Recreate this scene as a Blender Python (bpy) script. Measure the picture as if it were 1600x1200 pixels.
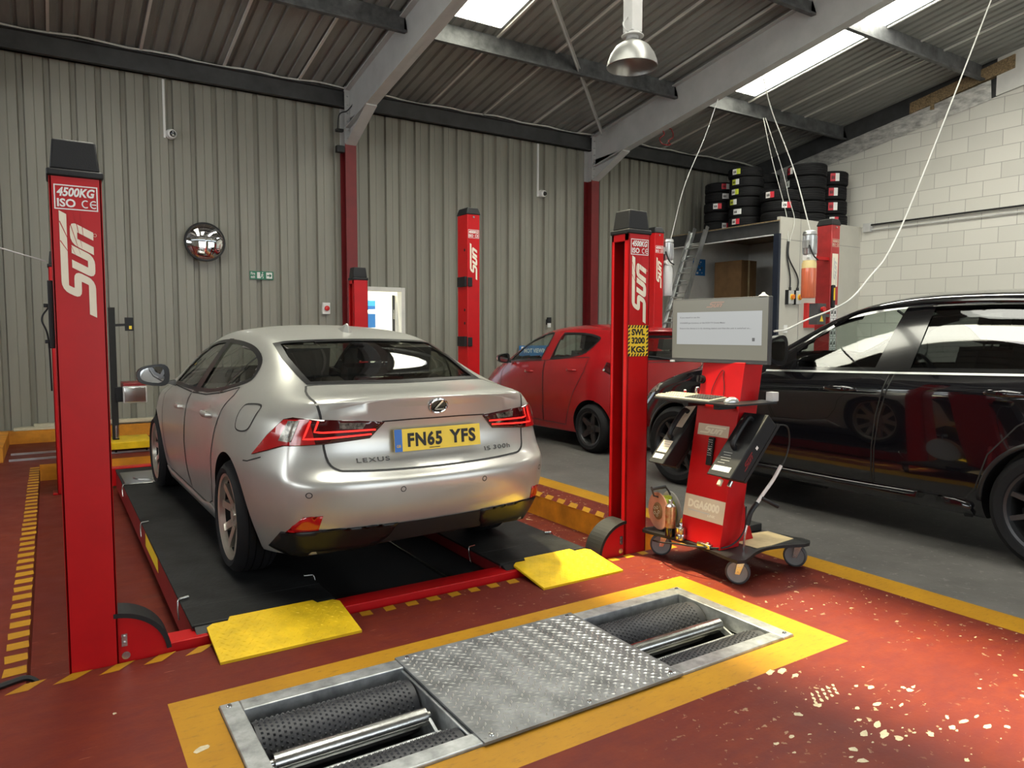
import bpy, bmesh, math, random
from math import sin, cos, pi, radians, sqrt, atan2
from mathutils import Vector, Matrix, geometry
from mathutils.bvhtree import BVHTree
for o in list(bpy.data.objects): bpy.data.objects.remove(o)
SC = bpy.context.scene
COL = SC.collection

# ---------------------------------------------------------------- camera
HC = 1.45
cd = bpy.data.cameras.new('camera'); cam = bpy.data.objects.new('camera', cd); COL.objects.link(cam)
yaw, pit, rol = 0.569260408, 0.0711904, -0.00209379
fw = Vector((sin(yaw)*cos(pit), cos(yaw)*cos(pit), -sin(pit)))
rt = Vector((cos(yaw), -sin(yaw), 0)); dn = fw.cross(rt)
r2 = rt*cos(rol)+dn*sin(rol); d2 = dn*cos(rol)-rt*sin(rol)
m3 = Matrix((r2, -d2, -fw)).transposed()
cam.matrix_world = Matrix.Translation((0, 0, HC)) @ m3.to_4x4()
cd.sensor_width = 36.0; cd.lens = 1130.388*36/1600; cd.clip_start = 0.05; cd.clip_end = 200
SC.camera = cam

# ---------------------------------------------------------------- view, world, sun, area lights
vs = SC.view_settings
vs.view_transform = 'Standard'; vs.look = 'None'; vs.gamma = 1.0; vs.use_curve_mapping = False; vs.exposure = 0.15
W = bpy.data.worlds.new('World'); SC.world = W; W.use_nodes = True
bg = W.node_tree.nodes['Background']
bg.inputs[0].default_value = (0.75, 0.88, 1.0, 1); bg.inputs[1].default_value = 1.6
sl = bpy.data.lights.new('sun', 'SUN'); sun = bpy.data.objects.new('sun', sl); COL.objects.link(sun)
sl.energy = 23.0; sl.angle = radians(4.5); sl.color = (1.0, 0.90, 0.56)
sun.rotation_euler = Vector((0.12, -0.20, -1.0)).to_track_quat('-Z', 'Y').to_euler()

def area(name, loc, direction, sx, sy, power, color=(1, 1, 1), spread=180):
    l = bpy.data.lights.new(name, 'AREA'); o = bpy.data.objects.new(name, l); COL.objects.link(o)
    l.shape = 'RECTANGLE'; l.size = sx; l.size_y = sy; l.energy = power; l.color = color; l.spread = radians(spread)
    o.location = loc; o.rotation_euler = Vector(direction).to_track_quat('-Z', 'Y').to_euler()
    return o
# daylight through the rooflight strips (one light under each strip), and the open vehicle doors behind the camera; plus fill from an added, unseen left window
ROOF_S = 0.169
def zroof(y):
    return 5.68+ROOF_S*(9.12-y) if y > 0.6 else 5.68+ROOF_S*(9.12-0.6)-ROOF_S*(0.6-y)
HOLES = [(.12, 1.19, .6, 8.95, 170, 'rooflight'), (1.85, 2.85, .9, 5.15, 45, 'rooflight_clear'), (4.65, 5.52, .6, 8.95, 190, 'rooflight'), (10.02, 10.92, .6, 8.95, 300, 'rooflight')]
for (h0, h1, ya, yb, pw, mt_) in HOLES:
    area('daylight_rooflight', ((h0+h1)/2, (ya+yb)/2, zroof((ya+yb)/2)-0.10), (0, 0, -1), h1-h0-.1, yb-ya-.4, pw, (1.0, 0.97, 0.92))
area('daylight_vehicle_door', (2.5, -6.5, 2.3), (0, 1, 0.10), 4.6, 4.4, 115, (0.96, 0.98, 1.0))
area('daylight_vehicle_door', (9.0, -6.5, 2.3), (0, 1, 0.10), 4.6, 4.4, 115, (0.96, 0.98, 1.0))
area('left_fill_light', (-8.9, 3.0, 3.3), (1, 0, 0.05), 13.0, 1.5, 200, (0.97, 0.98, 1.0))  # fill light, added to brighten roof and walls from the left

# ---------------------------------------------------------------- materials
def nd(nt, t, **k):
    n = nt.nodes.new(t)
    for a, b in k.items(): setattr(n, a, b)
    return n
MATS = {}
def mat(name, col, rough=0.5, metal=0.0, var=0.0, vscale=6.0, bump=0.0, bscale=40.0, coat=0.0, spec=None, trans=0.0, emit=None, es=1.0, col2=None, stretch=None, coatr=0.05):
    m = bpy.data.materials.new(name); m.use_nodes = True; MATS[name] = m
    nt = m.node_tree; b = nt.nodes['Principled BSDF']; L = nt.links.new
    b.inputs['Base Color'].default_value = (*col, 1); b.inputs['Roughness'].default_value = rough; b.inputs['Metallic'].default_value = metal
    if coat: b.inputs['Coat Weight'].default_value = coat; b.inputs['Coat Roughness'].default_value = coatr
    if spec is not None: b.inputs['Specular IOR Level'].default_value = spec
    if trans: b.inputs['Transmission Weight'].default_value = trans
    if emit: b.inputs['Emission Color'].default_value = (*emit, 1); b.inputs['Emission Strength'].default_value = es
    tc = nd(nt, 'ShaderNodeTexCoord'); src = tc.outputs['Object']
    if stretch:
        mp = nd(nt, 'ShaderNodeMapping'); mp.inputs['Scale'].default_value = stretch; L(src, mp.inputs[0]); src = mp.outputs[0]
    nz = nd(nt, 'ShaderNodeTexNoise'); nz.inputs['Scale'].default_value = vscale; nz.inputs['Detail'].default_value = 6; nz.inputs['Roughness'].default_value = 0.6
    L(src, nz.inputs['Vector'])
    v = var if var else 0.04
    c2 = col2 if col2 else tuple(max(0, c*(1-2.2*v)) for c in col)
    rp = nd(nt, 'ShaderNodeValToRGB'); rp.color_ramp.elements[0].position = 0.3; rp.color_ramp.elements[1].position = 0.7
    rp.color_ramp.elements[0].color = (*c2, 1); rp.color_ramp.elements[1].color = (*[min(1, c*(1+v*0.6)) for c in col], 1)
    L(nz.outputs['Fac'], rp.inputs[0]); L(rp.outputs[0], b.inputs['Base Color'])
    if bump:
        n2 = nd(nt, 'ShaderNodeTexNoise'); n2.inputs['Scale'].default_value = bscale; n2.inputs['Detail'].default_value = 3; L(src, n2.inputs['Vector'])
        bp = nd(nt, 'ShaderNodeBump'); bp.inputs['Strength'].default_value = bump; bp.inputs['Distance'].default_value = 0.01
        L(n2.outputs['Fac'], bp.inputs['Height']); L(bp.outputs[0], b.inputs['Normal'])
    return m
def glass(name, tint, refl=1.0, rough=0.0, ior=1.5):
    m = bpy.data.materials.new(name); m.use_nodes = True; MATS[name] = m
    nt = m.node_tree; nt.nodes.clear(); L = nt.links.new
    out = nd(nt, 'ShaderNodeOutputMaterial'); mx = nd(nt, 'ShaderNodeMixShader'); t = nd(nt, 'ShaderNodeBsdfTransparent'); g = nd(nt, 'ShaderNodeBsdfGlossy')
    t.inputs[0].default_value = (*tint, 1); g.inputs[0].default_value = (refl, refl, refl, 1); g.inputs[1].default_value = rough
    ge = nd(nt, 'ShaderNodeNewGeometry'); dt = nd(nt, 'ShaderNodeVectorMath', operation='DOT_PRODUCT'); L(ge.outputs['Normal'], dt.inputs[0]); L(ge.outputs['Incoming'], dt.inputs[1])
    ab = nd(nt, 'ShaderNodeMath', operation='ABSOLUTE'); L(dt.outputs['Value'], ab.inputs[0]); om = nd(nt, 'ShaderNodeMath', operation='SUBTRACT'); om.inputs[0].default_value = 1; L(ab.outputs[0], om.inputs[1])
    pw = nd(nt, 'ShaderNodeMath', operation='POWER'); L(om.outputs[0], pw.inputs[0]); pw.inputs[1].default_value = 5
    mt = nd(nt, 'ShaderNodeMath', operation='MULTIPLY_ADD'); L(pw.outputs[0], mt.inputs[0]); mt.inputs[1].default_value = .92; mt.inputs[2].default_value = .075; mt.use_clamp = True
    L(mt.outputs[0], mx.inputs[0]); L(t.outputs[0], mx.inputs[1]); L(g.outputs[0], mx.inputs[2]); L(mx.outputs[0], out.inputs[0])
    return m

# ---------------------------------------------------------------- mesh helpers
def wloc(o):
    v = Vector((0, 0, 0))
    while o: v += o.location; o = o.parent
    return v
def V3(a): return Vector(a)
class MB:
    def __init__(s): s.v = []; s.f = []; s.m = []; s.cm = 0
    def add(s, vs, fs, m=None):
        b = len(s.v); s.v += [tuple(p) for p in vs]
        for f in fs: s.f.append(tuple(i+b for i in f)); s.m.append(s.cm if m is None else m)
        return s
    def box(s, x0, x1, y0, y1, z0, z1, m=None):
        return s.hexa([(x0, y0, z0), (x1, y0, z0), (x1, y1, z0), (x0, y1, z0), (x0, y0, z1), (x1, y0, z1), (x1, y1, z1), (x0, y1, z1)], m)
    def hexa(s, p, m=None):
        return s.add(p, [(3, 2, 1, 0), (4, 5, 6, 7), (0, 1, 5, 4), (1, 2, 6, 5), (2, 3, 7, 6), (3, 0, 4, 7)], m)
    def obox(s, c, U, Vv, N, du, dv, dn, m=None):
        c, U, Vv, N = V3(c), V3(U).normalized()*du/2, V3(Vv).normalized()*dv/2, V3(N).normalized()*dn/2
        p = [c+a*U+b*Vv+e*N for e in (-1, 1) for (a, b) in ((-1, -1), (1, -1), (1, 1), (-1, 1))]
        return s.hexa(p, m)
    def prism(s, poly, ax, a, b, m=None):
        n = len(poly)
        def P(u, v, w): return {'x': (w, u, v), 'y': (u, w, v), 'z': (u, v, w)}[ax]
        vs = [P(u, v, a) for u, v in poly]+[P(u, v, b) for u, v in poly]
        fs = [tuple(range(n-1, -1, -1)), tuple(range(n, 2*n))]+[(i, (i+1) % n, n+(i+1) % n, n+i) for i in range(n)]
        return s.add(vs, fs, m)
    def frame(s, d):
        d = V3(d).normalized(); a = V3((0, 0, 1)) if abs(d.z) < 0.9 else V3((1, 0, 0))
        u = d.cross(a).normalized(); return u, d.cross(u).normalized(), d
    def cyl(s, p0, p1, r0, r1=None, n=16, caps=True, m=None):
        r1 = r0 if r1 is None else r1; p0, p1 = V3(p0), V3(p1); u, w, d = s.frame(p1-p0)
        vs = [p0+(u*cos(2*pi*i/n)+w*sin(2*pi*i/n))*r0 for i in range(n)]+[p1+(u*cos(2*pi*i/n)+w*sin(2*pi*i/n))*r1 for i in range(n)]
        fs = [(i, (i+1) % n, n+(i+1) % n, n+i) for i in range(n)]
        if caps: fs += [tuple(range(n-1, -1, -1)), tuple(range(n, 2*n))]
        return s.add(vs, fs, m)
    def lathe(s, prof, origin, axis, n=24, m=None, closed=False):
        o = V3(origin); u, w, d = s.frame(axis); k = len(prof)
        vs = [o+d*z+(u*cos(2*pi*i/n)+w*sin(2*pi*i/n))*r for i in range(n) for (r, z) in prof]
        fs = []
        for i in range(n):
            j = (i+1) % n
            for q in range(k-1 if not closed else k):
                q2 = (q+1) % k
                fs.append((i*k+q, j*k+q, j*k+q2, i*k+q2))
        return s.add(vs, fs, m)
    def sphere(s, c, r, n=12, sc=(1, 1, 1), m=None):
        c = V3(c); k = n//2
        vs = [(c.x, c.y, c.z-r*sc[2])]+[(c.x+r*sc[0]*cos(2*pi*i/n)*cos(-pi/2+pi*q/k), c.y+r*sc[1]*sin(2*pi*i/n)*cos(-pi/2+pi*q/k), c.z+r*sc[2]*sin(-pi/2+pi*q/k)) for q in range(1, k) for i in range(n)]+[(c.x, c.y, c.z+r*sc[2])]
        fs = [(0, 1+(i+1) % n, 1+i) for i in range(n)]
        for q in range(k-2):
            for i in range(n): fs.append((1+q*n+i, 1+q*n+(i+1) % n, 1+(q+1)*n+(i+1) % n, 1+(q+1)*n+i))
        t = 1+(k-1)*n; fs += [(t, 1+(k-2)*n+i, 1+(k-2)*n+(i+1) % n) for i in range(n)]
        return s.add(vs, fs, m)
    def tube(s, path, r, n=8, m=None, caps=True):
        P = [V3(p) for p in path]; rings = []
        u = None
        for i, p in enumerate(P):
            d = (P[min(i+1, len(P)-1)]-P[max(i-1, 0)]).normalized()
            if u is None: u = s.frame(d)[0]
            u = (u-d*u.dot(d)).normalized(); w = d.cross(u)
            rr = r[i] if isinstance(r, (list, tuple)) else r
            rings.append([p+(u*cos(2*pi*k/n)+w*sin(2*pi*k/n))*rr for k in range(n)])
        vs = [q for R in rings for q in R]; fs = []
        for i in range(len(P)-1):
            for k in range(n): fs.append((i*n+k, i*n+(k+1) % n, (i+1)*n+(k+1) % n, (i+1)*n+k))
        if caps: fs += [tuple(range(n-1, -1, -1)), tuple((len(P)-1)*n+k for k in range(n))]
        return s.add(vs, fs, m)
    def build(s, name, mats, parent=None, bevel=0.0, seg=2, angle=35, smooth=True, local=False, fix=True):
        me = bpy.data.meshes.new(name)
        off = Vector((0, 0, 0)) if (parent is None or local) else wloc(parent)
        me.from_pydata([tuple(V3(p)-off) for p in s.v], [], s.f)
        if not isinstance(mats, (list, tuple)): mats = [mats]
        for mm in mats: me.materials.append(MATS[mm] if isinstance(mm, str) else mm)
        me.polygons.foreach_set('material_index', s.m)
        if fix:
            bm = bmesh.new(); bm.from_mesh(me); bmesh.ops.recalc_face_normals(bm, faces=bm.faces); bm.to_mesh(me); bm.free()
        me.update()
        if smooth: me.polygons.foreach_set('use_smooth', [True]*len(me.polygons)); me.set_sharp_from_angle(angle=radians(angle))
        o = bpy.data.objects.new(name, me); COL.objects.link(o)
        if parent: o.parent = parent
        if bevel:
            b = o.modifiers.new('bevel', 'BEVEL'); b.width = bevel; b.segments = seg; b.limit_method = 'ANGLE'; b.angle_limit = radians(40); b.harden_normals = False
        return o
def smoothpath(pts, n=8):
    P = [V3(p) for p in pts]; P = [2*P[0]-P[1]]+P+[2*P[-1]-P[-2]]; out = []
    for i in range(1, len(P)-2):
        a, b, c, d = P[i-1:i+3]
        for k in range(n):
            t = k/n; out.append(0.5*((2*b)+(c-a)*t+(2*a-5*b+4*c-d)*t*t+(3*b-a-3*c+d)*t**3))
    return out+[P[-2]]
def tag(o, label=None, cat=None, group=None, kind=None):
    if label: o['label'] = label
    if cat: o['category'] = cat
    if group: o['group'] = group
    if kind: o['kind'] = kind
    return o
def thing(name, label, cat, loc=(0, 0, 0), group=None):
    o = bpy.data.objects.new(name, None); COL.objects.link(o); o.location = loc; o.empty_display_size = 0.1
    return tag(o, label, cat, group)
def struct(o): o['kind'] = 'structure'; return o
def copy_tree(o, parent=None):
    c = o.copy(); COL.objects.link(c)
    if parent is not None: c.parent = parent
    for ch in list(o.children): copy_tree(ch, c)
    return c

# ---------------------------------------------------------------- text and emblems
def text2d(s, bold=0.0, shear=0.0, spacing=1.0, res=3):
    cu = bpy.data.curves.new('t', 'FONT'); cu.body = s; cu.size = 1; cu.offset = bold; cu.shear = shear; cu.space_character = spacing; cu.resolution_u = res
    o = bpy.data.objects.new('t', cu); COL.objects.link(o)
    bpy.context.view_layer.update()
    dg = bpy.context.evaluated_depsgraph_get(); me = o.evaluated_get(dg).to_mesh()
    v = [(p.co.x, p.co.y) for p in me.vertices]; f = [tuple(p.vertices) for p in me.polygons]
    o.evaluated_get(dg).to_mesh_clear(); bpy.data.objects.remove(o); bpy.data.curves.remove(cu)
    return v, f
def fit2d(v, w, h):
    x0 = min(p[0] for p in v); x1 = max(p[0] for p in v); y0 = min(p[1] for p in v); y1 = max(p[1] for p in v)
    sx = w/(x1-x0) if w else h/(y1-y0); sy = h/(y1-y0) if h else sx
    return [((p[0]-x0)*sx, (p[1]-y0)*sy) for p in v]
def onplane(mb, v, f, O, U, Vv, off=0.0, m=None):
    O, U, Vv = V3(O), V3(U).normalized(), V3(Vv).normalized(); N = U.cross(Vv)
    mb.add([O+U*a+Vv*b+N*off for a, b in v], f, m); return mb
def text_on(mb, s, O, U, Vv, w, h, bold=0.0, shear=0.0, m=None, off=0.001, spacing=1.0):
    v, f = text2d(s, bold, shear, spacing); return onplane(mb, fit2d(v, w, h), f, O, U, Vv, off, m)
def strokes(paths, t, shear=0.0):
    v = []; f = []
    for P in paths:
        n = len(P); L = []; R = []
        for i, p in enumerate(P):
            a = Vector(P[max(i-1, 0)]); b = Vector(p); c = Vector(P[min(i+1, n-1)])
            d1 = (b-a).normalized() if i else (c-b).normalized(); d2 = (c-b).normalized() if i < n-1 else d1
            n1 = Vector((-d1.y, d1.x)); n2 = Vector((-d2.y, d2.x)); mi = (n1+n2)
            mi = mi/max(0.5, mi.dot(n1)) if mi.length > 0.01 else n1
            L.append(b+mi*t/2); R.append(b-mi*t/2)
        k = len(v); v += L+R
        f += [(k+n+i, k+n+i+1, k+i+1, k+i) for i in range(n-1)]
    return [(p.x+shear*p.y, p.y) for p in v], f
def rnd(P, r=0.18, n=4):
    out = [P[0]]
    for i in range(1, len(P)-1):
        a, b, c = Vector(P[i-1]), Vector(P[i]), Vector(P[i+1]); ra = min(r, (a-b).length/2, (c-b).length/2)
        p0 = b+(a-b).normalized()*ra; p1 = b+(c-b).normalized()*ra
        for k in range(n+1):
            t = k/n; q = p0*(1-t)**2+b*2*t*(1-t)+p1*t*t; out.append((q.x, q.y))
    return out+[P[-1]]
# the brake-equipment maker's swoosh word emblem: heavy slanted letters under a long bar, cut by rays at the right end
def emblem2d():
    t = 0.36
    S = rnd([(3.55, 1.50), (0.16, 1.50), (0.16, 0.86), (0.98, 0.86), (0.98, 0.14), (-0.55, 0.14)], 0.22)
    u = rnd([(1.42, 1.12), (1.42, 0.14), (2.08, 0.14), (2.08, 1.12)], 0.2)
    n = rnd([(2.50, 0.0), (2.50, 0.99), (3.16, 0.99), (3.16, 0.0)], 0.2)
    v, f = strokes([S, u, n], t, 0.42)
    return v, f
def emblem_on(mb, O, U, Vv, w, h, m=None, off=0.0012, rays=None):
    v, f = emblem2d(); onplane(mb, fit2d(v, w, h), f, O, U, Vv, off, m)
    if rays is not None:      # thin cuts fanning over the right-hand end of the word
        for (x0, y0, x1, y1) in ((.60, .42, 1.0, .80), (.66, .36, 1.0, .58), (.72, .30, .99, .38), (.56, .52, .90, .99), (.54, .60, .72, .99)):
            a, b = Vector((x0*w, y0*h)), Vector((x1*w, y1*h)); d = (b-a).normalized(); q = Vector((-d.y, d.x))*h*.014
            onplane(mb, [a-q*.2, b-q, b+q, a+q*.2], [(0, 1, 2, 3)], O, U, Vv, off+.0005, rays)
    return mb
def rect_on(mb, O, U, Vv, w, h, m=None, off=0.0008):
    return onplane(mb, [(0, 0), (w, 0), (w, h), (0, h)], [(0, 1, 2, 3)], O, U, Vv, off, m)
def border_on(mb, O, U, Vv, w, h, t, m=None, off=0.0012):
    for (a, b, c, d) in ((0, 0, w, t), (0, h-t, w, t), (0, t, t, h-2*t), (w-t, t, t, h-2*t)):
        onplane(mb, [(a, b), (a+c, b), (a+c, b+d), (a, b+d)], [(0, 1, 2, 3)], O, U, Vv, off, m)
    return mb

# ---------------------------------------------------------------- palette
mat('red_gloss', (0.46, 0.006, 0.008), 0.36, var=0.05, spec=0.25)
mat('red_dull', (0.20, 0.010, 0.012), 0.42, var=0.12)
mat('red_faded', (0.42, 0.03, 0.03), 0.4, var=0.15)
mat('black_plastic', (0.012, 0.012, 0.013), 0.45, spec=0.3, bump=0.1, bscale=300)
mat('black_gloss', (0.006, 0.006, 0.007), 0.12, coat=0.6)
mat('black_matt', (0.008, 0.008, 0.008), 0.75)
mat('rubber', (0.008, 0.008, 0.009), 0.75, spec=0.25, bump=0.15, bscale=120)
mat('grey_plastic', (0.22, 0.22, 0.22), 0.45)
mat('dark_grey', (0.06, 0.062, 0.065), 0.5, var=0.15)
mat('light_grey', (0.5, 0.5, 0.49), 0.5, var=0.06)
mat('white', (0.75, 0.75, 0.73), 0.45, var=0.03)
mat('white_paint', (0.68, 0.67, 0.63), 0.6, var=0.06, vscale=2.5)
mat('cream', (0.78, 0.72, 0.58), 0.5)
mat('keyboard_ivory', (0.40, 0.38, 0.31), 0.55)
mat('label_beige', (0.60, 0.50, 0.38), 0.45)
mat('steel', (0.55, 0.55, 0.53), 0.22, 1.0, var=0.15, bump=0.05, bscale=90)
mat('galvanised', (0.50, 0.52, 0.53), 0.42, 0.85, var=0.22, vscale=14, bump=0.06, bscale=60)
mat('chrome', (0.85, 0.85, 0.85), 0.08, 1.0)
mat('aluminium', (0.62, 0.63, 0.63), 0.35, 0.9, var=0.1)
mat('yellow_paint', (0.72, 0.47, 0.012), 0.5, spec=0.25, var=0.12, vscale=9, bump=0.1, bscale=80)
mat('yellow_label', (0.85, 0.60, 0.03), 0.4)
mat('orange_paint', (0.62, 0.24, 0.012), 0.55, var=0.18, vscale=5)
mat('brown_card', (0.20, 0.11, 0.045), 0.8, var=0.1)
mat('card_sheet', (0.55, 0.44, 0.25), 0.85, var=0.12, vscale=9)
mat('timber', (0.30, 0.21, 0.11), 0.75, var=0.3, vscale=5, stretch=(1, 8, 8))
mat('timber_pale', (0.50, 0.46, 0.34), 0.75, var=0.15, vscale=5)
mat('blue_plate', (0.01, 0.13, 0.50), 0.35)
mat('sign_green', (0.01, 0.17, 0.09), 0.4)
mat('sign_blue', (0.02, 0.16, 0.42), 0.4)
mat('red_signal', (0.55, 0.02, 0.02), 0.3)
mat('orange_signal', (0.75, 0.22, 0.03), 0.4)
mat('cable_white', (0.62, 0.62, 0.58), 0.5)
mat('cable_black', (0.01, 0.01, 0.01), 0.5)
glass('window_clear', (0.82, 0.88, 0.85), 0.95)
glass('window_tinted', (0.12, 0.13, 0.13), 0.95)
glass('window_smoke', (0.60, 0.62, 0.57), 0.95)
# ================================================================ shell materials
def floor_mat():
    m = bpy.data.materials.new('painted_floor'); m.use_nodes = True; MATS['floor_red'] = m
    nt = m.node_tree; b = nt.nodes['Principled BSDF']; L = nt.links.new
    tc = nd(nt, 'ShaderNodeTexCoord')
    def noise(sc, det=5, ro=0.6, st=None):
        n = nd(nt, 'ShaderNodeTexNoise'); n.inputs['Scale'].default_value = sc; n.inputs['Detail'].default_value = det; n.inputs['Roughness'].default_value = ro
        if st:
            mp = nd(nt, 'ShaderNodeMapping'); mp.inputs['Scale'].default_value = st; L(tc.outputs['Object'], mp.inputs[0]); L(mp.outputs[0], n.inputs['Vector'])
        else: L(tc.outputs['Object'], n.inputs['Vector'])
        return n.outputs['Fac']
    def ramp(src, stops):
        r = nd(nt, 'ShaderNodeValToRGB'); e = r.color_ramp.elements
        while len(e) < len(stops): e.new(0.5)
        for i, (p, c) in enumerate(stops): e[i].position = p; e[i].color = (*c, 1)
        L(src, r.inputs[0]); return r.outputs[0]
    def mixc(f, a, c):
        mx = nd(nt, 'ShaderNodeMix', data_type='RGBA'); L(f, mx.inputs[0])
        for s, v in ((6, a), (7, c)):
            if isinstance(v, tuple): mx.inputs[s].default_value = (*v, 1)
            else: L(v, mx.inputs[s])
        return mx.outputs[2]
    base = ramp(noise(1.1, 6, .65), [(.3, (.098, .0150, .0115)), (.55, (.138, .0230, .0120)), (.75, (.165, .030, .0135))])
    dirt = ramp(noise(7, 8, .7, (1, 2.2, 1)), [(.35, (1, 1, 1)), (.62, (0, 0, 0))])
    base = mixc(dirt, base, mixc(noise(2.3), (.085, .0140, .0135), (.128, .0205, .0150)))
    # paint chipped down to pale screed, in clusters
    sp = nd(nt, 'ShaderNodeMath', operation='MULTIPLY'); L(ramp(noise(26, 4, .55), [(.642, (0, 0, 0)), (.660, (1, 1, 1))]), sp.inputs[0]); xs_ = nd(nt, 'ShaderNodeSeparateXYZ'); L(tc.outputs['Object'], xs_.inputs[0]); mr = nd(nt, 'ShaderNodeMapRange'); mr.inputs[1].default_value = 1.4; mr.inputs[2].default_value = 3.4; L(xs_.outputs[0], mr.inputs[0])
    cl_ = nd(nt, 'ShaderNodeMath', operation='MULTIPLY'); L(ramp(noise(.9, 2), [(.44, (0, 0, 0)), (.60, (1, 1, 1))]), cl_.inputs[0]); L(mr.outputs[0], cl_.inputs[1]); L(cl_.outputs[0], sp.inputs[1])
    sc = nd(nt, 'ShaderNodeMath', operation='MULTIPLY'); L(ramp(noise(9, 3, .5, (1, 14, 1)), [(.70, (0, 0, 0)), (.73, (1, 1, 1))]), sc.inputs[0]); L(ramp(noise(1.7, 2), [(.52, (0, 0, 0)), (.62, (1, 1, 1))]), sc.inputs[1])
    base = mixc(sp.outputs[0], base, (.50, .42, .26)); base = mixc(sc.outputs[0], base, (.42, .20, .14))
    st = ramp(noise(2.1, 3, .5), [(.70, (0, 0, 0)), (.80, (.6, .6, .6))]); base = mixc(st, base, (.09, .05, .045))
    L(base, b.inputs['Base Color'])
    b.inputs['Specular IOR Level'].default_value = .14; rr = nd(nt, 'ShaderNodeMapRange'); rr.inputs[3].default_value = .34; rr.inputs[4].default_value = .62; L(noise(5, 5), rr.inputs[0]); L(rr.outputs[0], b.inputs['Roughness'])
    bp = nd(nt, 'ShaderNodeBump'); bp.inputs['Strength'].default_value = .12; bp.inputs['Distance'].default_value = .004; L(noise(60, 4), bp.inputs['Height']); L(bp.outputs[0], b.inputs['Normal'])
    # worn yellow line paint
    m = bpy.data.materials.new('painted_line'); m.use_nodes = True; MATS['line_yellow'] = m; nt = m.node_tree; b = nt.nodes['Principled BSDF']; L = nt.links.new
    tc = nd(nt, 'ShaderNodeTexCoord')
    base = ramp(noise(2.5, 6), [(.3, (.32, .15, .007)), (.7, (.41, .205, .009))])
    wear = ramp(noise(16, 8, .75, (1, 3.5, 1)), [(.54, (0, 0, 0)), (.70, (.75, .75, .75))]); base = mixc(wear, base, (.15, .075, .022))
    L(base, b.inputs['Base Color']); b.inputs['Roughness'].default_value = .5; b.inputs['Specular IOR Level'].default_value = .25
    bp = nd(nt, 'ShaderNodeBump'); bp.inputs['Strength'].default_value = .15; bp.inputs['Distance'].default_value = .004; L(noise(50, 4), bp.inputs['Height']); L(bp.outputs[0], b.inputs['Normal'])
    # bare concrete
    m = bpy.data.materials.new('concrete'); m.use_nodes = True; MATS['concrete'] = m; nt = m.node_tree; b = nt.nodes['Principled BSDF']; L = nt.links.new
    tc = nd(nt, 'ShaderNodeTexCoord')
    base = ramp(noise(1.4, 8, .7), [(.3, (.055, .052, .048)), (.7, (.115, .110, .101))])
    sp = ramp(noise(18, 6, .7), [(.58, (0, 0, 0)), (.70, (.5, .5, .5))]); base = mixc(sp, base, (.26, .25, .23))
    sc = ramp(noise(3, 3, .5, (9, 1.2, 1)), [(.68, (0, 0, 0)), (.72, (.5, .5, .5))]); base = mixc(sc, base, (.24, .235, .22))
    L(base, b.inputs['Base Color']); b.inputs['Roughness'].default_value = .6
    bp = nd(nt, 'ShaderNodeBump'); bp.inputs['Strength'].default_value = .25; bp.inputs['Distance'].default_value = .006; L(noise(35, 6), bp.inputs['Height']); L(bp.outputs[0], b.inputs['Normal'])
floor_mat()
def block_mat():
    m = bpy.data.materials.new('blockwork'); m.use_nodes = True; MATS['blockwork'] = m
    nt = m.node_tree; b = nt.nodes['Principled BSDF']; L = nt.links.new
    tc = nd(nt, 'ShaderNodeTexCoord'); mp = nd(nt, 'ShaderNodeMapping'); sx = nd(nt, 'ShaderNodeSeparateXYZ'); cx = nd(nt, 'ShaderNodeCombineXYZ')
    L(tc.outputs['Object'], sx.inputs[0]); L(sx.outputs[1], cx.inputs[0]); L(sx.outputs[2], cx.inputs[1])
    br = nd(nt, 'ShaderNodeTexBrick'); L(cx.outputs[0], br.inputs['Vector'])
    br.inputs['Color1'].default_value = (.60, .585, .53, 1); br.inputs['Color2'].default_value = (.53, .52, .47, 1); br.inputs['Mortar'].default_value = (.36, .35, .32, 1)
    br.inputs['Scale'].default_value = 1.0; br.inputs['Mortar Size'].default_value = .006; br.inputs['Mortar Smooth'].default_value = .1; br.inputs['Brick Width'].default_value = .56; br.inputs['Row Height'].default_value = .275
    L(br.outputs[0], b.inputs['Base Color']); b.inputs['Roughness'].default_value = .65
    nz = nd(nt, 'ShaderNodeTexNoise'); nz.inputs['Scale'].default_value = 30; L(tc.outputs['Object'], nz.inputs['Vector'])
    ad = nd(nt, 'ShaderNodeMath', operation='MULTIPLY_ADD'); L(nz.outputs[0], ad.inputs[0]); ad.inputs[1].default_value = .15; mt = nd(nt, 'ShaderNodeMath', operation='SUBTRACT'); mt.inputs[0].default_value = 1; L(br.outputs['Fac'], mt.inputs[1]); L(mt.outputs[0], ad.inputs[2])
    bp = nd(nt, 'ShaderNodeBump'); bp.inputs['Strength'].default_value = .5; bp.inputs['Distance'].default_value = .008; L(ad.outputs[0], bp.inputs['Height']); L(bp.outputs[0], b.inputs['Normal'])
block_mat()
mat('cladding', (.25, .243, .202), .42, var=.06, vscale=1.2, stretch=(3, 1, .4))
mat('roof_sheet', (.26, .264, .25), .5, var=.12, vscale=2, stretch=(3, .5, 1))
mat('steel_grey', (.46, .46, .45), .5, var=.06, vscale=3)
mat('steel_dark', (.12, .123, .127), .5, .2, var=.3, vscale=5)
mat('eave_dark', (.055, .056, .057), .55, var=.2, vscale=4)
mat('column_red', (.17, .008, .010), .5, var=.1)
mat('foil', (.52, .51, .48), .42, .35, var=.25, vscale=6, bump=.6, bscale=14, stretch=(1, 1, 3))
mat('batten_white', (.62, .61, .58), .5)
mat('recess_red', (.20, .032, .028), .5, var=.15)
mat('skyblue_panel', (.05, .36, .72), .4); mat('deepblue_panel', (.02, .14, .42), .4); mat('outside_white', (.85, .86, .88), .5); mat('yard', (.35, .35, .34), .8)
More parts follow.
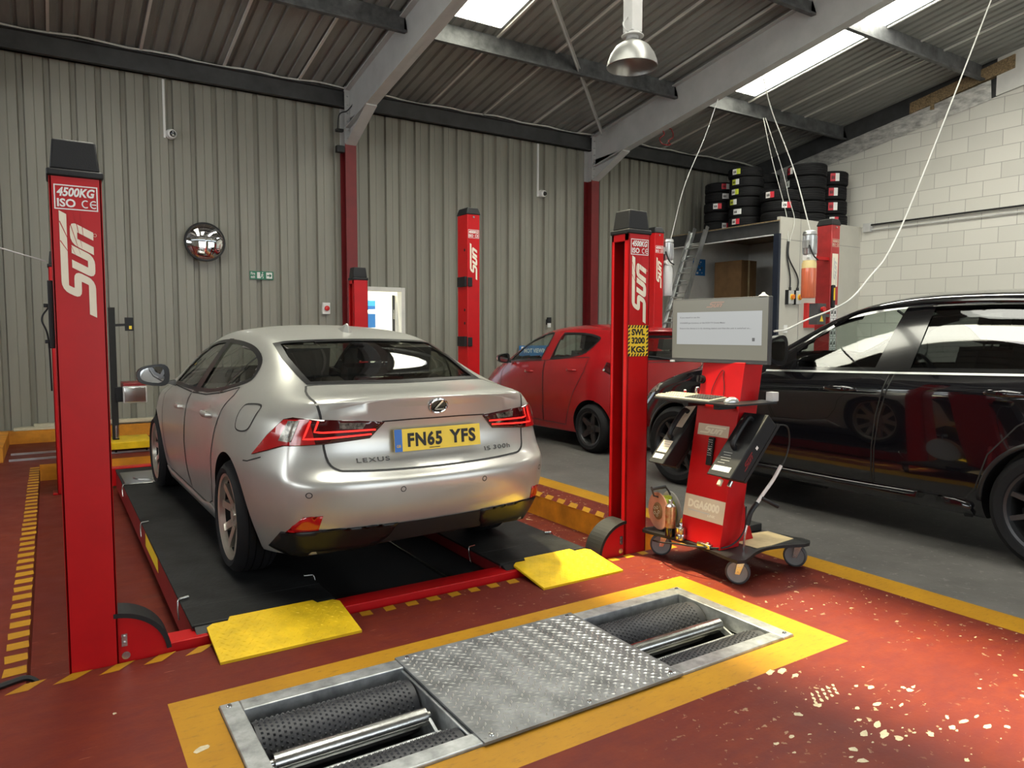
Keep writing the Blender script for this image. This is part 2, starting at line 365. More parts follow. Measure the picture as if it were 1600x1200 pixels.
def rooflight_mat(key, clear, glow):
    m = bpy.data.materials.new(key+'_panel'); m.use_nodes = True; MATS[key] = m
    nt = m.node_tree; nt.nodes.clear(); L = nt.links.new
    out = nd(nt, 'ShaderNodeOutputMaterial'); a = nd(nt, 'ShaderNodeAddShader'); mx = nd(nt, 'ShaderNodeMixShader'); t = nd(nt, 'ShaderNodeBsdfTransparent'); tr = nd(nt, 'ShaderNodeBsdfTranslucent'); e = nd(nt, 'ShaderNodeEmission')
    t.inputs[0].default_value = (1, .98, .95, 1); tr.inputs[0].default_value = (.7, .72, .72, 1); mx.inputs[0].default_value = 1-clear
    e.inputs[0].default_value = (.93, .97, 1, 1); e.inputs[1].default_value = glow
    L(t.outputs[0], mx.inputs[1]); L(tr.outputs[0], mx.inputs[2]); L(mx.outputs[0], a.inputs[0]); L(e.outputs[0], a.inputs[1]); L(a.outputs[0], out.inputs[0])
rooflight_mat('rooflight', 0.0, 1.5); rooflight_mat('rooflight_clear', .6, 1.0)

# ================================================================ floor, recess, roller pit
DZ = -.18
XS = [-9, -.13, .34, .50, 2.96, 3.13, 3.62, 3.92, 4.13, 13.95]; YS = [-6.6, 1.94, 2.11, 2.88, 3.02, 3.51, 9.35, 11.5]
mb = MB(); vid = {}
def fv(i, j):
    if (i, j) not in vid: vid[(i, j)] = len(mb.v); mb.v.append((XS[i], YS[j], 0))
    return vid[(i, j)]
for i in range(len(XS)-1):
    for j in range(len(YS)-1):
        x, y = (XS[i]+XS[i+1])/2, (YS[j]+YS[j+1])/2
        if -.13 < x < 3.62 and 3.51 < y < 9.35: continue
        if .50 < x < 2.96 and 2.11 < y < 2.88: continue
        m = 0
        if .34 < x < 3.13 and 1.94 < y < 3.02: m = 1
        elif 3.92 < x < 4.13: m = 1
        elif x > 4.13: m = 2
        mb.f.append((fv(i, j), fv(i+1, j), fv(i+1, j+1), fv(i, j+1))); mb.m.append(m)
struct(mb.build('floor', ['floor_red', 'line_yellow', 'concrete'], smooth=False, fix=False))
mb = MB(); x0, x1, y0, y1 = -.13, 3.62, 3.51, 9.35
mb.add([(x0, y0, DZ), (x1, y0, DZ), (x1, y1, DZ), (x0, y1, DZ)], [(0, 1, 2, 3)], 0)
mb.add([(x1, y0, DZ), (x1, y1, DZ), (x1, y1, 0), (x1, y0, 0)], [(3, 2, 1, 0)], 1)
mb.add([(x0, y1, DZ), (x1, y1, DZ), (x1, y1, 0), (x0, y1, 0)], [(0, 1, 2, 3)], 1)
mb.add([(x0, y0, DZ), (x0, y1, DZ), (x0, y1, 0), (x0, y0, 0)], [(0, 1, 2, 3)], 0)
mb.add([(x0, y0, DZ), (x1, y0, DZ), (x1, y0, 0), (x0, y0, 0)], [(3, 2, 1, 0)], 0)
struct(mb.build('floor_recess', ['floor_red', 'orange_paint'], smooth=False, fix=False))
mb = MB(); x0, x1, y0, y1, z = .50, 2.96, 2.11, 2.88, -.32
mb.add([(x0, y0, z), (x1, y0, z), (x1, y1, z), (x0, y1, z), (x0, y0, 0), (x1, y0, 0), (x1, y1, 0), (x0, y1, 0)], [(0, 1, 2, 3), (0, 4, 5, 1), (1, 5, 6, 2), (2, 6, 7, 3), (3, 7, 4, 0)])
struct(mb.build('floor_pit', 'black_matt', smooth=False, fix=False))
# hazard dashes painted along the recess edges
random.seed(4)
def dash(mb, P): mb.add([(p[0]+random.uniform(-.004, .004), p[1]+random.uniform(-.004, .004), .0015 if len(p) < 3 else p[2]) for p in P], [tuple(range(len(P)))])
mb = MB(); y = 3.62
while y < 9.2:
    dash(mb, [(-.215, y), (-.128, y+.012), (-.128, y+.092), (-.215, y+.085)]); mb.add([(-.1285, y+.012, .0015), (-.1285, y+.012, -.02), (-.1285, y+.092, -.02), (-.1285, y+.092, .0015)], [(0, 1, 2, 3)]); y += .148
y = 3.62
while y < 9.2:
    dash(mb, [(3.615, y), (3.72, y+.10), (3.72, y+.20), (3.615, y+.10)]); y += .175
for k in range(5): x = -.20+k*.165; dash(mb, [(x, 3.435), (x+.075, 3.44), (x+.145, 3.512), (x+.07, 3.512)])
x = 1.30
while x < 3.9:
    if not 2.29 < x < 2.9: dash(mb, [(x, 3.445), (x+.062, 3.445), (x+.066, 3.505), (x+.004, 3.505)])
    x += .128
struct(mb.build('floor_hazard_marking', 'line_yellow', smooth=False, fix=False))
# patches where the red paint has come away in the traffic area
mat('bare_screed', (.55, .48, .33), .7, var=.15, vscale=30)
mb = MB(); random.seed(11)
def blob(x, y, r, st=1.0, a=0.0):
    n = random.randint(7, 11); pts = []
    for i in range(n):
        t = 2*pi*i/n; q = r*random.uniform(.55, 1.1); u, v = q*st*cos(t), q*sin(t)/st; pts.append((x+u*cos(a)-v*sin(a), y+u*sin(a)+v*cos(a), .0012))
    mb.add(pts, [tuple(range(n))])
for i in range(5):
    x, y = 2.49+.035*i, 1.66+.012*i
    for k in range(3): blob(x+.022*k, y+.024*k-.012*i+.01, .011, 1.5, .85)
for i in range(55):
    x, y = random.gauss(2.62, .30), random.gauss(1.42, .20)
    if not (x > 1.75 and 1.0 < y < 1.92): continue
    blob(x, y, random.choice((.004, .006, .008, .012, .018)), random.uniform(1.0, 1.7), random.uniform(-.3, .6))
for (x, y) in ((2.44, 1.44), (2.50, 1.40), (2.54, 1.45), (2.55, 1.93), (2.60, 1.91), (1.2, 1.82)): blob(x, y, .024, 1.5, .3)
blob(.40, 2.62, .028, 1.3, .2); blob(.16, 3.05, .010)
struct(mb.build('floor_bare_patches', 'bare_screed', smooth=False))
# beam-setter rails at the back, orange upstand with timber packing
mb = MB()
for y in (9.75, 10.22): mb.box(-.42, 3.3, y-.012, y+.012, 0, .022)
struct(mb.build('trim_1', 'aluminium'))
mb = MB(); mb.box(-.62, 4.0, 11.22, 11.36, 0, .165); mb.box(-.62, -.47, 9.7, 11.22, 0, .165); struct(mb.build('trim_2', 'orange_paint'))
mb = MB(); mb.box(-.42, .06, 11.24, 11.40, .165, .20); mb.box(-.2, 1.4, 11.30, 11.42, .19, .235); mb.box(1.2, 3.9, 11.24, 11.40, .165, .20); struct(mb.build('trim_3', 'timber_pale', bevel=.004))

# ================================================================ walls
def cladding(name, p0, p1, z0, z1, n, pitch=.295, groove=.085, d=.052, m='cladding', top=None):
    """ribbed sheet from p0 to p1 (plan points); n = inward normal; grooves recede from the room"""
    P0, P1 = Vector((*p0, 0)), Vector((*p1, 0)); U = (P1-P0).normalized(); N = Vector((*n, 0)); Ln = (P1-P0).length; prof = []
    s = 0.0; c = pitch-groove
    while s < Ln:
        for (a, b) in ((0, 0), (c/2-.006, 0), (c/2, .006), (c/2+.006, 0), (c-.0, 0), (c+.016, d), (pitch-.016, d)):
            if s+a <= Ln: prof.append((s+a, b))
        s += pitch
    prof.append((Ln, 0)); mb = MB(); k = len(prof)
    zt = top if top else (lambda p: z1)
    vs = [P0+U*a-N*b+Vector((0, 0, z0)) for a, b in prof]+[P0+U*a-N*b+Vector((0, 0, zt(P0+U*a))) for a, b in prof]
    mb.add(vs, [(i, i+1, k+i+1, k+i) for i in range(k-1)]); return mb
DX0, DX1, DZT = 4.33, 5.06, 2.13
a = cladding('w', (-9, 11.5), (DX0-.06, 11.5), 0, 5.35, (0, -1)); b = cladding('w', (DX0-.06, 11.5), (DX1+.07, 11.5), DZT+.07, 5.35, (0, -1)); c = cladding('w', (DX1+.07, 11.5), (13.95, 11.5), 0, 5.35, (0, -1), .27, .10)
for q in (b, c): a.add(q.v, q.f)
struct(a.build('wall_back', 'cladding', smooth=False, fix=False))
mb = cladding('w', (-9, -6.6), (-9, 11.5), 0, 2.5, (1, 0)); q = cladding('w', (-9, -6.6), (-9, 11.5), 4.1, 5, (1, 0), top=lambda p: zroof(p.y)); mb.add(q.v, q.f); struct(mb.build('wall_left', 'cladding', smooth=False, fix=False))
mb = MB(); mb.box(-9.03, -9.0, -6.6, 11.5, 2.5, 4.1); struct(mb.build('window_1', 'rooflight', smooth=False))  # glowing strip added in the left wall for fill light and reflections
def btop(y): return 5.14+.172*(8.56-y) if y > .6 else 5.14+.172*(8.56-.6)-.172*(.6-y)
mb = MB(); ys_ = [11.5+(-18.1)*i/40 for i in range(41)]
vs = [(13.95, y, 0) for y in ys_]+[(13.95, y, btop(y)) for y in ys_]; mb.add(vs, [(i, i+1, 42+i, 41+i) for i in range(40)])
struct(mb.build('wall_right', 'blockwork', smooth=False, fix=False))
# strip above the blocks: foil insulation, timber packing, pale board
mb = MB()
def above(y0, y1, lo, hi, x): mb.add([(x, y0, btop(y0)+lo), (x, y1, btop(y1)+lo), (x, y1, btop(y1)+hi), (x, y0, btop(y0)+hi)], [(0, 1, 2, 3)])
n_ = 30
mb = MB()
for i in range(n_):
    y0, y1 = 11.45-(11.45-6.36)*i/n_, 11.45-(11.45-6.36)*(i+1)/n_; b0, b1 = .008*sin(i*2.1), .008*sin((i+1)*2.1)
    mb.add([(13.93+b0*.3, y0, btop(y0)-.02), (13.93+b1*.3, y1, btop(y1)-.02), (13.88+b1, y1, btop(y1)+.30), (13.88+b0, y0, btop(y0)+.30)], [(0, 1, 2, 3)])
struct(mb.build('trim_4', 'foil', angle=80))
mb = MB(); mb.hexa([(13.86, 7.75, btop(7.75)+.30), (13.97, 7.75, btop(7.75)+.30), (13.97, 6.0, btop(6.0)+.34), (13.86, 6.0, btop(6.0)+.34), (13.86, 7.75, btop(7.75)+.50), (13.97, 7.75, btop(7.75)+.50), (13.97, 6.0, btop(6.0)+.56), (13.86, 6.0, btop(6.0)+.56)])
mb.box(13.84, 13.87, 7.3, 7.36, btop(7.3)+.2, btop(7.3)+.5); struct(mb.build('trim_5', 'timber'))
mb = MB(); mb.add([(13.96, 11.5, btop(11.5)), (13.96, -6.6, btop(-6.6)), (13.96, -6.6, btop(-6.6)+.9), (13.96, .6, btop(.6)+.9), (13.96, 11.5, btop(11.5)+.9)], [(0, 1, 2, 3, 4)]); struct(mb.build('wall_right_gable', 'eave_dark', smooth=False, fix=False))
mb = MB(); mb.hexa([(13.90, 6.28, btop(6.28)-.0), (13.94, 6.28, btop(6.28)-.0), (13.94, 2, btop(2)), (13.90, 2, btop(2)), (13.90, 6.28, btop(6.28)+.66), (13.94, 6.28, btop(6.28)+.66), (13.94, 2, btop(2)+.66), (13.90, 2, btop(2)+.66)]); struct(mb.build('trim_6', 'white_paint', smooth=False))
# front wall with two open vehicle doors
mb = MB()
for (x0, x1, z0, z1) in ((-9, .1, 0, 5.4), (4.9, 6.6, 0, 5.4), (11.4, 13.95, 0, 5.4), (.1, 4.9, 4.6, 5.4), (6.6, 11.4, 4.6, 5.4)): mb.box(x0, x1, -6.75, -6.6, z0, z1)
struct(mb.build('wall_front', 'cladding', smooth=False))
# ================================================================ roof
mb = MB()
def roof_strip(x0, x1, y0, y1, pitch=.18):
    prof = []; s = x0
    while s < x1-1e-4:
        for (a, b) in ((0, 0), (pitch-.07, 0), (pitch-.05, .032), (pitch-.02, .032)):
            if s+a < x1: prof.append((s+a, b))
        s += pitch
    prof.append((x1, 0)); k = len(prof)
    vs = [(x, y0, zroof(y0)+b) for x, b in prof]+[(x, y1, zroof(y1)+b) for x, b in prof]; mb.add(vs, [(i, k+i, k+i+1, i+1) for i in range(k-1)])
xs = -9.0
for (h0, h1, ya, yb) in [q[:4] for q in HOLES]+[(14.2, 14.2, 0, 0)]:
    roof_strip(xs, h0, 11.6, .6); roof_strip(xs, h0, .6, -6.8)
    if h1 > h0:
        roof_strip(h0, h1, 11.6, yb-.02); roof_strip(h0, h1, .6, -6.8)
        if ya > .6: roof_strip(h0, h1, ya, .6)
    xs = h1
struct(mb.build('ceiling', 'roof_sheet', smooth=False, fix=False))
for i, (h0, h1, ya, yb, pw, mt_) in enumerate(HOLES):
    mb = MB(); mb.add([(h0, yb, zroof(yb)+.01), (h1, yb, zroof(yb)+.01), (h1, ya, zroof(ya)+.01), (h0, ya, zroof(ya)+.01)], [(0, 1, 2, 3)])
    struct(mb.build('window_%d' % (i+2), mt_, smooth=False, fix=False))
# joint strips under the sheeting, running up the slope
k = 7
for x in (-.95, .12, 1.19, 2.27, 3.35, 4.46, 5.56, 6.6, 7.68, 8.73, 9.8, 10.95, 11.9, 12.6):
    ye = 5.2 if x == 2.27 else .7
    mb = MB(); mb.hexa([(x, 11.42, zroof(11.42)-.03), (x+.035, 11.42, zroof(11.42)-.03), (x+.035, ye, zroof(ye)-.03), (x, ye, zroof(ye)-.03), (x, 11.42, zroof(11.42)-.004), (x+.035, 11.42, zroof(11.42)-.004), (x+.035, ye, zroof(ye)-.004), (x, ye, zroof(ye)-.004)])
    struct(mb.build('trim_%d' % k, 'batten_white', smooth=False)); k += 1
# purlins (channel section), eave beam, rafters, columns
RX = (-.85, 4.15, 9.12)
def purlin(y, x0, x1, mtl, dep=.28, wd=.075):
    z1 = zroof(y)-.005; z0 = z1-dep; mb = MB()
    mb.prism([(y+wd, z1), (y+wd, z1-.03), (y+wd-.006, z1-.03), (y+wd-.006, z1-.006), (y+.006, z1-.006), (y+.006, z0+.006), (y-wd+.006, z0+.006), (y-wd+.006, z0+.03), (y-wd, z0+.03), (y-wd, z0), (y, z0), (y, z1)][::-1], 'x', x0, x1)
    struct(mb.build('purlin', mtl, smooth=False))
for y in (9.12, 6.52, 3.92, 1.32, -2.0):
    for (x0, x1) in ((-9, RX[0]-.02), (RX[0]+.02, RX[1]-.02), (RX[1]+.02, RX[2]-.02), (RX[2]+.02, 13.9)): purlin(y, x0, x1, 'steel_dark')
mb = MB(); mb.box(-9, 13.9, 11.36, 11.42, 5.0, 5.26); mb.box(-9, 13.9, 11.28, 11.42, 5.25, 5.26); mb.box(-9, 13.9, 11.28, 11.42, 5.0, 5.01); struct(mb.build('eave_beam', 'eave_dark'))
mb = MB(); P = []
for i in range(60): x = -3+i*.29; P.append((x, 11.30, 5.285+.015*sin(i*1.7)+.01*sin(i*.6)))
mb.tube(P, .014, 6); tag(mb.build('roof_cable', 'cable_white'), 'white cable lying along the dark eave beam at the top of the back wall', 'cable')
def ibeam_slope(mb, x, y0, y1, dep, fl, z_off=-.06, tw=.012):
    def sec(y): zt = zroof(y)+z_off; return zt
    for (xa, xb, a, b) in ((-tw/2, tw/2, -dep, 0), (-fl/2, fl/2, -.018, 0), (-fl/2, fl/2, -dep, -dep+.018)):
        mb.hexa([(x+xa, y0, sec(y0)+a), (x+xb, y0, sec(y0)+a), (x+xb, y1, sec(y1)+a), (x+xa, y1, sec(y1)+a), (x+xa, y0, sec(y0)+b), (x+xb, y0, sec(y0)+b), (x+xb, y1, sec(y1)+b), (x+xa, y1, sec(y1)+b)])
for x in RX:
    mb = MB(); ibeam_slope(mb, x, 11.3, .6, .60, .17)
    if True:
        ys = (11.25, 10.35); zb = zroof(10.35)-.66
        for (xa, xb) in ((-.006, .006),): mb.prism([(11.25, 4.42), (11.25, zroof(11.25)-.5), (10.35, zb+.03), (10.35, zb)], 'x', x+xa, x+xb)
        mb.hexa([(x-.085, 11.25, 4.40), (x+.085, 11.25, 4.40), (x+.085, 10.35, zb-.02), (x-.085, 10.35, zb-.02), (x-.085, 11.25, 4.42), (x+.085, 11.25, 4.42), (x+.085, 10.35, zb), (x-.085, 10.35, zb)])
        for q in range(6): mb.cyl((x-.05, 11.235, 4.5+q*.13), (x-.05, 11.20, 4.5+q*.13), .014, n=6); mb.cyl((x+.05, 11.235, 4.5+q*.13), (x+.05, 11.20, 4.5+q*.13), .014, n=6)
    struct(mb.build('rafter', 'steel_grey', smooth=False))
    mb = MB(); ibeam_slope(mb, x, .6, -6.6, .60, .17); struct(mb.build('rafter', 'steel_grey', smooth=False))
    mb = MB()
    for (z0, z1, m) in ((0, 4.42, 0), (4.42, 5.3, 1)):
        mb.box(x-.006, x+.006, 11.25, 11.48, z0, z1, m); mb.box(x-.09, x+.09, 11.24, 11.258, z0, z1, m); mb.box(x-.09, x+.09, 11.472, 11.49, z0, z1, m)
    mb.box(x-.14, x+.14, 11.2, 11.49, 0, .02, 0)
    struct(mb.build('column', ['column_red', 'steel_grey'], smooth=False))
mb = MB(); mb.obox(Vector((8.1, 10.55, zroof(10.55)-.36)), Vector((9.1, 11.2, 5.1))-Vector((7.0, 9.9, 5.3)), (0, .3, 1), (1, 0, 0), 2.5, .05, .05)
mb = MB(); p0, p1 = Vector((8.94, 10.85, 5.19)), Vector((5.2, 7.45, 5.78)); d = p1-p0; mb.obox((p0+p1)/2, d, (0, 0, 1), d.cross(Vector((0, 0, 1))), d.length, .06, .012); mb.obox((p0+p1)/2+Vector((0, 0, .03)), d, (0, 0, 1), d.cross(Vector((0, 0, 1))), d.length, .008, .06)
struct(mb.build('roof_brace', 'steel_grey', smooth=False))
# ================================================================ door in the back wall, and what is outside it
mb = MB(); y0, y1 = 11.38, 11.56
mb.box(DX0-.06, DX0, y0, y1, 0, DZT+.07); mb.box(DX1, DX1+.07, y0, y1, 0, DZT+.07); mb.box(DX0, DX1, y0, y1, DZT, DZT+.07)
d1 = struct(mb.build('door_1', 'white_paint', bevel=.006))
mb = MB(); c0 = Vector((DX1-.01, 11.58, 0)); dr = Vector((-.10, 1, 0)).normalized(); nn = Vector((1, .1, 0)).normalized()
mb.obox(c0+dr*.36+Vector((0, 0, 1.05)), dr, nn, (0, 0, 1), .72, .045, 2.06, 0); mb.obox(c0+dr*.004+Vector((-.05, 0, 1.05)), dr, nn, (0, 0, 1), .012, .05, 2.06, 1); mb.obox(c0+Vector((-.05, -.004, 1.75)), dr, nn, (0, 0, 1), .014, .025, .16, 2)
o = mb.build('door_leaf', ['white', 'dark_grey', 'steel'], d1, bevel=.003)
mb = MB(); mb.add([(-30, 11.6, -.02), (40, 11.6, -.02), (40, 60, -.02), (-30, 60, -.02)], [(0, 1, 2, 3)]); mb.add([(-30, -6.8, -.02), (40, -6.8, -.02), (40, -40, -.02), (-30, -40, -.02)], [(0, 1, 2, 3)]); struct(mb.build('yard_ground', 'yard', smooth=False))
bl = thing('building', 'white ribbed building with blue bands outside the open back door', 'building', (14, 30, 0))
mb = MB(); mb.box(4, 26, 30.1, 36, 0, 2.4); mb.build('lower_wall', 'outside_white', bl)
mb = MB(); mb.box(4, 26, 29.95, 30.1, 2.58, 2.81); mb.build('fascia_band', 'skyblue_panel', bl)
mb = MB(); mb.box(4, 26, 29.98, 30.1, 2.36, 2.58); mb.build('deep_blue_band', 'deepblue_panel', bl)  # band of deeper blue below the fascia
mb = cladding('w', (4, 29.9), (26, 29.9), 2.81, 5.5, (0, -1), .34, .15, .08); mb.build('upper_cladding', 'outside_white', bl, smooth=False, fix=False)
va = thing('van', 'white van parked outside the open back door', 'van', (9, 20, 0))
mb = MB(); mb.prism([(6.2, .35), (10.9, .35), (10.9, 2.05), (7.9, 2.10), (7.3, 1.98), (6.75, 1.42), (6.25, 1.2)], 'y', 19.1, 20.9); mb.build('body', 'outside_white', va, bevel=.05)
mb = MB(); mb.add([(7.05, 19.09, 1.55), (10.6, 19.09, 1.72), (10.6, 19.09, 1.95), (7.45, 19.09, 1.95)], [(0, 1, 2, 3)]); mb.build('side_window', 'deepblue_panel', va, smooth=False)
for x in (7.0, 10.1): mb = MB(); mb.cyl((x, 19.05, .33), (x, 19.3, .33), .33, n=24); mb.build('wheel', 'rubber', va)
# ================================================================ vehicles
mat('silver_paint', (0.52, 0.518, 0.485), 0.31, 0.6, var=0.02, coat=0.4, coatr=0.06)
mat('car_red', (0.30, 0.005, 0.008), 0.25, var=0.03, coat=0.4)
mat('car_black', (0.004, 0.004, 0.0055), 0.08, var=0.02, coat=0.9, coatr=0.01)
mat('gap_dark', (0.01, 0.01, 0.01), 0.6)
mat('dark_chrome', (.22, .22, .22), .25, .8)
mat('valance_black', (.010, .010, .010), .34, spec=.35)
mat('trim_black', (0.012, 0.012, 0.013), 0.3)
mat('lens_red', (0.42, 0.006, 0.008), 0.1, coat=0.8)
mat('lens_dark', (0.05, 0.003, 0.004), 0.08, coat=0.9)
mat('lens_clear', (0.26, 0.25, 0.21), 0.15, 0.3, var=0.5, vscale=40)
mat('led_red', (0.8, 0.02, 0.02), 0.3, emit=(1.0, 0.03, 0.02), es=1.3)
mat('rim_silver', (0.62, 0.58, 0.50), 0.28, 0.8)
mat('rim_dark', (0.05, 0.05, 0.052), 0.35, 0.6)
mat('cabin_dark', (0.03, 0.029, 0.027), 0.8)
mat('seat_leather', (0.06, 0.055, 0.05), 0.6)
mat('seat_pale', (0.30, 0.28, 0.24), 0.7)
mat('mirror_glass', (0.8, 0.8, 0.8), 0.02, 1.0)

def pch(K, t):
    n = len(K)
    if t <= K[0][0]: return K[0][1]
    if t >= K[-1][0]: return K[-1][1]
    h = [K[i+1][0]-K[i][0] for i in range(n-1)]; d = [(K[i+1][1]-K[i][1])/h[i] for i in range(n-1)]
    def sl(i):
        if i == 0: return d[0]
        if i == n-1: return d[-1]
        if d[i-1]*d[i] <= 0: return 0.0
        a = 2*h[i]+h[i-1]; b = h[i]+2*h[i-1]; return (a+b)/(a/d[i-1]+b/d[i])
    for i in range(n-1):
        if t <= K[i+1][0]:
            u = (t-K[i][0])/h[i]; m0, m1 = sl(i)*h[i], sl(i+1)*h[i]
            return (2*u**3-3*u*u+1)*K[i][1]+(u**3-2*u*u+u)*m0+(-2*u**3+3*u*u)*K[i+1][1]+(u**3-u*u)*m1

def body_surface(S):
    """closed half-mirrored control cage from feature lines, smoothed; returns a bmesh-ready mesh (verts, faces)"""
    ys = S['ys']; R = len(S['rows']); FR = [0.0, 0.42, 0.78]; ca = S.get('ca', (0.965, 0.30))
    ring = []
    for (xk, zk, rear, front) in S['rows']:
        y0, y1 = ys[0], ys[-1]; w0, w1 = pch(xk, y0), pch(xk, y1); z0, z1 = pch(zk, y0), pch(zk, y1)
        L = []
        for f in FR: L.append((f*w0, rear[0]+rear[2]*f**2.2, rear[1]+(z0-rear[1])*f*f))
        L.append((ca[0]*w0, (rear[0]+rear[2]*1.1)*(1-ca[1])+y0*ca[1], rear[1]+(z0-rear[1])*0.95))
        for y in ys: L.append((pch(xk, y), y, pch(zk, y)))
        L.append((ca[0]*w1, (front[0]-front[2]*1.1)*(1-ca[1])+y1*ca[1], front[1]+(z1-front[1])*0.95))
        for f in FR[::-1]: L.append((f*w1, front[0]-front[2]*f**2.2, front[1]+(z1-front[1])*f*f))
        ring.append(L)
    N = len(ring[0]); bm = bmesh.new(); cache = {}
    def vert(p):
        k = tuple(round(c, 5) for c in p)
        if k not in cache: cache[k] = bm.verts.new(k)
        return cache[k]
    def quad(a, b, c, d):
        for s in (1, -1):
            vs = [vert((p[0]*s, p[1], p[2])) for p in (a, b, c, d)]
            u = []
            for q in vs:
                if q not in u: u.append(q)
            if s < 0: u.reverse()
            try: bm.faces.new(u)
            except ValueError: pass
    for r in range(R-1):
        for i in range(N-1): quad(ring[r][i], ring[r][i+1], ring[r+1][i+1], ring[r+1][i])
    ns = len(ys)
    def cap(L, zc, flip, cp):
        rows = [[L[0], L[1], L[2], L[3]]]
        for i in range(ns):
            e = L[4+i]
            rows.append([(f*e[0], e[1], zc(e[1], e[2])+(e[2]-zc(e[1], e[2]))*f**cp) for f in FR]+[e])
        rows.append([L[N-1], L[N-2], L[N-3], L[N-4]])
        for i in range(len(rows)-1):
            for j in range(3):
                q = (rows[i][j], rows[i][j+1], rows[i+1][j+1], rows[i+1][j])
                quad(*(q if not flip else q[::-1]))
    cap(ring[-1], lambda y, z: pch(S['zc'], y), False, S.get('cp', 2.5))
    cap(ring[0], lambda y, z: z, True, 2)
    bmesh.ops.recalc_face_normals(bm, faces=bm.faces)
    cl = bm.edges.layers.float.new('crease_edge')
    for (r, i0, i1, w) in S.get('crease', []):
        for i in range(i0, min(i1, N-1)):
            for s in (1, -1):
                a = vert((ring[r][i][0]*s, *ring[r][i][1:])); b = vert((ring[r][i+1][0]*s, *ring[r][i+1][1:]))
                e = bm.edges.get((a, b))
                if e: e[cl] = w
    me = bpy.data.meshes.new('cage'); bm.to_mesh(me); bm.free()
    o = bpy.data.objects.new('cage', me); COL.objects.link(o)
    sm = o.modifiers.new('s', 'SUBSURF'); sm.levels = 3; sm.render_levels = 3
    full = eval_mesh(o)
    bmf = bmesh.new(); bmf.from_mesh(full); bvh = BVHTree.FromBMesh(bmf); bmf.free()
    # wheel wells
    cut = []
    for (ya, za, ra) in S['arches']:
        for s in (-1, 1):
            mb = MB(); mb.cyl((s*S['well'], ya, za), (s*1.5, ya, za), ra, n=64)
            c = mb.build('cut', 'gap_dark', smooth=False); cut.append(c)
            b = o.modifiers.new('b', 'BOOLEAN'); b.operation = 'DIFFERENCE'; b.object = c; b.solver = 'EXACT'
    res = eval_mesh(o)
    for c in cut+[o]: bpy.data.objects.remove(c)
    bpy.data.meshes.remove(full)
    return res, bvh
def eval_mesh(o):
    bpy.context.view_layer.update(); dg = bpy.context.evaluated_depsgraph_get()
    return bpy.data.meshes.new_from_object(o.evaluated_get(dg))

def inside(poly, x, y):
    c = False; n = len(poly)
    for i in range(n):
        x1, y1 = poly[i]; x2, y2 = poly[i-1]
        if (y1 > y) != (y2 > y) and x < (x2-x1)*(y-y1)/(y2-y1)+x1: c = not c
    return c
def resample(poly, step, closed=True):
    out = []; n = len(poly)
    for i in range(n if closed else n-1):
        a, b = Vector(poly[i]), Vector(poly[(i+1) % n]); k = max(1, int((b-a).length/step+0.5))
        out += [tuple(a+(b-a)*j/k) for j in range(k)]
    if not closed: out.append(tuple(poly[-1]))
    return out
def curve2(poly, n=6, closed=True):
    P = [Vector(p) for p in poly]; m = len(P); out = []
    for i in range(m if closed else m-1):
        g = lambda k: P[k % m] if closed else P[min(max(k, 0), m-1)]
        a, b, c, d = g(i-1), g(i), g(i+1), g(i+2)
        for k in range(n):
            t = k/n; q = 0.5*((2*b)+(c-a)*t+(2*a-5*b+4*c-d)*t*t+(3*b-a-3*c+d)*t**3); out.append((q.x, q.y))
    if not closed: out.append(tuple(P[-1]))
    return out
def offset_poly(poly, d):
    n = len(poly); A = sum(poly[i][0]*poly[(i+1) % n][1]-poly[(i+1) % n][0]*poly[i][1] for i in range(n)); s = 1 if A > 0 else -1
    out = []
    for i in range(n):
        a, b, c = Vector(poly[i-1]), Vector(poly[i]), Vector(poly[(i+1) % n]); d1 = (b-a).normalized(); d2 = (c-b).normalized()
        m = Vector((-d1.y, d1.x))+Vector((-d2.y, d2.x)); m = m/max(0.6, m.length*m.length/2) if m.length > 0.1 else Vector((-d1.y, d1.x))
        out.append(tuple(b+m*d*s))
    return out
class Frame:
    def __init__(s, D, U, Vv, far=5.0):
        s.D, s.U, s.V = V3(D).normalized(), V3(U).normalized(), V3(Vv).normalized(); s.far = far
    def o(s, u, v): return s.U*u+s.V*v-s.D*s.far
    def uv(s, p): p = V3(p); return (p.dot(s.U), p.dot(s.V))
FL = Frame((1, 0, 0), (0, 1, 0), (0, 0, 1)); FB = Frame((0, 1, 0), (1, 0, 0), (0, 0, 1)); FT = Frame((0, 0, -1), (1, 0, 0), (0, 1, 0))
FF = Frame((0, -1, 0), (1, 0, 0), (0, 0, 1), 9.0)
def cast(bvh, fr, u, v, off):
    h = bvh.ray_cast(fr.o(u, v), fr.D)
    if h[0] is None: h = bvh.find_nearest(fr.o(u, v)+fr.D*fr.far)
    n = h[1] if h[1].dot(fr.D) < 0 else -h[1]
    return h[0]+n*off
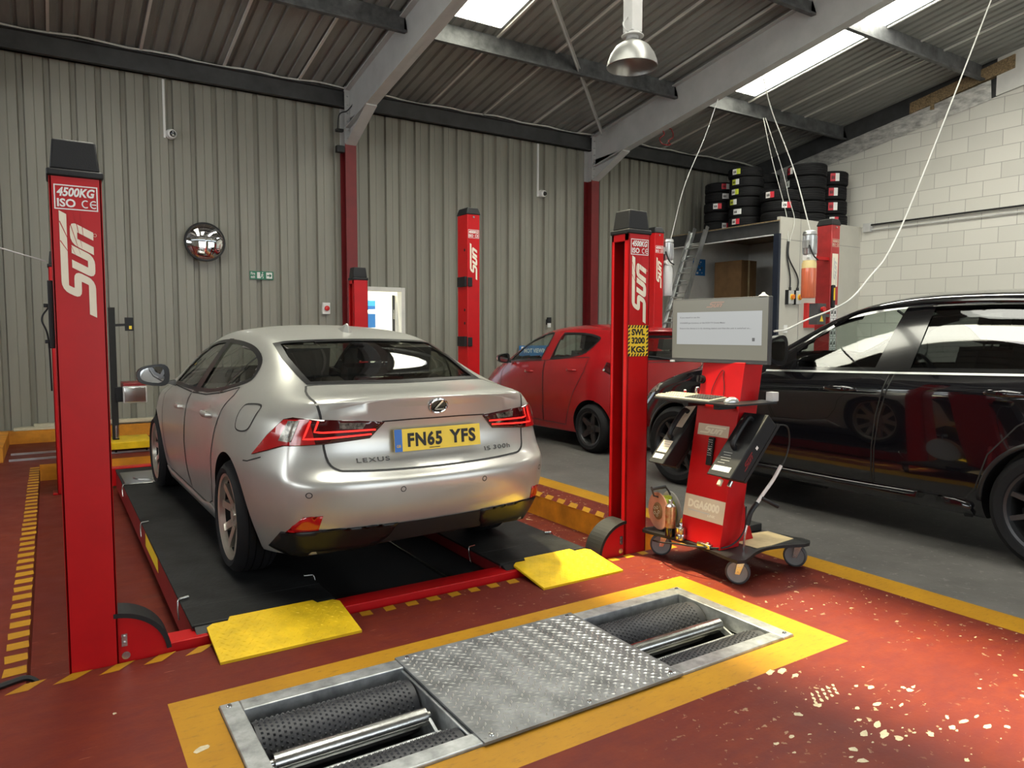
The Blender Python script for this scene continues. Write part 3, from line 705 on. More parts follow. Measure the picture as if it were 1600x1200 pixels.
def patch_geo(bvh, fr, poly, off=0.002, res=0.04, hole=None):
    B = resample(poly, res); pts = [Vector(p) for p in B]; edges = [(i, (i+1) % len(B)) for i in range(len(B))]
    if hole:
        H = resample(hole, res); k = len(pts); pts += [Vector(p) for p in H]; edges += [(k+i, k+(i+1) % len(H)) for i in range(len(H))]
    x0 = min(p[0] for p in B); x1 = max(p[0] for p in B); y0 = min(p[1] for p in B); y1 = max(p[1] for p in B)
    ip = offset_poly(poly, res*0.4); ih = offset_poly(hole, -res*0.4) if hole else None
    i = 0
    nx, ny = int((x1-x0)/res)+1, int((y1-y0)/res)+1
    for a in range(nx):
        for b in range(ny):
            x, y = x0+(a+0.5)*(x1-x0)/nx, y0+(b+0.5)*(y1-y0)/ny
            if inside(ip, x, y) and not (ih and inside(ih, x, y)): pts.append(Vector((x, y)))
    r = geometry.delaunay_2d_cdt(pts, edges, [], 0, 1e-6)
    vs = [cast(bvh, fr, p.x, p.y, off) for p in r[0]]
    fs = []
    for f in r[2]:
        cx = sum(r[0][k].x for k in f)/3; cy = sum(r[0][k].y for k in f)/3
        if inside(poly, cx, cy) and not (hole and inside(hole, cx, cy)): fs.append(tuple(f))
    return vs, fs
def ribbon_geo(bvh, fr, pts, w, off=0.003, res=0.03, closed=False):
    P = resample(pts, res, closed); n = len(P); vs = []; fs = []
    for i, p in enumerate(P):
        a = Vector(P[(i-1) % n] if closed else P[max(i-1, 0)]); c = Vector(P[(i+1) % n] if closed else P[min(i+1, n-1)])
        d = (c-a).normalized(); nn = Vector((-d.y, d.x))*w/2
        for s in (1, -1): vs.append(cast(bvh, fr, p[0]+nn.x*s, p[1]+nn.y*s, off))
    for i in range(n if closed else n-1):
        j = (i+1) % n; fs.append((2*i, 2*i+1, 2*j+1, 2*j))
    return vs, fs
class Skin:
    """collects projected patches for one part of a vehicle"""
    def __init__(s, bvh): s.b = bvh; s.mb = MB()
    def patch(s, fr, poly, off=0.002, res=0.04, m=0, mirror=False, hole=None):
        v, f = patch_geo(s.b, fr, poly, off, res, hole); return s._add(v, f, m, mirror)
    def ribbon(s, fr, pts, w, off=0.003, res=0.03, m=0, mirror=False, closed=False):
        v, f = ribbon_geo(s.b, fr, pts, w, off, res, closed); return s._add(v, f, m, mirror)
    def _add(s, v, f, m, mirror):
        if mirror: v = [Vector((-p.x, p.y, p.z)) for p in v]; f = [t[::-1] for t in f]
        s.mb.add(v, f, m); return s
    def build(s, name, mats, parent, thick=0.0):
        o = s.mb.build(name, mats, parent, local=True, angle=50, fix=False)
        bm = bmesh.new(); bm.from_mesh(o.data)
        bm.normal_update()
        c = Vector((0, 2.2, 0.75))
        fl = [f for f in bm.faces if f.normal.dot(f.calc_center_median()-Vector((0, min(max(f.calc_center_median().y, 0.9), 3.6), 0.6))) < 0]
        bmesh.ops.reverse_faces(bm, faces=fl); bm.to_mesh(o.data); bm.free()
        if thick:
            q = o.modifiers.new('thickness', 'SOLIDIFY'); q.thickness = thick; q.offset = -1
        return o

def make_wheel(root, x, y, z, R, rr, w, style, rimmat):
    s = -1 if x < 0 else 1
    def X(a): return x+s*a            # a: outward from tyre mid
    mb = MB(); h = w/2
    prof = [(rr, -h+0.012), (rr+0.012, -h), (R-0.045, -h-0.006), (R-0.012, -h+0.02), (R, -h+0.045), (R-0.004, -h+0.05), (R, -h+0.055), (R, -0.028), (R-0.008, -0.024), (R, -0.02), (R, 0.02), (R-0.008, 0.024), (R, 0.028), (R, h-0.055), (R-0.004, h-0.05), (R, h-0.045), (R-0.012, h-0.02), (R-0.045, h+0.006), (rr+0.012, h), (rr, h-0.012)]
    mb.lathe(prof, (x, y, z), (s, 0, 0), 56)
    ty = mb.build('tyre', 'rubber', root, local=True, angle=30)
    rm = MB(); ro = h-0.012
    rm.lathe([(rr-0.004, -h+0.02), (rr-0.02, -h+0.03), (rr-0.03, 0), (rr-0.024, ro-0.03)], (x, y, z), (s, 0, 0), 48, m=1); rm.lathe([(rr-0.024, ro-0.03), (rr-0.012, ro), (rr+0.004, ro+0.006), (rr+0.004, ro-0.01)], (x, y, z), (s, 0, 0), 48)
    def P(r, a, ax): return (X(ax), y+r*cos(a), z+r*sin(a))
    def bar(a0, a1, r0, r1, w0, w1, d0, d1, th):
        pts = []
        for dd in (-th, 0):
            for (r, a, ww, dp) in ((r0, a0, w0, d0), (r1, a1, w1, d1)):
                for q in (-1, 1):
                    t = atan2(q*ww/2, r); pts.append(P(sqrt(r*r+ww*ww/4), a+t, dp+dd))
        i = [0, 1, 3, 2, 4, 5, 7, 6]; rm.hexa([pts[k] for k in i])
    face = ro-0.015
    if style == 'five_double':
        for k in range(5):
            a = pi/2+k*2*pi/5+0.12
            bar(a-0.10, a-0.30, 0.06, rr-0.012, 0.05, 0.042, face-0.03, face, 0.035)
            bar(a+0.10, a+0.30, 0.06, rr-0.012, 0.05, 0.042, face-0.03, face, 0.035)
    elif style == 'five':
        for k in range(5):
            a = pi/2+k*2*pi/5+0.3
            bar(a, a, 0.05, rr-0.012, 0.085, 0.05, face-0.02, face, 0.03)
    else:
        for k in range(10):
            a = pi/2+k*2*pi/10
            bar(a, a, 0.05, rr-0.012, 0.035, 0.03, face-0.02, face, 0.03)
    rm.cyl((X(face-0.07), y, z), (X(face-0.012), y, z), 0.075, 0.07, 24)
    rm.cyl((X(face-0.012), y, z), (X(face-0.004), y, z), 0.034, 0.030, 20)
    for k in range(5):
        a = k*2*pi/5+0.5; rm.cyl((X(face-0.02), y+0.055*cos(a), z+0.055*sin(a)), (X(face-0.006), y+0.055*cos(a), z+0.055*sin(a)), 0.009, n=6)
    rm.build('wheel_rim', [rimmat, 'black_matt'], ty, local=True, angle=30)
    bd = MB(); bd.cyl((X(-0.02), y, z), (X(0.005), y, z), rr*0.72, n=32)
    bd.build('brake_disc', 'black_matt', ty, local=True)
    return ty

def finish_body(root, S, res, bvh, paint, windows, dark='cabin_dark'):
    """window openings, dark wheel wells, cabin lining"""
    bm = bmesh.new(); bm.from_mesh(res); bm.normal_update()
    kill = []
    for f in bm.faces:
        c = f.calc_center_median()
        for (fr, poly, lo, hi, both) in windows:
            if f.normal.dot(fr.D) > -0.1 and not both: continue
            p = Vector((-abs(c.x), c.y, c.z)) if both else c
            if both and abs(f.normal.x) < 0.12: continue
            u, v = fr.uv(p)
            if lo <= c.z <= hi and inside(poly, u, v): kill.append(f); break
    bmesh.ops.delete(bm, geom=kill, context='FACES')
    for f in bm.faces:
        c = f.calc_center_median(); f.smooth = True
        for (ya, za, ra) in S['arches']:
            d = sqrt((c.y-ya)**2+(c.z-za)**2)
            inw = Vector((0, ya-c.y, za-c.z))
            if d < ra+0.004 and abs(c.x) > S['well']-0.01 and (abs(f.normal.x) > 0.98 and abs(abs(c.x)-S['well']) < 0.004 or (abs(d-ra) < 0.006 and inw.length > 0 and abs(f.normal.dot(inw.normalized())) > 0.97 and abs(f.normal.x) < 0.05)): f.material_index = 1
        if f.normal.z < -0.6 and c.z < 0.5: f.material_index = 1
    me = bpy.data.meshes.new('body_shell'); bm.to_mesh(me)
    for m in (paint, 'gap_dark'): me.materials.append(MATS[m])
    me.set_sharp_from_angle(angle=radians(32))
    o = bpy.data.objects.new('body_shell', me); COL.objects.link(o); o.parent = root
    # lining: the cabin part of the shell again, 14 mm further in, dark
    bl = bmesh.new(); bl.from_mesh(res); bl.normal_update()
    rm = [f for f in bl.faces if f.calc_center_median().z < S['lin'][2] or not (S['lin'][0] < f.calc_center_median().y < S['lin'][1]) or any((inside(p, *fr.uv(Vector((-abs(f.calc_center_median().x), *f.calc_center_median()[1:])) if both else f.calc_center_median())) and lo <= f.calc_center_median().z <= hi and (both and abs(f.normal.x) > 0.12 or (not both and f.normal.dot(fr.D) < -0.1))) for (fr, p, lo, hi, both) in windows)]
    bmesh.ops.delete(bl, geom=rm, context='FACES')
    for v in bl.verts: v.co -= v.normal*0.016
    bmesh.ops.reverse_faces(bl, faces=bl.faces)
    ml = bpy.data.meshes.new('cabin_lining'); bl.to_mesh(ml); bl.free(); bm.free(); ml.materials.append(MATS[dark])
    ol = bpy.data.objects.new('cabin_lining', ml); COL.objects.link(ol); ol.parent = root
    return o

def seat(root, x, y, z, mt, w=0.50, back=0.62, rec=0.22):
    mb = MB()
    mb.obox((x, y, z+0.10), (1, 0, 0), (0, 1, -0.0), (0, 0, 1), w, 0.50, 0.16)
    d = Vector((0, -sin(rec), cos(rec))); n = Vector((0, cos(rec), sin(rec)))
    mb.obox(Vector((x, y-0.27, z+0.12))+d*back/2, (1, 0, 0), d, n, w, back, 0.13)
    mb.obox(Vector((x, y-0.27, z+0.12))+d*(back+0.13), (1, 0, 0), d, n, w*0.56, 0.18, 0.09)
    mb.cyl(Vector((x-0.06, y-0.27, z+0.12))+d*(back-0.02), Vector((x-0.06, y-0.27, z+0.12))+d*(back+0.08), 0.008, n=8)
    mb.cyl(Vector((x+0.06, y-0.27, z+0.12))+d*(back-0.02), Vector((x+0.06, y-0.27, z+0.12))+d*(back+0.08), 0.008, n=8)
    return mb.build('seat', mt, root, bevel=0.035, seg=3, local=True)
def cabin(root, wd, y0, y1, zf, seats, dash_y, dash_z, stx, shelf=None, mt='seat_leather'):
    mb = MB(); mb.box(-wd, wd, y0, y1, zf, zf+0.02)
    mb.box(-wd, -wd+0.03, y0, y1, zf, zf+0.45); mb.box(wd-0.03, wd, y0, y1, zf, zf+0.45)
    mb.box(-wd, wd, y1, y1+0.03, zf, dash_z); mb.box(-wd, wd, y0-0.03, y0, zf, dash_z+0.02)
    mb.build('cabin_floor', 'cabin_dark', root, local=True)
    d = MB(); d.hexa([(-wd, dash_y, dash_z-0.35), (wd, dash_y, dash_z-0.35), (wd, y1, dash_z-0.35), (-wd, y1, dash_z-0.35), (-wd, dash_y+0.06, dash_z), (wd, dash_y+0.06, dash_z), (wd, y1+0.1, dash_z), (-wd, y1+0.1, dash_z)])
    d.build('dashboard', 'cabin_dark', root, bevel=0.02, local=True)
    if shelf:
        sh = MB(); sh.box(-wd+0.05, wd-0.05, shelf[0], shelf[1], shelf[2]-0.02, shelf[2]); sh.build('parcel_shelf', 'cabin_dark', root, bevel=0.008, local=True)
    c = Vector((stx, dash_y-0.16, dash_z-0.02)); n = Vector((0, -0.92, 0.4)).normalized(); u = Vector((1, 0, 0)); w = n.cross(u)
    st = MB(); st.tube([c+u*0.18*cos(2*pi*k/32)+w*0.18*sin(2*pi*k/32) for k in range(33)], 0.016, 8, caps=False)
    st.obox(c, u, w, n, 0.30, 0.05, 0.03); st.obox(c-w*0.07*(1 if w.z > 0 else -1), u, w, n, 0.05, 0.16, 0.03); st.cyl(c, c-n*0.2, 0.03, n=12)
    st.build('steering_wheel', 'black_plastic', root, local=True)
    for a in seats: seat(root, *a, mt)

def door_mirror(root, c, s, W, Hh, D, paint, base, glassy=True):
    """c: centre of the mirror head, s: side sign; glass faces backwards (-y)"""
    mb = MB(); c = V3(c); n = 20
    prof = [(0.0, 0.62), (0.35, 0.60), (0.62, 0.5), (0.85, 0.3), (1.0, 0.0)]
    ring = lambda k, sc, y: (c.x+s*sc*W/2*(cos(k) if cos(k) > 0 else cos(k)*1.0), c.y+y, c.z+sc*Hh/2*sin(k)*(1.0 if s*1 else 1)+0.012*cos(k))
    pts = []; m = [(1.0, -D*0.35), (1.03, -D*0.1), (0.96, D*0.2), (0.78, D*0.45), (0.45, D*0.62), (0.0, D*0.68)]
    def sup(k):
        e = 2/3.0; cx, sx = cos(k), sin(k); return (abs(cx)**e*(1 if cx > 0 else -1), abs(sx)**e*(1 if sx > 0 else -1))
    for (sc, y) in m:
        for i in range(n):
            a, b = sup(2*pi*i/n); pts.append((c.x+s*W/2*sc*a, c.y+y, c.z+Hh/2*sc*b*(1-0.22*a)))
    fs = []
    for q in range(len(m)-1):
        for i in range(n): fs.append((q*n+i, q*n+(i+1) % n, (q+1)*n+(i+1) % n, (q+1)*n+i))
    mb.add(pts, fs[:n], 1); mb.add(pts, fs[n:], 0)
    mb.add(pts[:n], [tuple(range(n))], 1)
    b = V3(base); mb.hexa([c+V3(q) for q in ((-s*W*0.5, -0.02, -Hh*0.45), (-s*W*0.2, -0.02, -Hh*0.42), (-s*W*0.2, 0.05, -Hh*0.42), (-s*W*0.5, 0.05, -Hh*0.45))]+[b+V3(q) for q in ((0, -0.03, 0.0), (0, -0.03, 0.05), (0, 0.06, 0.05), (0, 0.06, 0.0))], 1)
    o = mb.build('door_mirror', [paint, 'trim_black'], root, local=True, angle=50)
    g = MB(); g.add([(c.x+s*.008+(p[0]-c.x)*0.74, c.y-D*0.36, c.z+.004+(p[2]-c.z)*0.74) for p in pts[:n]], [tuple(range(n))]); g.build('mirror_glass', 'mirror_glass', o, local=True)
    return o

# ---------------------------------------------------------------- silver saloon on the lift
SAL = dict(
    ys=[.30, .50, .75, 1.0, 1.3, 1.65, 2.05, 2.5, 2.95, 3.3, 3.55, 3.8, 4.1, 4.38], well=.60, cp=2.6,
    arches=[(.985, .325, .375), (3.785, .325, .375)], lin=(.5, 3.7, .80),
    rows=[
     ([(.3, .70), (.6, .80), (1, .83), (3.9, .83), (4.4, .70)], [(.3, .235), (.6, .20), (1.3, .165), (3.3, .16), (4.4, .2)], (.17, .275, .08), (4.55, .2, .12)),
     ([(.3, .80), (.55, .875), (1, .90), (1.6, .878), (3.2, .87), (3.8, .895), (4.2, .85), (4.4, .76)], [(.3, .40), (1, .40), (1.6, .34), (3, .33), (4.4, .36)], (.03, .40, .12), (4.64, .38, .16)),
     ([(.3, .815), (.55, .885), (1, .912), (1.6, .898), (3.2, .888), (3.8, .905), (4.2, .86), (4.4, .78)], [(.3, .63), (.6, .625), (1, .63), (2, .57), (4.4, .54)], (-.015, .638, .13), (4.66, .56, .18)),
     ([(.3, .80), (.55, .875), (1, .905), (1.6, .895), (3.2, .887), (3.8, .90), (4.4, .74)], [(.3, .70), (1, .72), (2, .66), (4.4, .64)], (.075, .672, .11), (4.62, .64, .2)),
     ([(.3, .775), (.55, .855), (1, .895), (1.6, .89), (3.8, .885), (4.4, .70)], [(.3, .81), (1, .83), (2, .79), (4.4, .70)], (.13, .80, .09), (4.58, .70, .24)),
     ([(.3, .745), (.55, .825), (1, .872), (1.6, .872), (3.2, .862), (3.8, .85), (4.4, .66)], [(.3, .955), (1, .955), (2, .92), (3.2, .885), (3.8, .86), (4.4, .76)], (.105, .945, .11), (4.54, .76, .27)),
     ([(.3, .672), (.6, .74), (1, .795), (1.4, .82), (2, .828), (3, .815), (3.4, .80), (3.8, .77), (4.4, .60)], [(.3, 1.025), (.6, 1.055), (1, 1.06), (1.4, 1.02), (2, .985), (3, .955), (3.5, .93), (3.8, .91), (4.4, .79)], (.075, 1.05, .12), (4.50, .79, .29)),
     ([(.3, .60), (.6, .572), (1, .585), (1.3, .59), (1.7, .60), (2.3, .615), (2.75, .63), (3.1, .67), (3.4, .725), (3.6, .75), (3.9, .70), (4.4, .52)], [(.3, 1.06), (.5, 1.074), (.75, 1.15), (1., 1.248), (1.3, 1.342), (1.65, 1.378), (2.05, 1.385), (2.5, 1.37), (2.95, 1.255), (3.3, 1.105), (3.55, 1.0), (3.8, .95), (4.4, .815)], (.15, 1.066, .10), (4.46, .81, .30))],
    zc=[(.3, 1.068), (.5, 1.078), (.75, 1.158), (1, 1.263), (1.3, 1.378), (1.65, 1.438), (2.05, 1.448), (2.5, 1.438), (2.95, 1.345), (3.3, 1.19), (3.55, 1.07), (3.8, 1.01), (4.1, .955), (4.38, .87)],
    crease=[(6, 0, 4, .75), (5, 4, 17, .25), (2, 0, 4, .3), (0, 0, 26, .5), (7, 0, 3, .4), (5, 0, 3, .45)])
def build_saloon():
    root = thing('car', 'silver four-door saloon car parked on the lift, yellow number plate, red tail lamps lit', 'car', (1.758, 3.39, 0.06))
    root.rotation_euler = (0, 0, radians(1.3))
    res, bvh = body_surface(SAL)
    side = curve2([(3.24, .962), (2.5, .965), (1.78, .985)], 4, False)+curve2([(1.78, .985), (1.4, 1.025), (1.07, 1.085), (1.03, 1.13), (1.14, 1.22), (1.38, 1.29), (1.7, 1.325), (2.1, 1.335), (2.5, 1.31), (2.82, 1.22), (3.05, 1.10), (3.24, .962)], 5, False)[1:-1]
    FG = Frame((0, .8, -.6), (1, 0, 0), (0, .6, .8)); gv = lambda x, y, z: FG.uv((x, y, z))
    rearw = [gv(-.555, .585, 1.092), gv(0, .55, 1.087), gv(.555, .585, 1.092), gv(.565, 1.0, 1.235), gv(.545, 1.265, 1.315), gv(0, 1.235, 1.338), gv(-.545, 1.265, 1.315), gv(-.565, 1.0, 1.235)]
    FW = Frame((0, -.8, -.6), (1, 0, 0), (0, -.6, .8)); wv = lambda x, y, z: FW.uv((x, y, z))
    frontw = [wv(-.70, 3.50, 1.03), wv(0, 3.62, 1.04), wv(.70, 3.50, 1.03), wv(.60, 2.72, 1.34), wv(0, 2.68, 1.40), wv(-.60, 2.72, 1.34)]
    wins = [(FL, offset_poly(side, .02), .9, 1.5, True), (FG, offset_poly(rearw, .02), 1.05, 1.5, False), (FW, offset_poly(frontw, .02), .98, 1.5, False)]
    finish_body(root, SAL, res, bvh, 'silver_paint', wins)
    for mir in (False, True):
        k = Skin(bvh); k.patch(FL, side, .003, .04, 0, mir, hole=offset_poly(side, .024))
        bp = [(2.02, .97), (2.20, .965), (2.12, 1.36), (2.0, 1.36)]
        k.patch(FL, [(2.06, .965), (2.24, .965), (2.10, 1.34), (1.98, 1.34)], .0045, .05, 0, mir)
        k.ribbon(FL, [(1.43, 1.0), (1.33, 1.12), (1.22, 1.25)], .02, .005, .05, 0, mir)
        k.build('window_surround', 'trim_black', root)
        fg = [p for p in side if p[0] > 2.10]; 
        g = Skin(bvh); g.patch(FL, offset_poly(side, .01), -.004, .06, 0, mir); g.build('side_glass', 'window_smoke', root)
        d = Skin(bvh)
        rd = [(2.26, .955), (1.78, .972), (1.36, 1.015), (1.10, 1.06), (1.09, 1.02), (1.18, .93), (1.30, .80), (1.40, .62), (1.46, .42), (1.56, .30), (1.75, .245), (2.30, .245), (2.36, .42), (2.36, .62), (2.32, .80)]
        d.patch(FL, rd, .0014, .05, 0, mir); d.ribbon(FL, rd, .009, .0022, .03, 1, mir, True); do = d.build('rear_door', ['silver_paint', 'gap_dark'], root)
        fd = [(2.285, .955), (3.26, .955), (3.40, .86), (3.36, .60), (3.28, .35), (3.24, .245), (2.33, .245), (2.385, .42), (2.385, .62), (2.345, .80)]
        d = Skin(bvh); d.patch(FL, fd, .0014, .05, 0, mir); d.ribbon(FL, fd, .009, .0022, .03, 1, mir, True); fo = d.build('front_door', ['silver_paint', 'gap_dark'], root)
        for (py, pz, par) in ((1.52, .872, do), (2.53, .838, fo)):
            s = 1 if mir else -1; b = cast(bvh, FL, py, pz, 0); x = abs(b.x)*s
            h = MB()
            for a in range(1): 
                pts = [(-.11, 0.0, .012), (-.08, .030, .018), (0, .038, .020), (.09, .030, .017), (.115, 0.0, .011)]
                ring = [[(x+s*e+s*.012*cos(t), py-dy, pz+.0+r*sin(t)) for t in [2*pi*i/10 for i in range(10)]] for (dy, e, r) in pts]
                vs = [q for R in ring for q in R]; fs = [(i*10+j, i*10+(j+1) % 10, (i+1)*10+(j+1) % 10, (i+1)*10+j) for i in range(4) for j in range(10)]+[tuple(range(10)), tuple(range(40, 50))]
                h.add(vs, fs)
            h.build('door_handle', 'silver_paint', par, local=True)
            c = Skin(bvh); c.patch(FL, [(py-.02+.055*cos(t), pz+.005+.052*sin(t)) for t in [2*pi*i/20 for i in range(20)]], .0026, .03, 0, mir); c.build('handle_cup', 'silver_paint', par)
        door_mirror(root, ((1 if mir else -1)*1.0, 3.02, 1.045), 1 if mir else -1, .235, .165, .13, 'silver_paint', ((1 if mir else -1)*.83, 3.06, .95))
        sk = Skin(bvh); sk.patch(FL, [(1.42, .20), (1.60, .275), (1.9, .235), (3.2, .235), (3.36, .26), (3.34, .17), (1.5, .17)], .012, .05, 0, mir); sk.build('side_sill', 'silver_paint', root, .01)
        fw = Skin(bvh); fw.ribbon(FL, [(3.42, .87), (3.385, .60), (3.30, .33)], .006, .002, .03, 0, mir)
        fw.build('front_wing_gap', 'gap_dark', root)
    fl = Skin(bvh); q = curve2([(.62, .995), (.78, .99), (.82, .965), (.845, .90), (.83, .855), (.74, .848), (.65, .872), (.605, .95)], 4)
    fl.patch(FL, q, .0012, .05, 0); fl.ribbon(FL, q, .008, .002, .03, 1, False, True); fl.build('fuel_flap', ['silver_paint', 'gap_dark'], root)
    # glass
    g = Skin(bvh); g.patch(FG, rearw, .003, .06, 0, hole=offset_poly(rearw, .035)); g.build('rear_window_surround', 'trim_black', root)
    g = Skin(bvh); g.patch(FG, offset_poly(rearw, .008), -.002, .06); g.build('rear_window_glass', 'window_smoke', root)
    g = Skin(bvh); g.patch(FW, frontw, .003, .06, 0, hole=offset_poly(frontw, .04)); g.build('windscreen_surround', 'trim_black', root)
    g = Skin(bvh); g.patch(FW, offset_poly(frontw, .008), -.002, .08); g.build('windscreen_glass', 'window_clear', root)
    # boot lid
    bl = [gv(0, .53, 1.085), gv(.50, .565, 1.09), gv(.575, .53, 1.085), gv(.625, .30, 1.05), gv(.61, .16, .96), gv(.606, .2, .83), gv(.59, .19, .71)]
    bl += [gv(.555, .17, .668), gv(.50, .15, .658), gv(.3, .11, .655), gv(0, .09, .655)]
    bl += [(-a, b) for a, b in bl[-2:0:-1]]
    bl = curve2(bl, 3); k = Skin(bvh); k.patch(FG, bl, .0014, .045); k.ribbon(FG, bl, .011, .0026, .03, 1, False, True); boot = k.build('boot_lid', ['silver_paint', 'gap_dark'], root)
    k = Skin(bvh); k.ribbon(FB, [(-.31, .927), (-.15, .931), (.15, .931), (.31, .927)], .007, .004, .03); k.build('boot_handle_edge', 'trim_black', boot)
    # bumper line, valance
    k = Skin(bvh)
    for mir in (False, True): k.ribbon(FL, [(.46, .742), (.60, .705), (.66, .70)], .007, .002, .02, 0, mir)
    k.build('bumper_gap', 'gap_dark', root)
    FD = Frame((.5, .866, 0), (.866, -.5, 0), (0, 0, 1)); dv = lambda x, y, z: FD.uv((x, y, z))
    val = [(-.78, .372), (-.645, .39), (-.27, .398), (.27, .398), (.645, .39), (.78, .372), (.70, .285), (-.70, .285)]
    k = Skin(bvh); k.patch(FB, val, .004, .04); k.build('rear_valance', 'black_matt', root)
    fin = [dv(-.835, .44, .26), dv(-.80, .30, .372), dv(-.645, .14, .398), dv(-.265, .05, .399), dv(-.33, .05, .32), dv(-.40, .08, .262), dv(-.60, .14, .236), dv(-.78, .3, .232)]
    for mir in (False, True):
        k = Skin(bvh); k.patch(FD, fin, .008, .03, 0, mir); k.build('diffuser_fin', 'valance_black', root, .008)
        k = Skin(bvh); k.patch(FD, [dv(-.70, .2, .470), dv(-.615, .15, .477), dv(-.648, .15, .40), dv(-.775, .28, .378)], .005, .02, 0, mir); k.build('reflector', 'lens_red', root, .004)
        # tail lamp
        lamp = [dv(-.30, .12, .926), dv(-.384, .125, .843), dv(-.603, .2, .822), dv(-.77, .30, .815), dv(-.892, .50, .745), dv(-.835, .39, .86), dv(-.775, .30, .945), dv(-.735, .26, .957), dv(-.60, .19, .949), dv(-.45, .15, .94)]
        k = Skin(bvh); k.patch(FD, lamp, .007, .03, 0, mir); L = k.build('tail_lamp', 'lens_dark', root, .007)
        k = Skin(bvh); k.patch(FD, [dv(-.64, .2, .825), dv(-.77, .30, .818), dv(-.888, .50, .748), dv(-.833, .39, .857), dv(-.773, .30, .942), dv(-.66, .22, .951)], .009, .025, 0, mir); k.build('red_lens', 'lens_red', L)
        k = Skin(bvh); k.patch(FD, [dv(-.705, .24, .942), dv(-.755, .27, .938), dv(-.79, .315, .838), dv(-.735, .27, .836)], .011, .02, 0, mir); k.build('clear_lens', 'lens_clear', L)
        k = Skin(bvh); k.patch(FD, [dv(-.40, .13, .925), dv(-.42, .13, .895), dv(-.53, .16, .90), dv(-.53, .16, .932)], .010, .02, 0, mir); k.build('reversing_lens', 'lens_clear', L)
        k = Skin(bvh)
        k.ribbon(FD, [dv(-.622, .2, .942), dv(-.645, .2, .888), dv(-.61, .19, .884), dv(-.355, .12, .889)], .009, .012, .02, 0, mir)
        k.ribbon(FD, [dv(-.658, .21, .944), dv(-.695, .22, .852), dv(-.61, .19, .853), dv(-.378, .12, .866)], .009, .012, .02, 0, mir)
        k.build('led_strip', 'led_red', L)
        k = Skin(bvh)
        for (u, z) in ((-.70, .585), (-.245, .585)): k.ribbon(FB, [(u+.013*cos(t), z+.013*sin(t)) for t in [2*pi*i/14 for i in range(14)]], .004, .002, .02, 0, mir, True)
        k.build('parking_sensor', 'gap_dark', root)
    # number plate
    O = Vector((-.26, .083, .766)); U = Vector((1, 0, 0)); Vv = Vector((0, .10, 1)).normalized(); N = U.cross(Vv)
    mb = MB(); mb.obox(O+U*.26+Vv*.0585, U, Vv, N, .52, .117, .006, 0)
    rect_on(mb, O, U, Vv, .044, .117, 1, .0036)
    text_on(mb, 'FN65', O+U*.075+Vv*.021, U, Vv, .205, .076, .042, 0, 2, .0042, 1.12)
    text_on(mb, 'YFS', O+U*.325+Vv*.021, U, Vv, .165, .076, .042, 0, 2, .0042, 1.12)
    text_on(mb, 'GB', O+U*.011+Vv*.022, U, Vv, .024, .015, .02, 0, 3, .0042)
    rect_on(mb, O+U*.20+Vv*.008, U, Vv, .065, .004, 2, .0042)
    mb.build('number_plate', ['yellow_label', 'blue_plate', 'gap_dark', 'yellow_paint'], boot, local=True, smooth=False, fix=False)
    # badge: ring with a slanted letter
    hb_ = bvh.ray_cast(FB.o(0, .998), FB.D); n = hb_[1] if hb_[1].y < 0 else -hb_[1]; c = hb_[0]+n*.010; U = Vector((1, 0, 0)); Vv = n.cross(U)*-1
    if Vv.z < 0: Vv = -Vv
    mb = MB(); mb.tube([c+U*.052*cos(2*pi*k/32)+Vv*.038*sin(2*pi*k/32) for k in range(33)], .0055, 8, caps=False, m=0)
    mb.add([c-n*.001+U*.05*cos(2*pi*k/32)+Vv*.036*sin(2*pi*k/32) for k in range(32)], [tuple(range(32))], 1)
    v, f = strokes([rnd([(.020, .030), (-.022, -.018), (.035, -.018)], .01)], .010); onplane(mb, v, f, c, U, Vv, .004 if U.cross(Vv).dot(n) > 0 else -.004, 0)
    mb.build('maker_badge', ['chrome', 'black_gloss'], boot, local=True, fix=False)
    k = MB(); y = .098
    for (s, x0, z0, w, h, sh) in (('LEXUS', -.452, .722, .175, .022, 0), ('IS', .305, .722, .04, .022, 0), ('300h', .365, .722, .125, .024, .1)):
        for i in range(1):
            v, f = text2d(s, .012, sh, 1.15); k.add([cast(bvh, FB, x0+a, z0+b, .005) for a, b in fit2d(v, w, h)], f)
    k.build('model_lettering', 'dark_chrome', boot, local=True, smooth=False, fix=False)
    # aerial fin
    mb = MB(); p = cast(bvh, FT, 0, 1.38, 0); z = p.z-.01
    mb.add([(-.032, 1.62, z+.012), (.032, 1.62, z+.012), (.04, 1.40, z), (-.04, 1.40, z), (-.006, 1.405, z+.075), (.006, 1.405, z+.075), (0, 1.37, z), (0, 1.385, z+.06)], [(0, 1, 5, 4), (1, 2, 5), (0, 4, 3), (2, 6, 7, 5), (3, 4, 7, 6), (4, 5, 7)]); mb.build('roof_aerial', 'silver_paint', root, bevel=.004, local=True)
    # wiper-less rear, high brake lamp, exhaust trim
    mb = MB(); mb.box(-.16, .16, .86, .90, 1.085, 1.11); mb.build('high_brake_lamp', 'lens_dark', root, local=True)
    for (x, y) in ((-.795, .985), (.795, .985), (-.79, 3.785), (.79, 3.785)): make_wheel(root, x, y, .325, .325, .245, .225, 'five_double', 'rim_silver')
    mb = MB(); mb.box(-.75, .75, .75, 4.2, .20, .26); mb.cyl((-.7, .985, .3), (.7, .985, .3), .05); mb.cyl((-.7, 3.785, .3), (.7, 3.785, .3), .05); mb.tube(smoothpath([(-.4, 3.2, .22), (-.35, 2, .2), (-.45, .9, .24), (-.45, .3, .27)]), .035); mb.build('underbody', 'black_matt', root, local=True)
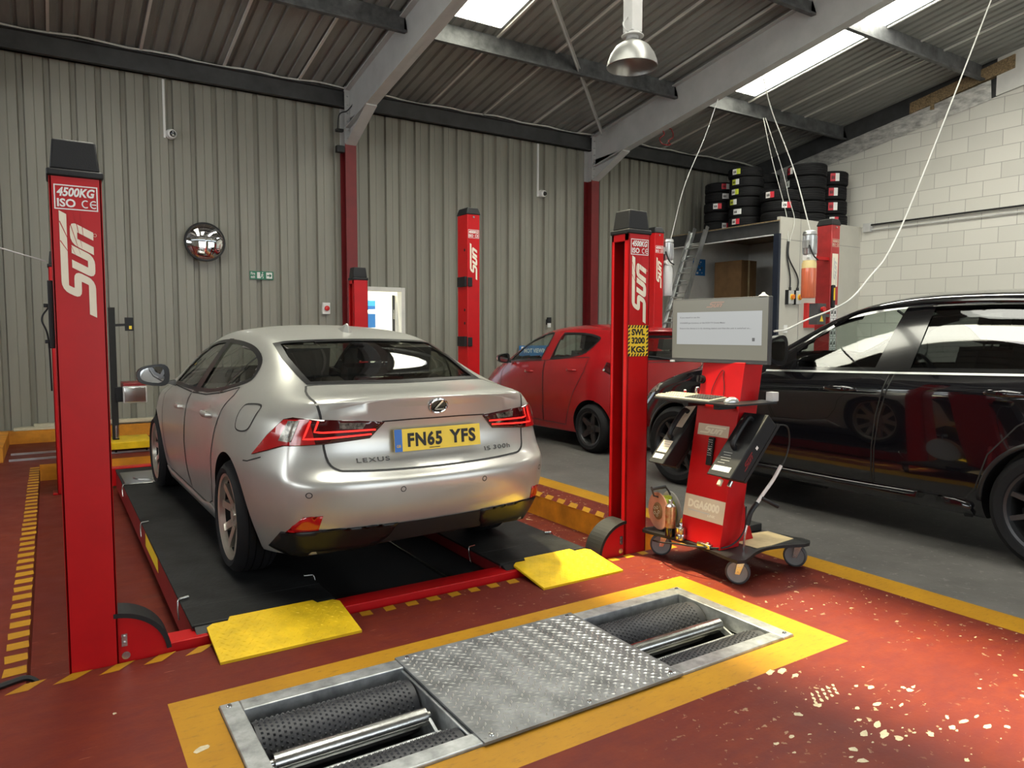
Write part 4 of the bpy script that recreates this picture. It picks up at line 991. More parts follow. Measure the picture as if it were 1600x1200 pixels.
    cabin(root, .66, .95, 3.45, .35, [(-.36, 2.15, .42), (.36, 2.15, .42), (-.36, 1.62, .36), (.36, 1.62, .36)], 2.95, .93, .36, (.60, 1.05, 1.04))
    return root
# ---------------------------------------------------------------- black estate-bodied off-roader and red hatchback
SUV = dict(
    ys=[.30, .55, .88, 1.25, 1.6, 2.0, 2.45, 2.85, 3.15, 3.5, 3.93, 4.28, 4.55], well=.62, cp=3.0,
    arches=[(.88, .375, .415), (3.98, .375, .415)], lin=(.25, 3.6, 1.02),
    rows=[
     ([(.3, .86), (.8, .90), (4, .90), (4.55, .80)], [(.3, .33), (1, .25), (3.9, .25), (4.55, .27)], (.15, .34, .06), (4.74, .27, .12)),
     ([(.3, .93), (.88, .965), (1.6, .945), (3.2, .945), (3.98, .965), (4.55, .86)], [(.3, .46), (1, .42), (3.9, .42), (4.55, .43)], (.04, .47, .07), (4.82, .43, .16)),
     ([(.3, .935), (.88, .975), (1.6, .955), (3.2, .955), (3.98, .975), (4.55, .87)], [(.3, .62), (4.55, .60)], (0, .62, .07), (4.84, .60, .18)),
     ([(.3, .93), (.88, .968), (1.6, .962), (3.2, .96), (3.98, .965), (4.55, .84)], [(.3, .83), (2, .80), (4.55, .74)], (.04, .82, .07), (4.82, .74, .2)),
     ([(.3, .92), (.88, .958), (1.6, .968), (3.2, .962), (3.98, .945), (4.55, .80)], [(.3, 1.10), (1.12, 1.085), (2, 1.05), (2.9, 1.02), (3.6, 1.0), (4.1, .96), (4.55, .84)], (.06, 1.06, .07), (4.77, .85, .24)),
     ([(.3, .875), (1, .915), (2, .925), (3, .915), (3.5, .90), (4, .87), (4.55, .74)], [(.3, 1.225), (1.15, 1.195), (1.9, 1.172), (2.9, 1.14), (3.3, 1.13), (3.72, 1.115), (4.0, 1.07), (4.28, .99), (4.55, .89)], (.09, 1.2, .07), (4.70, .89, .28)),
     ([(.3, .67), (.8, .71), (1.5, .725), (2, .725), (2.4, .725), (2.75, .765), (3.05, .83), (3.4, .845), (3.9, .81), (4.55, .62)], [(.3, 1.60), (.8, 1.665), (1.5, 1.69), (2.0, 1.68), (2.4, 1.615), (2.7, 1.46), (3.0, 1.27), (3.25, 1.165), (3.72, 1.14), (4.0, 1.095), (4.28, 1.015), (4.55, .90)], (.24, 1.60, .06), (4.65, .91, .28))],
    zc=[(.3, 1.70), (.8, 1.75), (1.6, 1.775), (2.1, 1.765), (2.5, 1.68), (2.9, 1.47), (3.25, 1.26), (3.5, 1.20), (3.93, 1.16), (4.28, 1.09), (4.55, .97)],
    crease=[(4, 4, 16, .45), (5, 0, 17, .3), (6, 3, 12, .2), (0, 0, 26, .5)])
HAT = dict(
    ys=[.25, .42, .6, .85, 1.15, 1.5, 1.9, 2.3, 2.6, 2.8, 3.05, 3.3], well=.56, cp=2.8,
    arches=[(.60, .295, .345), (2.98, .295, .345)], lin=(.2, 2.85, .90),
    rows=[
     ([(.25, .70), (.6, .76), (3, .76), (3.3, .68)], [(.25, .25), (.9, .20), (2.8, .19), (3.3, .22)], (.13, .27, .06), (3.48, .22, .1)),
     ([(.25, .765), (.6, .82), (1.2, .80), (2.4, .80), (3, .82), (3.3, .74)], [(.25, .38), (3.3, .36)], (.02, .39, .08), (3.55, .37, .15)),
     ([(.25, .77), (.6, .83), (1.2, .82), (2.4, .82), (3, .83), (3.3, .75)], [(.25, .55), (3.3, .52)], (0, .56, .08), (3.57, .53, .17)),
     ([(.25, .755), (.6, .815), (1.2, .828), (2.4, .825), (3, .81), (3.3, .71)], [(.25, .76), (3.3, .64)], (.05, .74, .08), (3.54, .64, .2)),
     ([(.25, .725), (.6, .79), (1.2, .815), (2.4, .81), (3, .77), (3.3, .66)], [(.25, 1.03), (.6, 1.02), (1.6, .945), (2.5, .85), (3.3, .74)], (.07, 1.0, .08), (3.47, .74, .24)),
     ([(.25, .675), (.6, .74), (1.2, .77), (2, .775), (2.6, .75), (3, .70), (3.3, .57)], [(.25, 1.165), (.7, 1.165), (1.0, 1.13), (1.7, 1.075), (2.5, 1.0), (2.9, .945), (3.3, .80)], (.10, 1.12, .08), (3.40, .80, .27)),
     ([(.25, .53), (.7, .565), (1.2, .58), (1.7, .58), (2.1, .59), (2.4, .63), (2.65, .68), (2.9, .66), (3.3, .50)], [(.25, 1.445), (.7, 1.46), (1.15, 1.49), (1.7, 1.475), (2.1, 1.39), (2.4, 1.24), (2.65, 1.075), (2.85, .985), (3.3, .815)], (.20, 1.46, .05), (3.36, .82, .26))],
    zc=[(.25, 1.50), (.6, 1.54), (1.2, 1.565), (1.8, 1.545), (2.2, 1.44), (2.5, 1.27), (2.78, 1.08), (3.05, 1.0), (3.3, .885)],
    crease=[(4, 4, 15, .35), (5, 0, 15, .3), (0, 0, 25, .5), (6, 0, 4, .5)])

def build_offroader():
    root = thing('car', 'glossy black off-road estate car with dark rear glass, cut by the right edge', 'car', (5.97, .95, 0))
    res, bvh = body_surface(SUV)
    dlo = curve2([(2.98, 1.145), (1.9, 1.178), (1.1, 1.202), (.47, 1.235)], 3, False)+curve2([(.47, 1.235), (.40, 1.40), (.58, 1.59), (1.0, 1.650), (1.5, 1.665), (1.9, 1.655), (2.2, 1.62), (2.45, 1.545), (2.66, 1.41), (2.82, 1.27), (2.98, 1.145)], 5, False)[1:-1]
    FW = Frame((0, -.75, -.66), (1, 0, 0), (0, -.66, .75)); wv = lambda x, y, z: FW.uv((x, y, z))
    fw_ = [wv(-.74, 3.16, 1.22), wv(0, 3.3, 1.25), wv(.74, 3.16, 1.22), wv(.66, 2.38, 1.65), wv(0, 2.34, 1.72), wv(-.66, 2.38, 1.65)]
    rw_ = [(-.60, 1.25), (.60, 1.25), (.55, 1.58), (-.55, 1.58)]
    finish_body(root, SUV, res, bvh, 'car_black', [(FL, offset_poly(dlo, .02), 1.1, 1.75, True), (FW, offset_poly(fw_, .02), 1.15, 1.8, False), (FB, offset_poly(rw_, .02), 1.1, 1.7, False)])
    for mir in (False, True):
        k = Skin(bvh); k.patch(FL, dlo, .003, .05, 0, mir, hole=offset_poly(dlo, .026))
        k.patch(FL, [(1.80, 1.17), (2.06, 1.17), (1.93, 1.665), (1.73, 1.665)], .0045, .05, 0, mir); k.patch(FL, [(1.02, 1.20), (1.10, 1.20), (1.02, 1.66), (.94, 1.66)], .0045, .05, 0, mir)
        k.patch(FL, [(2.70, 1.15), (2.98, 1.14), (2.84, 1.27), (2.78, 1.33)], .0045, .05, 0, mir)
        k.build('window_surround', 'black_gloss', root)
        k = Skin(bvh); k.ribbon(FL, [(3.0, 1.137), (1.9, 1.168), (1.1, 1.192), (.45, 1.225)], .014, .006, .05, 0, mir); k.build('chrome_waist_strip', 'aluminium', root)
        g = Skin(bvh); g.patch(FL, [(2.95, 1.15), (1.99, 1.17), (1.86, 1.66), (2.2, 1.615), (2.45, 1.54), (2.66, 1.405), (2.80, 1.27)], -.003, .08, 0, mir); g.build('front_side_glass', 'window_clear', root)
        g = Skin(bvh); g.patch(FL, [(1.86, 1.175), (.50, 1.235), (.42, 1.40), (.59, 1.585), (1.0, 1.645), (1.5, 1.66), (1.8, 1.655)], -.003, .08, 0, mir); g.build('rear_side_glass', 'window_tinted', root)
        fd = [(1.935, 1.165), (2.98, 1.135), (3.12, 1.06), (3.14, .75), (3.05, .45), (3.0, .365), (2.04, .365), (2.035, .62), (2.01, .85)]
        rd = [(1.90, 1.165), (1.1, 1.188), (.78, 1.2), (.86, 1.05), (1.10, .88), (1.26, .68), (1.33, .45), (1.40, .365), (2.02, .365), (2.015, .62), (1.985, .85)]
        for nm, pl, hy, hz in (('front_door', fd, 2.30, 1.035), ('rear_door', rd, 1.17, 1.075)):
            d = Skin(bvh); d.patch(FL, pl, .0012, .05, 0, mir); d.ribbon(FL, pl, .009, .0025, .03, 1, mir, True); do = d.build(nm, ['car_black', 'gap_dark'], root)
            s = 1 if mir else -1; x = abs(cast(bvh, FL, hy, hz, 0).x)*s; h = MB()
            pts = [(-.13, 0.0, .010), (-.09, .028, .022), (0, .036, .026), (.10, .028, .020), (.14, 0.0, .008)]
            vs = [(x+s*e+s*.012*cos(t), hy-dy, hz+r*sin(t)) for (dy, e, r) in pts for t in [2*pi*i/10 for i in range(10)]]
            h.add(vs, [(i*10+j, i*10+(j+1) % 10, (i+1)*10+(j+1) % 10, (i+1)*10+j) for i in range(4) for j in range(10)]+[tuple(range(10)), tuple(range(40, 50))]); h.build('door_handle', 'car_black', do, local=True)
        sk = Skin(bvh); sk.patch(FL, curve2([(1.36, .30), (1.45, .36), (2.3, .35), (3.3, .35), (3.5, .33), (3.45, .26), (2.4, .25), (1.45, .25)], 3), .022, .05, 0, mir); sk.build('side_step', 'car_black', root, .02)
        k = Skin(bvh); k.ribbon(FL, [(3.18, 1.08), (3.22, .8), (3.46, .55)], .008, .002, .04, 0, mir); k.build('front_wing_gap', 'gap_dark', root)
        for (ya, r0) in ((.88, .425), (3.98, .425)):
            k = Skin(bvh); k.ribbon(FL, [(ya+r0*cos(t), .375+r0*sin(t)) for t in [radians(a) for a in range(0, 181, 6)]], .028, .008, .05, 0, mir); k.build('arch_trim', 'trim_black', root, .01)
        s = 1 if mir else -1
        rr = MB(); P = [cast(bvh, FT, s*(.715 if y < 2.35 else .735), y, .035) for y in (.45, .8, 1.2, 1.6, 2.0, 2.3)]; P = [cast(bvh, FT, s*.69, .35, 0)]+P+[cast(bvh, FT, s*.735, 2.5, 0)]
        rr.tube(smoothpath(P, 5), .017, 8); rr.build('roof_rail', 'black_gloss', root, local=True)
        door_mirror(root, (s*1.06, 2.84, 1.31), s, .25, .23, .18, 'car_black', (s*.92, 2.90, 1.15))
        L = Skin(bvh); FDf = Frame((.55, -.83, 0), (-.83, -.55, 0), (0, 0, 1)); q = lambda x, y, z: FDf.uv((x, y, z))
        L.patch(FDf, [q(-.86, 4.28, .88), q(-.80, 4.45, .83), q(-.5, 4.72, .74), q(-.5, 4.70, .86), q(-.72, 4.5, .93), q(-.84, 4.32, .96)], .006, .04, 0, mir); L.build('headlamp', 'lens_clear', root, .006)
        L = Skin(bvh); L.patch(FB, [(-.86, 1.0), (-.40, .98), (-.42, 1.12), (-.84, 1.2)], .006, .04, 0, mir); L.build('tail_lamp', 'lens_red', root, .006)
    g = Skin(bvh); g.patch(FW, fw_, .003, .08, 0, hole=offset_poly(fw_, .05)); g.build('windscreen_surround', 'trim_black', root)
    g = Skin(bvh); g.patch(FW, offset_poly(fw_, .01), -.002, .1); g.build('windscreen_glass', 'window_clear', root)
    g = Skin(bvh); g.patch(FB, offset_poly(rw_, -.02), .0, .1); g.build('rear_window_glass', 'window_tinted', root)
    for (x, y) in ((-.83, .88), (.83, .88), (-.83, 3.98), (.83, 3.98)): make_wheel(root, x, y, .375, .375, .275, .27, 'ten', 'rim_dark')
    mb = MB(); mb.box(-.78, .78, .6, 4.3, .27, .34); mb.build('underbody', 'black_matt', root, local=True)
    cabin(root, .78, .5, 3.15, .5, [(-.40, 1.95, .62), (.40, 1.95, .62), (-.40, 1.05, .62), (.40, 1.05, .62)], 2.55, 1.12, .40)
    mb = MB(); mb.box(-.13, .13, 2.28, 2.31, 1.50, 1.58); mb.tube([(0, 2.31, 1.56), (0, 2.42, 1.64)], .012); mb.build('interior_mirror', 'black_plastic', root, bevel=.008, local=True)
    return root

def build_hatchback():
    root = thing('car', 'red five-door hatchback parked beyond the lift, near the back wall', 'car', (6.28, 6.2, 0))
    res, bvh = body_surface(HAT)
    fwp = curve2([(2.56, 1.035), (1.70, 1.088)], 3, False)+curve2([(1.70, 1.088), (1.66, 1.44), (2.02, 1.385), (2.28, 1.28), (2.56, 1.035)], 4, False)[1:-1]
    rwp = curve2([(1.50, 1.10), (1.05, 1.14), (.80, 1.20), (.66, 1.35), (.72, 1.405), (1.0, 1.445), (1.44, 1.45)], 4, False)
    FW = Frame((0, -.78, -.63), (1, 0, 0), (0, -.63, .78)); wv = lambda x, y, z: FW.uv((x, y, z))
    fr_ = [wv(-.60, 2.66, 1.06), wv(0, 2.78, 1.08), wv(.60, 2.66, 1.06), wv(.52, 2.06, 1.42), wv(0, 2.04, 1.48), wv(-.52, 2.06, 1.42)]
    rr_ = [(-.56, 1.125), (.56, 1.125), (.48, 1.415), (-.48, 1.415)]
    finish_body(root, HAT, res, bvh, 'car_red', [(FL, offset_poly(fwp, .015), 1.0, 1.5, True), (FL, offset_poly(rwp, .015), 1.0, 1.5, True), (FW, offset_poly(fr_, .02), 1.02, 1.6, False), (FB, offset_poly(rr_, .02), 1.0, 1.5, False)])
    for mir in (False, True):
        for pl, nm in ((fwp, 'front_side_glass'), (rwp, 'rear_side_glass')):
            k = Skin(bvh); k.patch(FL, pl, .003, .05, 0, mir, hole=offset_poly(pl, .024)); k.build('window_surround', 'trim_black', root)
            g = Skin(bvh); g.patch(FL, offset_poly(pl, .008), -.003, .08, 0, mir); g.build(nm, 'window_clear', root)
        fd = [(1.60, 1.085), (2.56, 1.02), (2.66, .90), (2.62, .55), (2.58, .30), (1.62, .29), (1.58, .6)]
        rd = [(1.585, 1.088), (1.05, 1.13), (.70, 1.15), (.74, .98), (.92, .72), (1.06, .42), (1.12, .29), (1.60, .29), (1.56, .6)]
        for nm, pl, hy, hz in (('front_door', fd, 1.92, .93), ('rear_door', rd, .98, .985)):
            d = Skin(bvh); d.patch(FL, pl, .0012, .05, 0, mir); d.ribbon(FL, pl, .008, .0025, .03, 1, mir, True); do = d.build(nm, ['car_red', 'gap_dark'], root)
            s = 1 if mir else -1; x = abs(cast(bvh, FL, hy, hz, 0).x)*s; h = MB()
            pts = [(-.10, 0.0, .008), (-.07, .026, .016), (0, .032, .018), (.07, .026, .015), (.10, 0.0, .008)]
            vs = [(x+s*e+s*.010*cos(t), hy-dy, hz+r*sin(t)) for (dy, e, r) in pts for t in [2*pi*i/10 for i in range(10)]]
            h.add(vs, [(i*10+j, i*10+(j+1) % 10, (i+1)*10+(j+1) % 10, (i+1)*10+j) for i in range(4) for j in range(10)]+[tuple(range(10)), tuple(range(40, 50))]); h.build('door_handle', 'car_red', do, local=True)
        s = 1 if mir else -1
        door_mirror(root, (s*.92, 2.42, 1.09), s, .18, .13, .13, 'car_red', (s*.77, 2.46, 1.02))
        FDl = Frame((.6, .8, 0), (.8, -.6, 0), (0, 0, 1)); q = lambda x, y, z: FDl.uv((x, y, z))
        L = Skin(bvh); L.patch(FDl, [q(-.50, .09, .93), q(-.72, .22, .92), q(-.77, .42, 1.0), q(-.74, .38, 1.10), q(-.66, .2, 1.06), q(-.52, .1, 1.02)], .006, .03, 0, mir); L.build('tail_lamp', 'lens_dark', root, .006)
    g = Skin(bvh); g.patch(FW, offset_poly(fr_, .008), .0, .1); g.build('windscreen_glass', 'window_clear', root)
    g = Skin(bvh); g.patch(FB, rr_, .003, .08, 0, hole=offset_poly(rr_, .03)); g.build('rear_window_surround', 'trim_black', root)
    g = Skin(bvh); g.patch(FB, offset_poly(rr_, .008), .0, .1); g.build('rear_window_glass', 'window_smoke', root)
    tl = [(-.60, 1.10), (.60, 1.10), (.55, .78), (.45, .68), (-.45, .68), (-.55, .78)]
    d = Skin(bvh); d.patch(FB, tl, .0012, .05); d.ribbon(FB, tl, .008, .0025, .03, 1, False, True); d.build('tailgate', ['car_red', 'gap_dark'], root)
    mb = MB(); mb.hexa([(-.52, .10, 1.455), (.52, .10, 1.455), (.54, .30, 1.475), (-.54, .30, 1.475), (-.52, .10, 1.475), (.52, .10, 1.475), (.54, .30, 1.51), (-.54, .30, 1.51)]); mb.build('roof_spoiler', 'car_red', root, bevel=.006, local=True)
    mb = MB(); c = (0.1, .08, 1.15); mb.tube([(0.05, .07, 1.12), (-.2, .10, 1.16), (-.32, .12, 1.17)], .009); mb.build('rear_wiper', 'black_plastic', root, local=True)
    for (x, y) in ((-.74, .60), (.74, .60), (-.74, 2.98), (.74, 2.98)): make_wheel(root, x, y, .295, .295, .205, .185, 'five', 'rim_dark')
    mb = MB(); mb.box(-.66, .66, .4, 3.2, .21, .28); mb.build('underbody', 'black_matt', root, local=True)
    cabin(root, .62, .35, 2.6, .35, [(-.33, 1.62, .48), (.33, 1.62, .48), (-.33, .88, .48), (.33, .88, .48)], 2.15, .98, .33)
    return root
# ================================================================ four-post lift
lift = thing('four_post_lift', 'red four-post vehicle lift with black runways, set in the floor recess under the silver car', 'vehicle lift', (1.7, 6, DZ))
mat('runway_black', (.014, .0145, .015), .6, spec=.25, var=.35, vscale=7, bump=.12, bscale=60)
def lift_post(x0, x1, y0, y1, front, sx):
    """box column; slot on the side facing the car"""
    mb = MB(); t = .012; z0, z1 = DZ, 2.085; xi = x1 if sx > 0 else x0
    mb.box(x0, x1, y0, y0+t, z0, z1); mb.box(x0, x1, y1-t, y1, z0, z1)
    xo = x0 if sx > 0 else x1; mb.box(min(xo, xo+sx*t), max(xo, xo+sx*t), y0, y1, z0, z1)
    a = .042
    mb.box(min(xi, xi-sx*t), max(xi, xi-sx*t), y0, y0+a, z0, z1); mb.box(min(xi, xi-sx*t), max(xi, xi-sx*t), y1-a*.6, y1, z0, z1)
    mb.box(min(xi, xi-sx*t), max(xi, xi-sx*t), y0, y1, z1-.05, z1)
    mb.box(x0-.04, x1+.04, y0-.0, y1+.04, z0, z0+.014)
    p = mb.build('post', 'red_gloss', lift, bevel=.004)
    mb = MB(); cx, cy = (x0+x1)/2, (y0+y1)/2; w, d = (x1-x0)/2+.008, (y1-y0)/2+.008
    mb.box(cx-w, cx+w, cy-d, cy+d, z1-.005, z1+.026)
    mb.hexa([(cx-w+.012, cy-d+.012, z1+.026), (cx+w-.012, cy-d+.012, z1+.026), (cx+w-.012, cy+d-.012, z1+.026), (cx-w+.012, cy+d-.012, z1+.026), (cx-w+.024, cy-d+.024, z1+.15), (cx+w-.024, cy-d+.024, z1+.15), (cx+w-.024, cy+d-.024, z1+.15), (cx-w+.024, cy+d-.024, z1+.15)])
    mb.build('cap', 'black_plastic', p, bevel=.008, seg=3)
    mb = MB(); mb.box(cx-.03, cx+.03, cy-.03, cy+.03, z0+.02, z1-.02); mb.build('ladder_bar', 'black_matt', p)
    if front:
        U, Vv = (1, 0, 0), (0, 0, 1)
        mb = MB(); O = (x0+.016, y0-.0008, 1.948); w = (x1-x0)-.032
        border_on(mb, O, U, Vv, w, .10, .0045, 0); text_on(mb, '4500KG', Vector(O)+Vector((.010, 0, .053)), U, Vv, w-.02, .037, .035, .22, 0, .0012)
        text_on(mb, 'ISO', Vector(O)+Vector((.010, 0, .010)), U, Vv, w*.42, .034, .03, 0, 0, .0012)
        v, f = strokes([[(.5+.45*cos(t), .5+.5*sin(t)) for t in [radians(q) for q in range(55, 306, 25)]], [(1.55+.45*cos(t), .5+.5*sin(t)) for t in [radians(q) for q in range(55, 306, 25)]], [(1.1, .5), (1.85, .5)]], .16); onplane(mb, fit2d(v, w*.34, .033), f, Vector(O)+Vector((w*.62, 0, .0105)), U, Vv, .0012, 0)
        mb.build('rating_label', 'white', p, smooth=False, fix=False)
        mb = MB(); h = .435; wd = .122; emblem_on(mb, (cx+wd/2-.002, y0-.0008, 1.508), (0, 0, 1), (-1, 0, 0), h, wd, 0, rays=1)
        v, f = strokes([[(.5*cos(t), .5*sin(t)) for t in [2*pi*k/16 for k in range(17)]]], .1); onplane(mb, [(q[0]*.012, q[1]*.012) for q in v], f, (cx+.062, y0-.0008, 1.85), U, Vv, .0012, 0)
        mb.build('maker_emblem', ['cream', 'red_gloss'], p, smooth=False, fix=False)
    if front and sx < 0:
        mb = MB(); O = (x0+.002, y0-.0008, 1.298); w, hh = .172, .20; rect_on(mb, O, U, Vv, w, hh, 0, .0012)
        n = 7
        for i in range(n):       # slanted black edge stripes
            s = w/n; a = i*s
            for b in (0, hh-.018): onplane(mb, [(a, b), (a+s*.5, b), (a+s*.9, b+.018), (a+s*.4, b+.018)], [(0, 1, 2, 3)], O, U, Vv, .0018, 1)
        for i in range(8):
            s = hh/8; b = i*s
            for a in (0, w-.016): onplane(mb, [(a, b), (a, b+s*.5), (a+.016, b+s*.9), (a+.016, b+s*.4)], [(0, 3, 2, 1)], O, U, Vv, .0018, 1)
        for (s_, wz, zz) in (('SWL', .116, .134), ('3200', .116, .080), ('KGS', .120, .022)): text_on(mb, s_, Vector(O)+Vector(((w-wz)/2, 0, zz)), U, Vv, wz, .043, .05, 0, 1, .0018)
        mb.build('load_label', ['yellow_label', 'gap_dark'], p, smooth=False, fix=False)
    return p
PL = lift_post(.024, .211, 3.516, 3.685, True, 1); PR = lift_post(3.130, 3.312, 3.516, 3.685, True, -1)
lift_post(.024, .211, 8.45, 8.62, False, 1); lift_post(3.130, 3.312, 8.45, 8.62, False, -1)
# black cable box and fittings on the outer side of the left post
mb = MB(); mb.box(.004, .024, 3.56, 3.64, 1.38, 1.66); mb.box(-.012, .024, 3.58, 3.62, 1.40, 1.415); mb.box(-.012, .024, 3.58, 3.62, 1.55, 1.565); mb.tube(smoothpath([(.005, 3.6, 1.55), (-.02, 3.6, 1.5), (.0, 3.6, 1.42), (.005, 3.6, 1.2)]), .004, 6); mb.build('limit_switch', 'black_plastic', PL, bevel=.002)
for (y, yy) in ((3.535, 3.665), (8.47, 8.60)):
    mb = MB(); mb.box(.20, 3.14, y, yy, -.15, .035); mb.build('cross_beam', 'red_gloss', lift, bevel=.004)
    for s in (1, -1):
        X = (lambda a: a) if s > 0 else (lambda a: 3.336-a)
        prof = [(.211, -.16), (.42, -.16), (.42, .03)]+[(.19+.225*cos(radians(t)), .005+.205*sin(radians(t))) for t in range(8, 88, 9)]+[(.211, .215)]
        mb = MB(); mb.prism([(X(a), b) for a, b in prof][::s], 'y', y-.012, y-.002); mb.cyl((X(.238), y-.012, .028), (X(.238), y-.017, .028), .017, n=20, m=1); mb.box(min(X(.222), X(.245)), max(X(.222), X(.245)), y-.016, y-.012, .07, .125, 1)
        for zz in (.085, .112): mb.cyl((X(.234), y-.016, zz), (X(.234), y-.024, zz), .007, n=6, m=1)
        o = mb.build('pulley_plate', ['red_gloss', 'steel'], lift)
        arc = [(.19+(.232)*cos(radians(t)), .005+.218*sin(radians(t))) for t in range(5, 92, 6)]; arc2 = [(.19+(.212)*cos(radians(t)), .005+.198*sin(radians(t))) for t in range(5, 92, 6)]
        mb = MB(); pl = arc+arc2[::-1]
        n = len(arc)
        for i in range(n-1):
            q = [arc[i], arc[i+1], arc2[i+1], arc2[i]]; mb.hexa([(X(a), y-.02, b) for a, b in q]+[(X(a), yy+.0, b) for a, b in q])
        mb.build('pulley_guard', 'black_plastic', lift)
# black infill plate added to darken the recess between the runways, with its slide rail
mb = MB(); mb.box(1.222, 2.228, 3.69, 8.2, -.06, -.015); dk = mb.build('dark_infill', 'black_matt', lift); mb = MB(); mb.box(1.94, 1.952, 3.75, 8.1, -.015, .0); mb.build('slide_rail', 'steel', dk)
# runways
for (x0, x1) in ((.522, 1.215), (2.235, 2.88)):
    mb = MB(); ZR = .06
    mb.box(x0, x1, 3.62, 8.25, ZR-.012, ZR, 0); mb.box(x0+.004, x0+.03, 3.63, 8.25, -.125, ZR-.012, 1); mb.box(x1-.03, x1-.004, 3.63, 8.25, -.125, ZR-.012, 1); mb.box(x0+.03, x1-.03, 3.66, 8.22, -.02, ZR-.012, 1)
    r = mb.build('runway', ['runway_black', 'red_dull'], lift, bevel=.002)
    for y in (3.88, 5.78): mb = MB(); mb.box(x0, x1, y-.003, y+.003, ZR+.0002, ZR+.0012); mb.build('deck_joint', 'gap_dark', r)
    mb = MB(); mb.box(x0+.02, x1-.02, 7.35, 8.0, ZR, ZR+.006); mb.cyl(((x0+x1)/2-.05, 7.66, ZR+.006), ((x0+x1)/2-.05, 7.66, ZR+.014), .19, n=40); mb.build('turn_plate', 'steel', r, bevel=.002)
    for y in (4.0, 5.78, 7.30):
        for (xe, s) in ((x0, -1), (x1, 1)):
            mb = MB(); mb.tube(smoothpath([(xe-s*.04, y+.01, ZR+.012), (xe+s*.002, y, ZR+.012), (xe+s*.012, y-.02, ZR-.03), (xe+s*.012, y-.05, ZR-.08)]), .004, 6); mb.cyl((xe-s*.045, y+.012, ZR+.012), (xe, y, ZR+.012), .007, n=8); mb.build('locking_pin', 'steel', r)
    if x0 < 1:
        mb = MB(); mb.box(x0+.0025, x0+.004, 4.92, 5.60, -.055, .035); mb.build('warning_strip', 'yellow_label', r)
    # hinged ramp flap
    a, b = (x0+.058, x1+.012) if x0 < 1 else (x0+.068, x1+.01)
    mb = MB(); mb.hexa([(x0+.012, 3.54, .010), (x1+.004, 3.54, .010), (x1+.004, 3.625, .040), (x0+.012, 3.625, .040), (x0+.012, 3.54, .026), (x1+.004, 3.54, .026), (x1+.004, 3.625, .056), (x0+.012, 3.625, .056)]); mb.cyl((x0+.01, 3.632, .050), (x1-.005, 3.632, .050), .011, n=10); mb.build('ramp_hinge', 'black_plastic', r)
    mb = MB(); zt = lambda y: .012+(y-3.26)*.145
    pl = [(a, 3.26), (b, 3.26), (b, 3.575), (b-.03, 3.60), (b-.11, 3.60), (b-.125, 3.635), (a+.115, 3.635), (a+.10, 3.60), (a+.03, 3.60), (a, 3.575)]
    n = len(pl); mb.add([(x, y, zt(y)) for x, y in pl]+[(x, y, zt(y)-.012) for x, y in pl], [tuple(range(n)), tuple(range(2*n-1, n-1, -1))]+[(i, (i+1) % n, n+(i+1) % n, n+i)[::-1] for i in range(n)])
    py = 3.28; i = 0
    while py < 3.6:
        px = a+.02+(.018 if i % 2 else 0)
        while px < b-.02:
            ang = .7 if (int(round((px-a)/.036))+i) % 2 else -.7; ux, uy = cos(ang)*.013, sin(ang)*.013; vx, vy = -sin(ang)*.004, cos(ang)*.004
            if inside(pl, px, py):
                q = [(px-ux, py-uy), (px+vx, py+vy), (px+ux, py+uy), (px-vx, py-vy)]
                mb.add([(p[0], p[1], zt(p[1])+.0004) for p in q]+[(px, py, zt(py)+.0032)], [(0, 4, 1), (1, 4, 2), (2, 4, 3), (3, 4, 0)])
            px += .036
        py += .026; i += 1
    mb.build('ramp', 'yellow_paint', r, smooth=False)

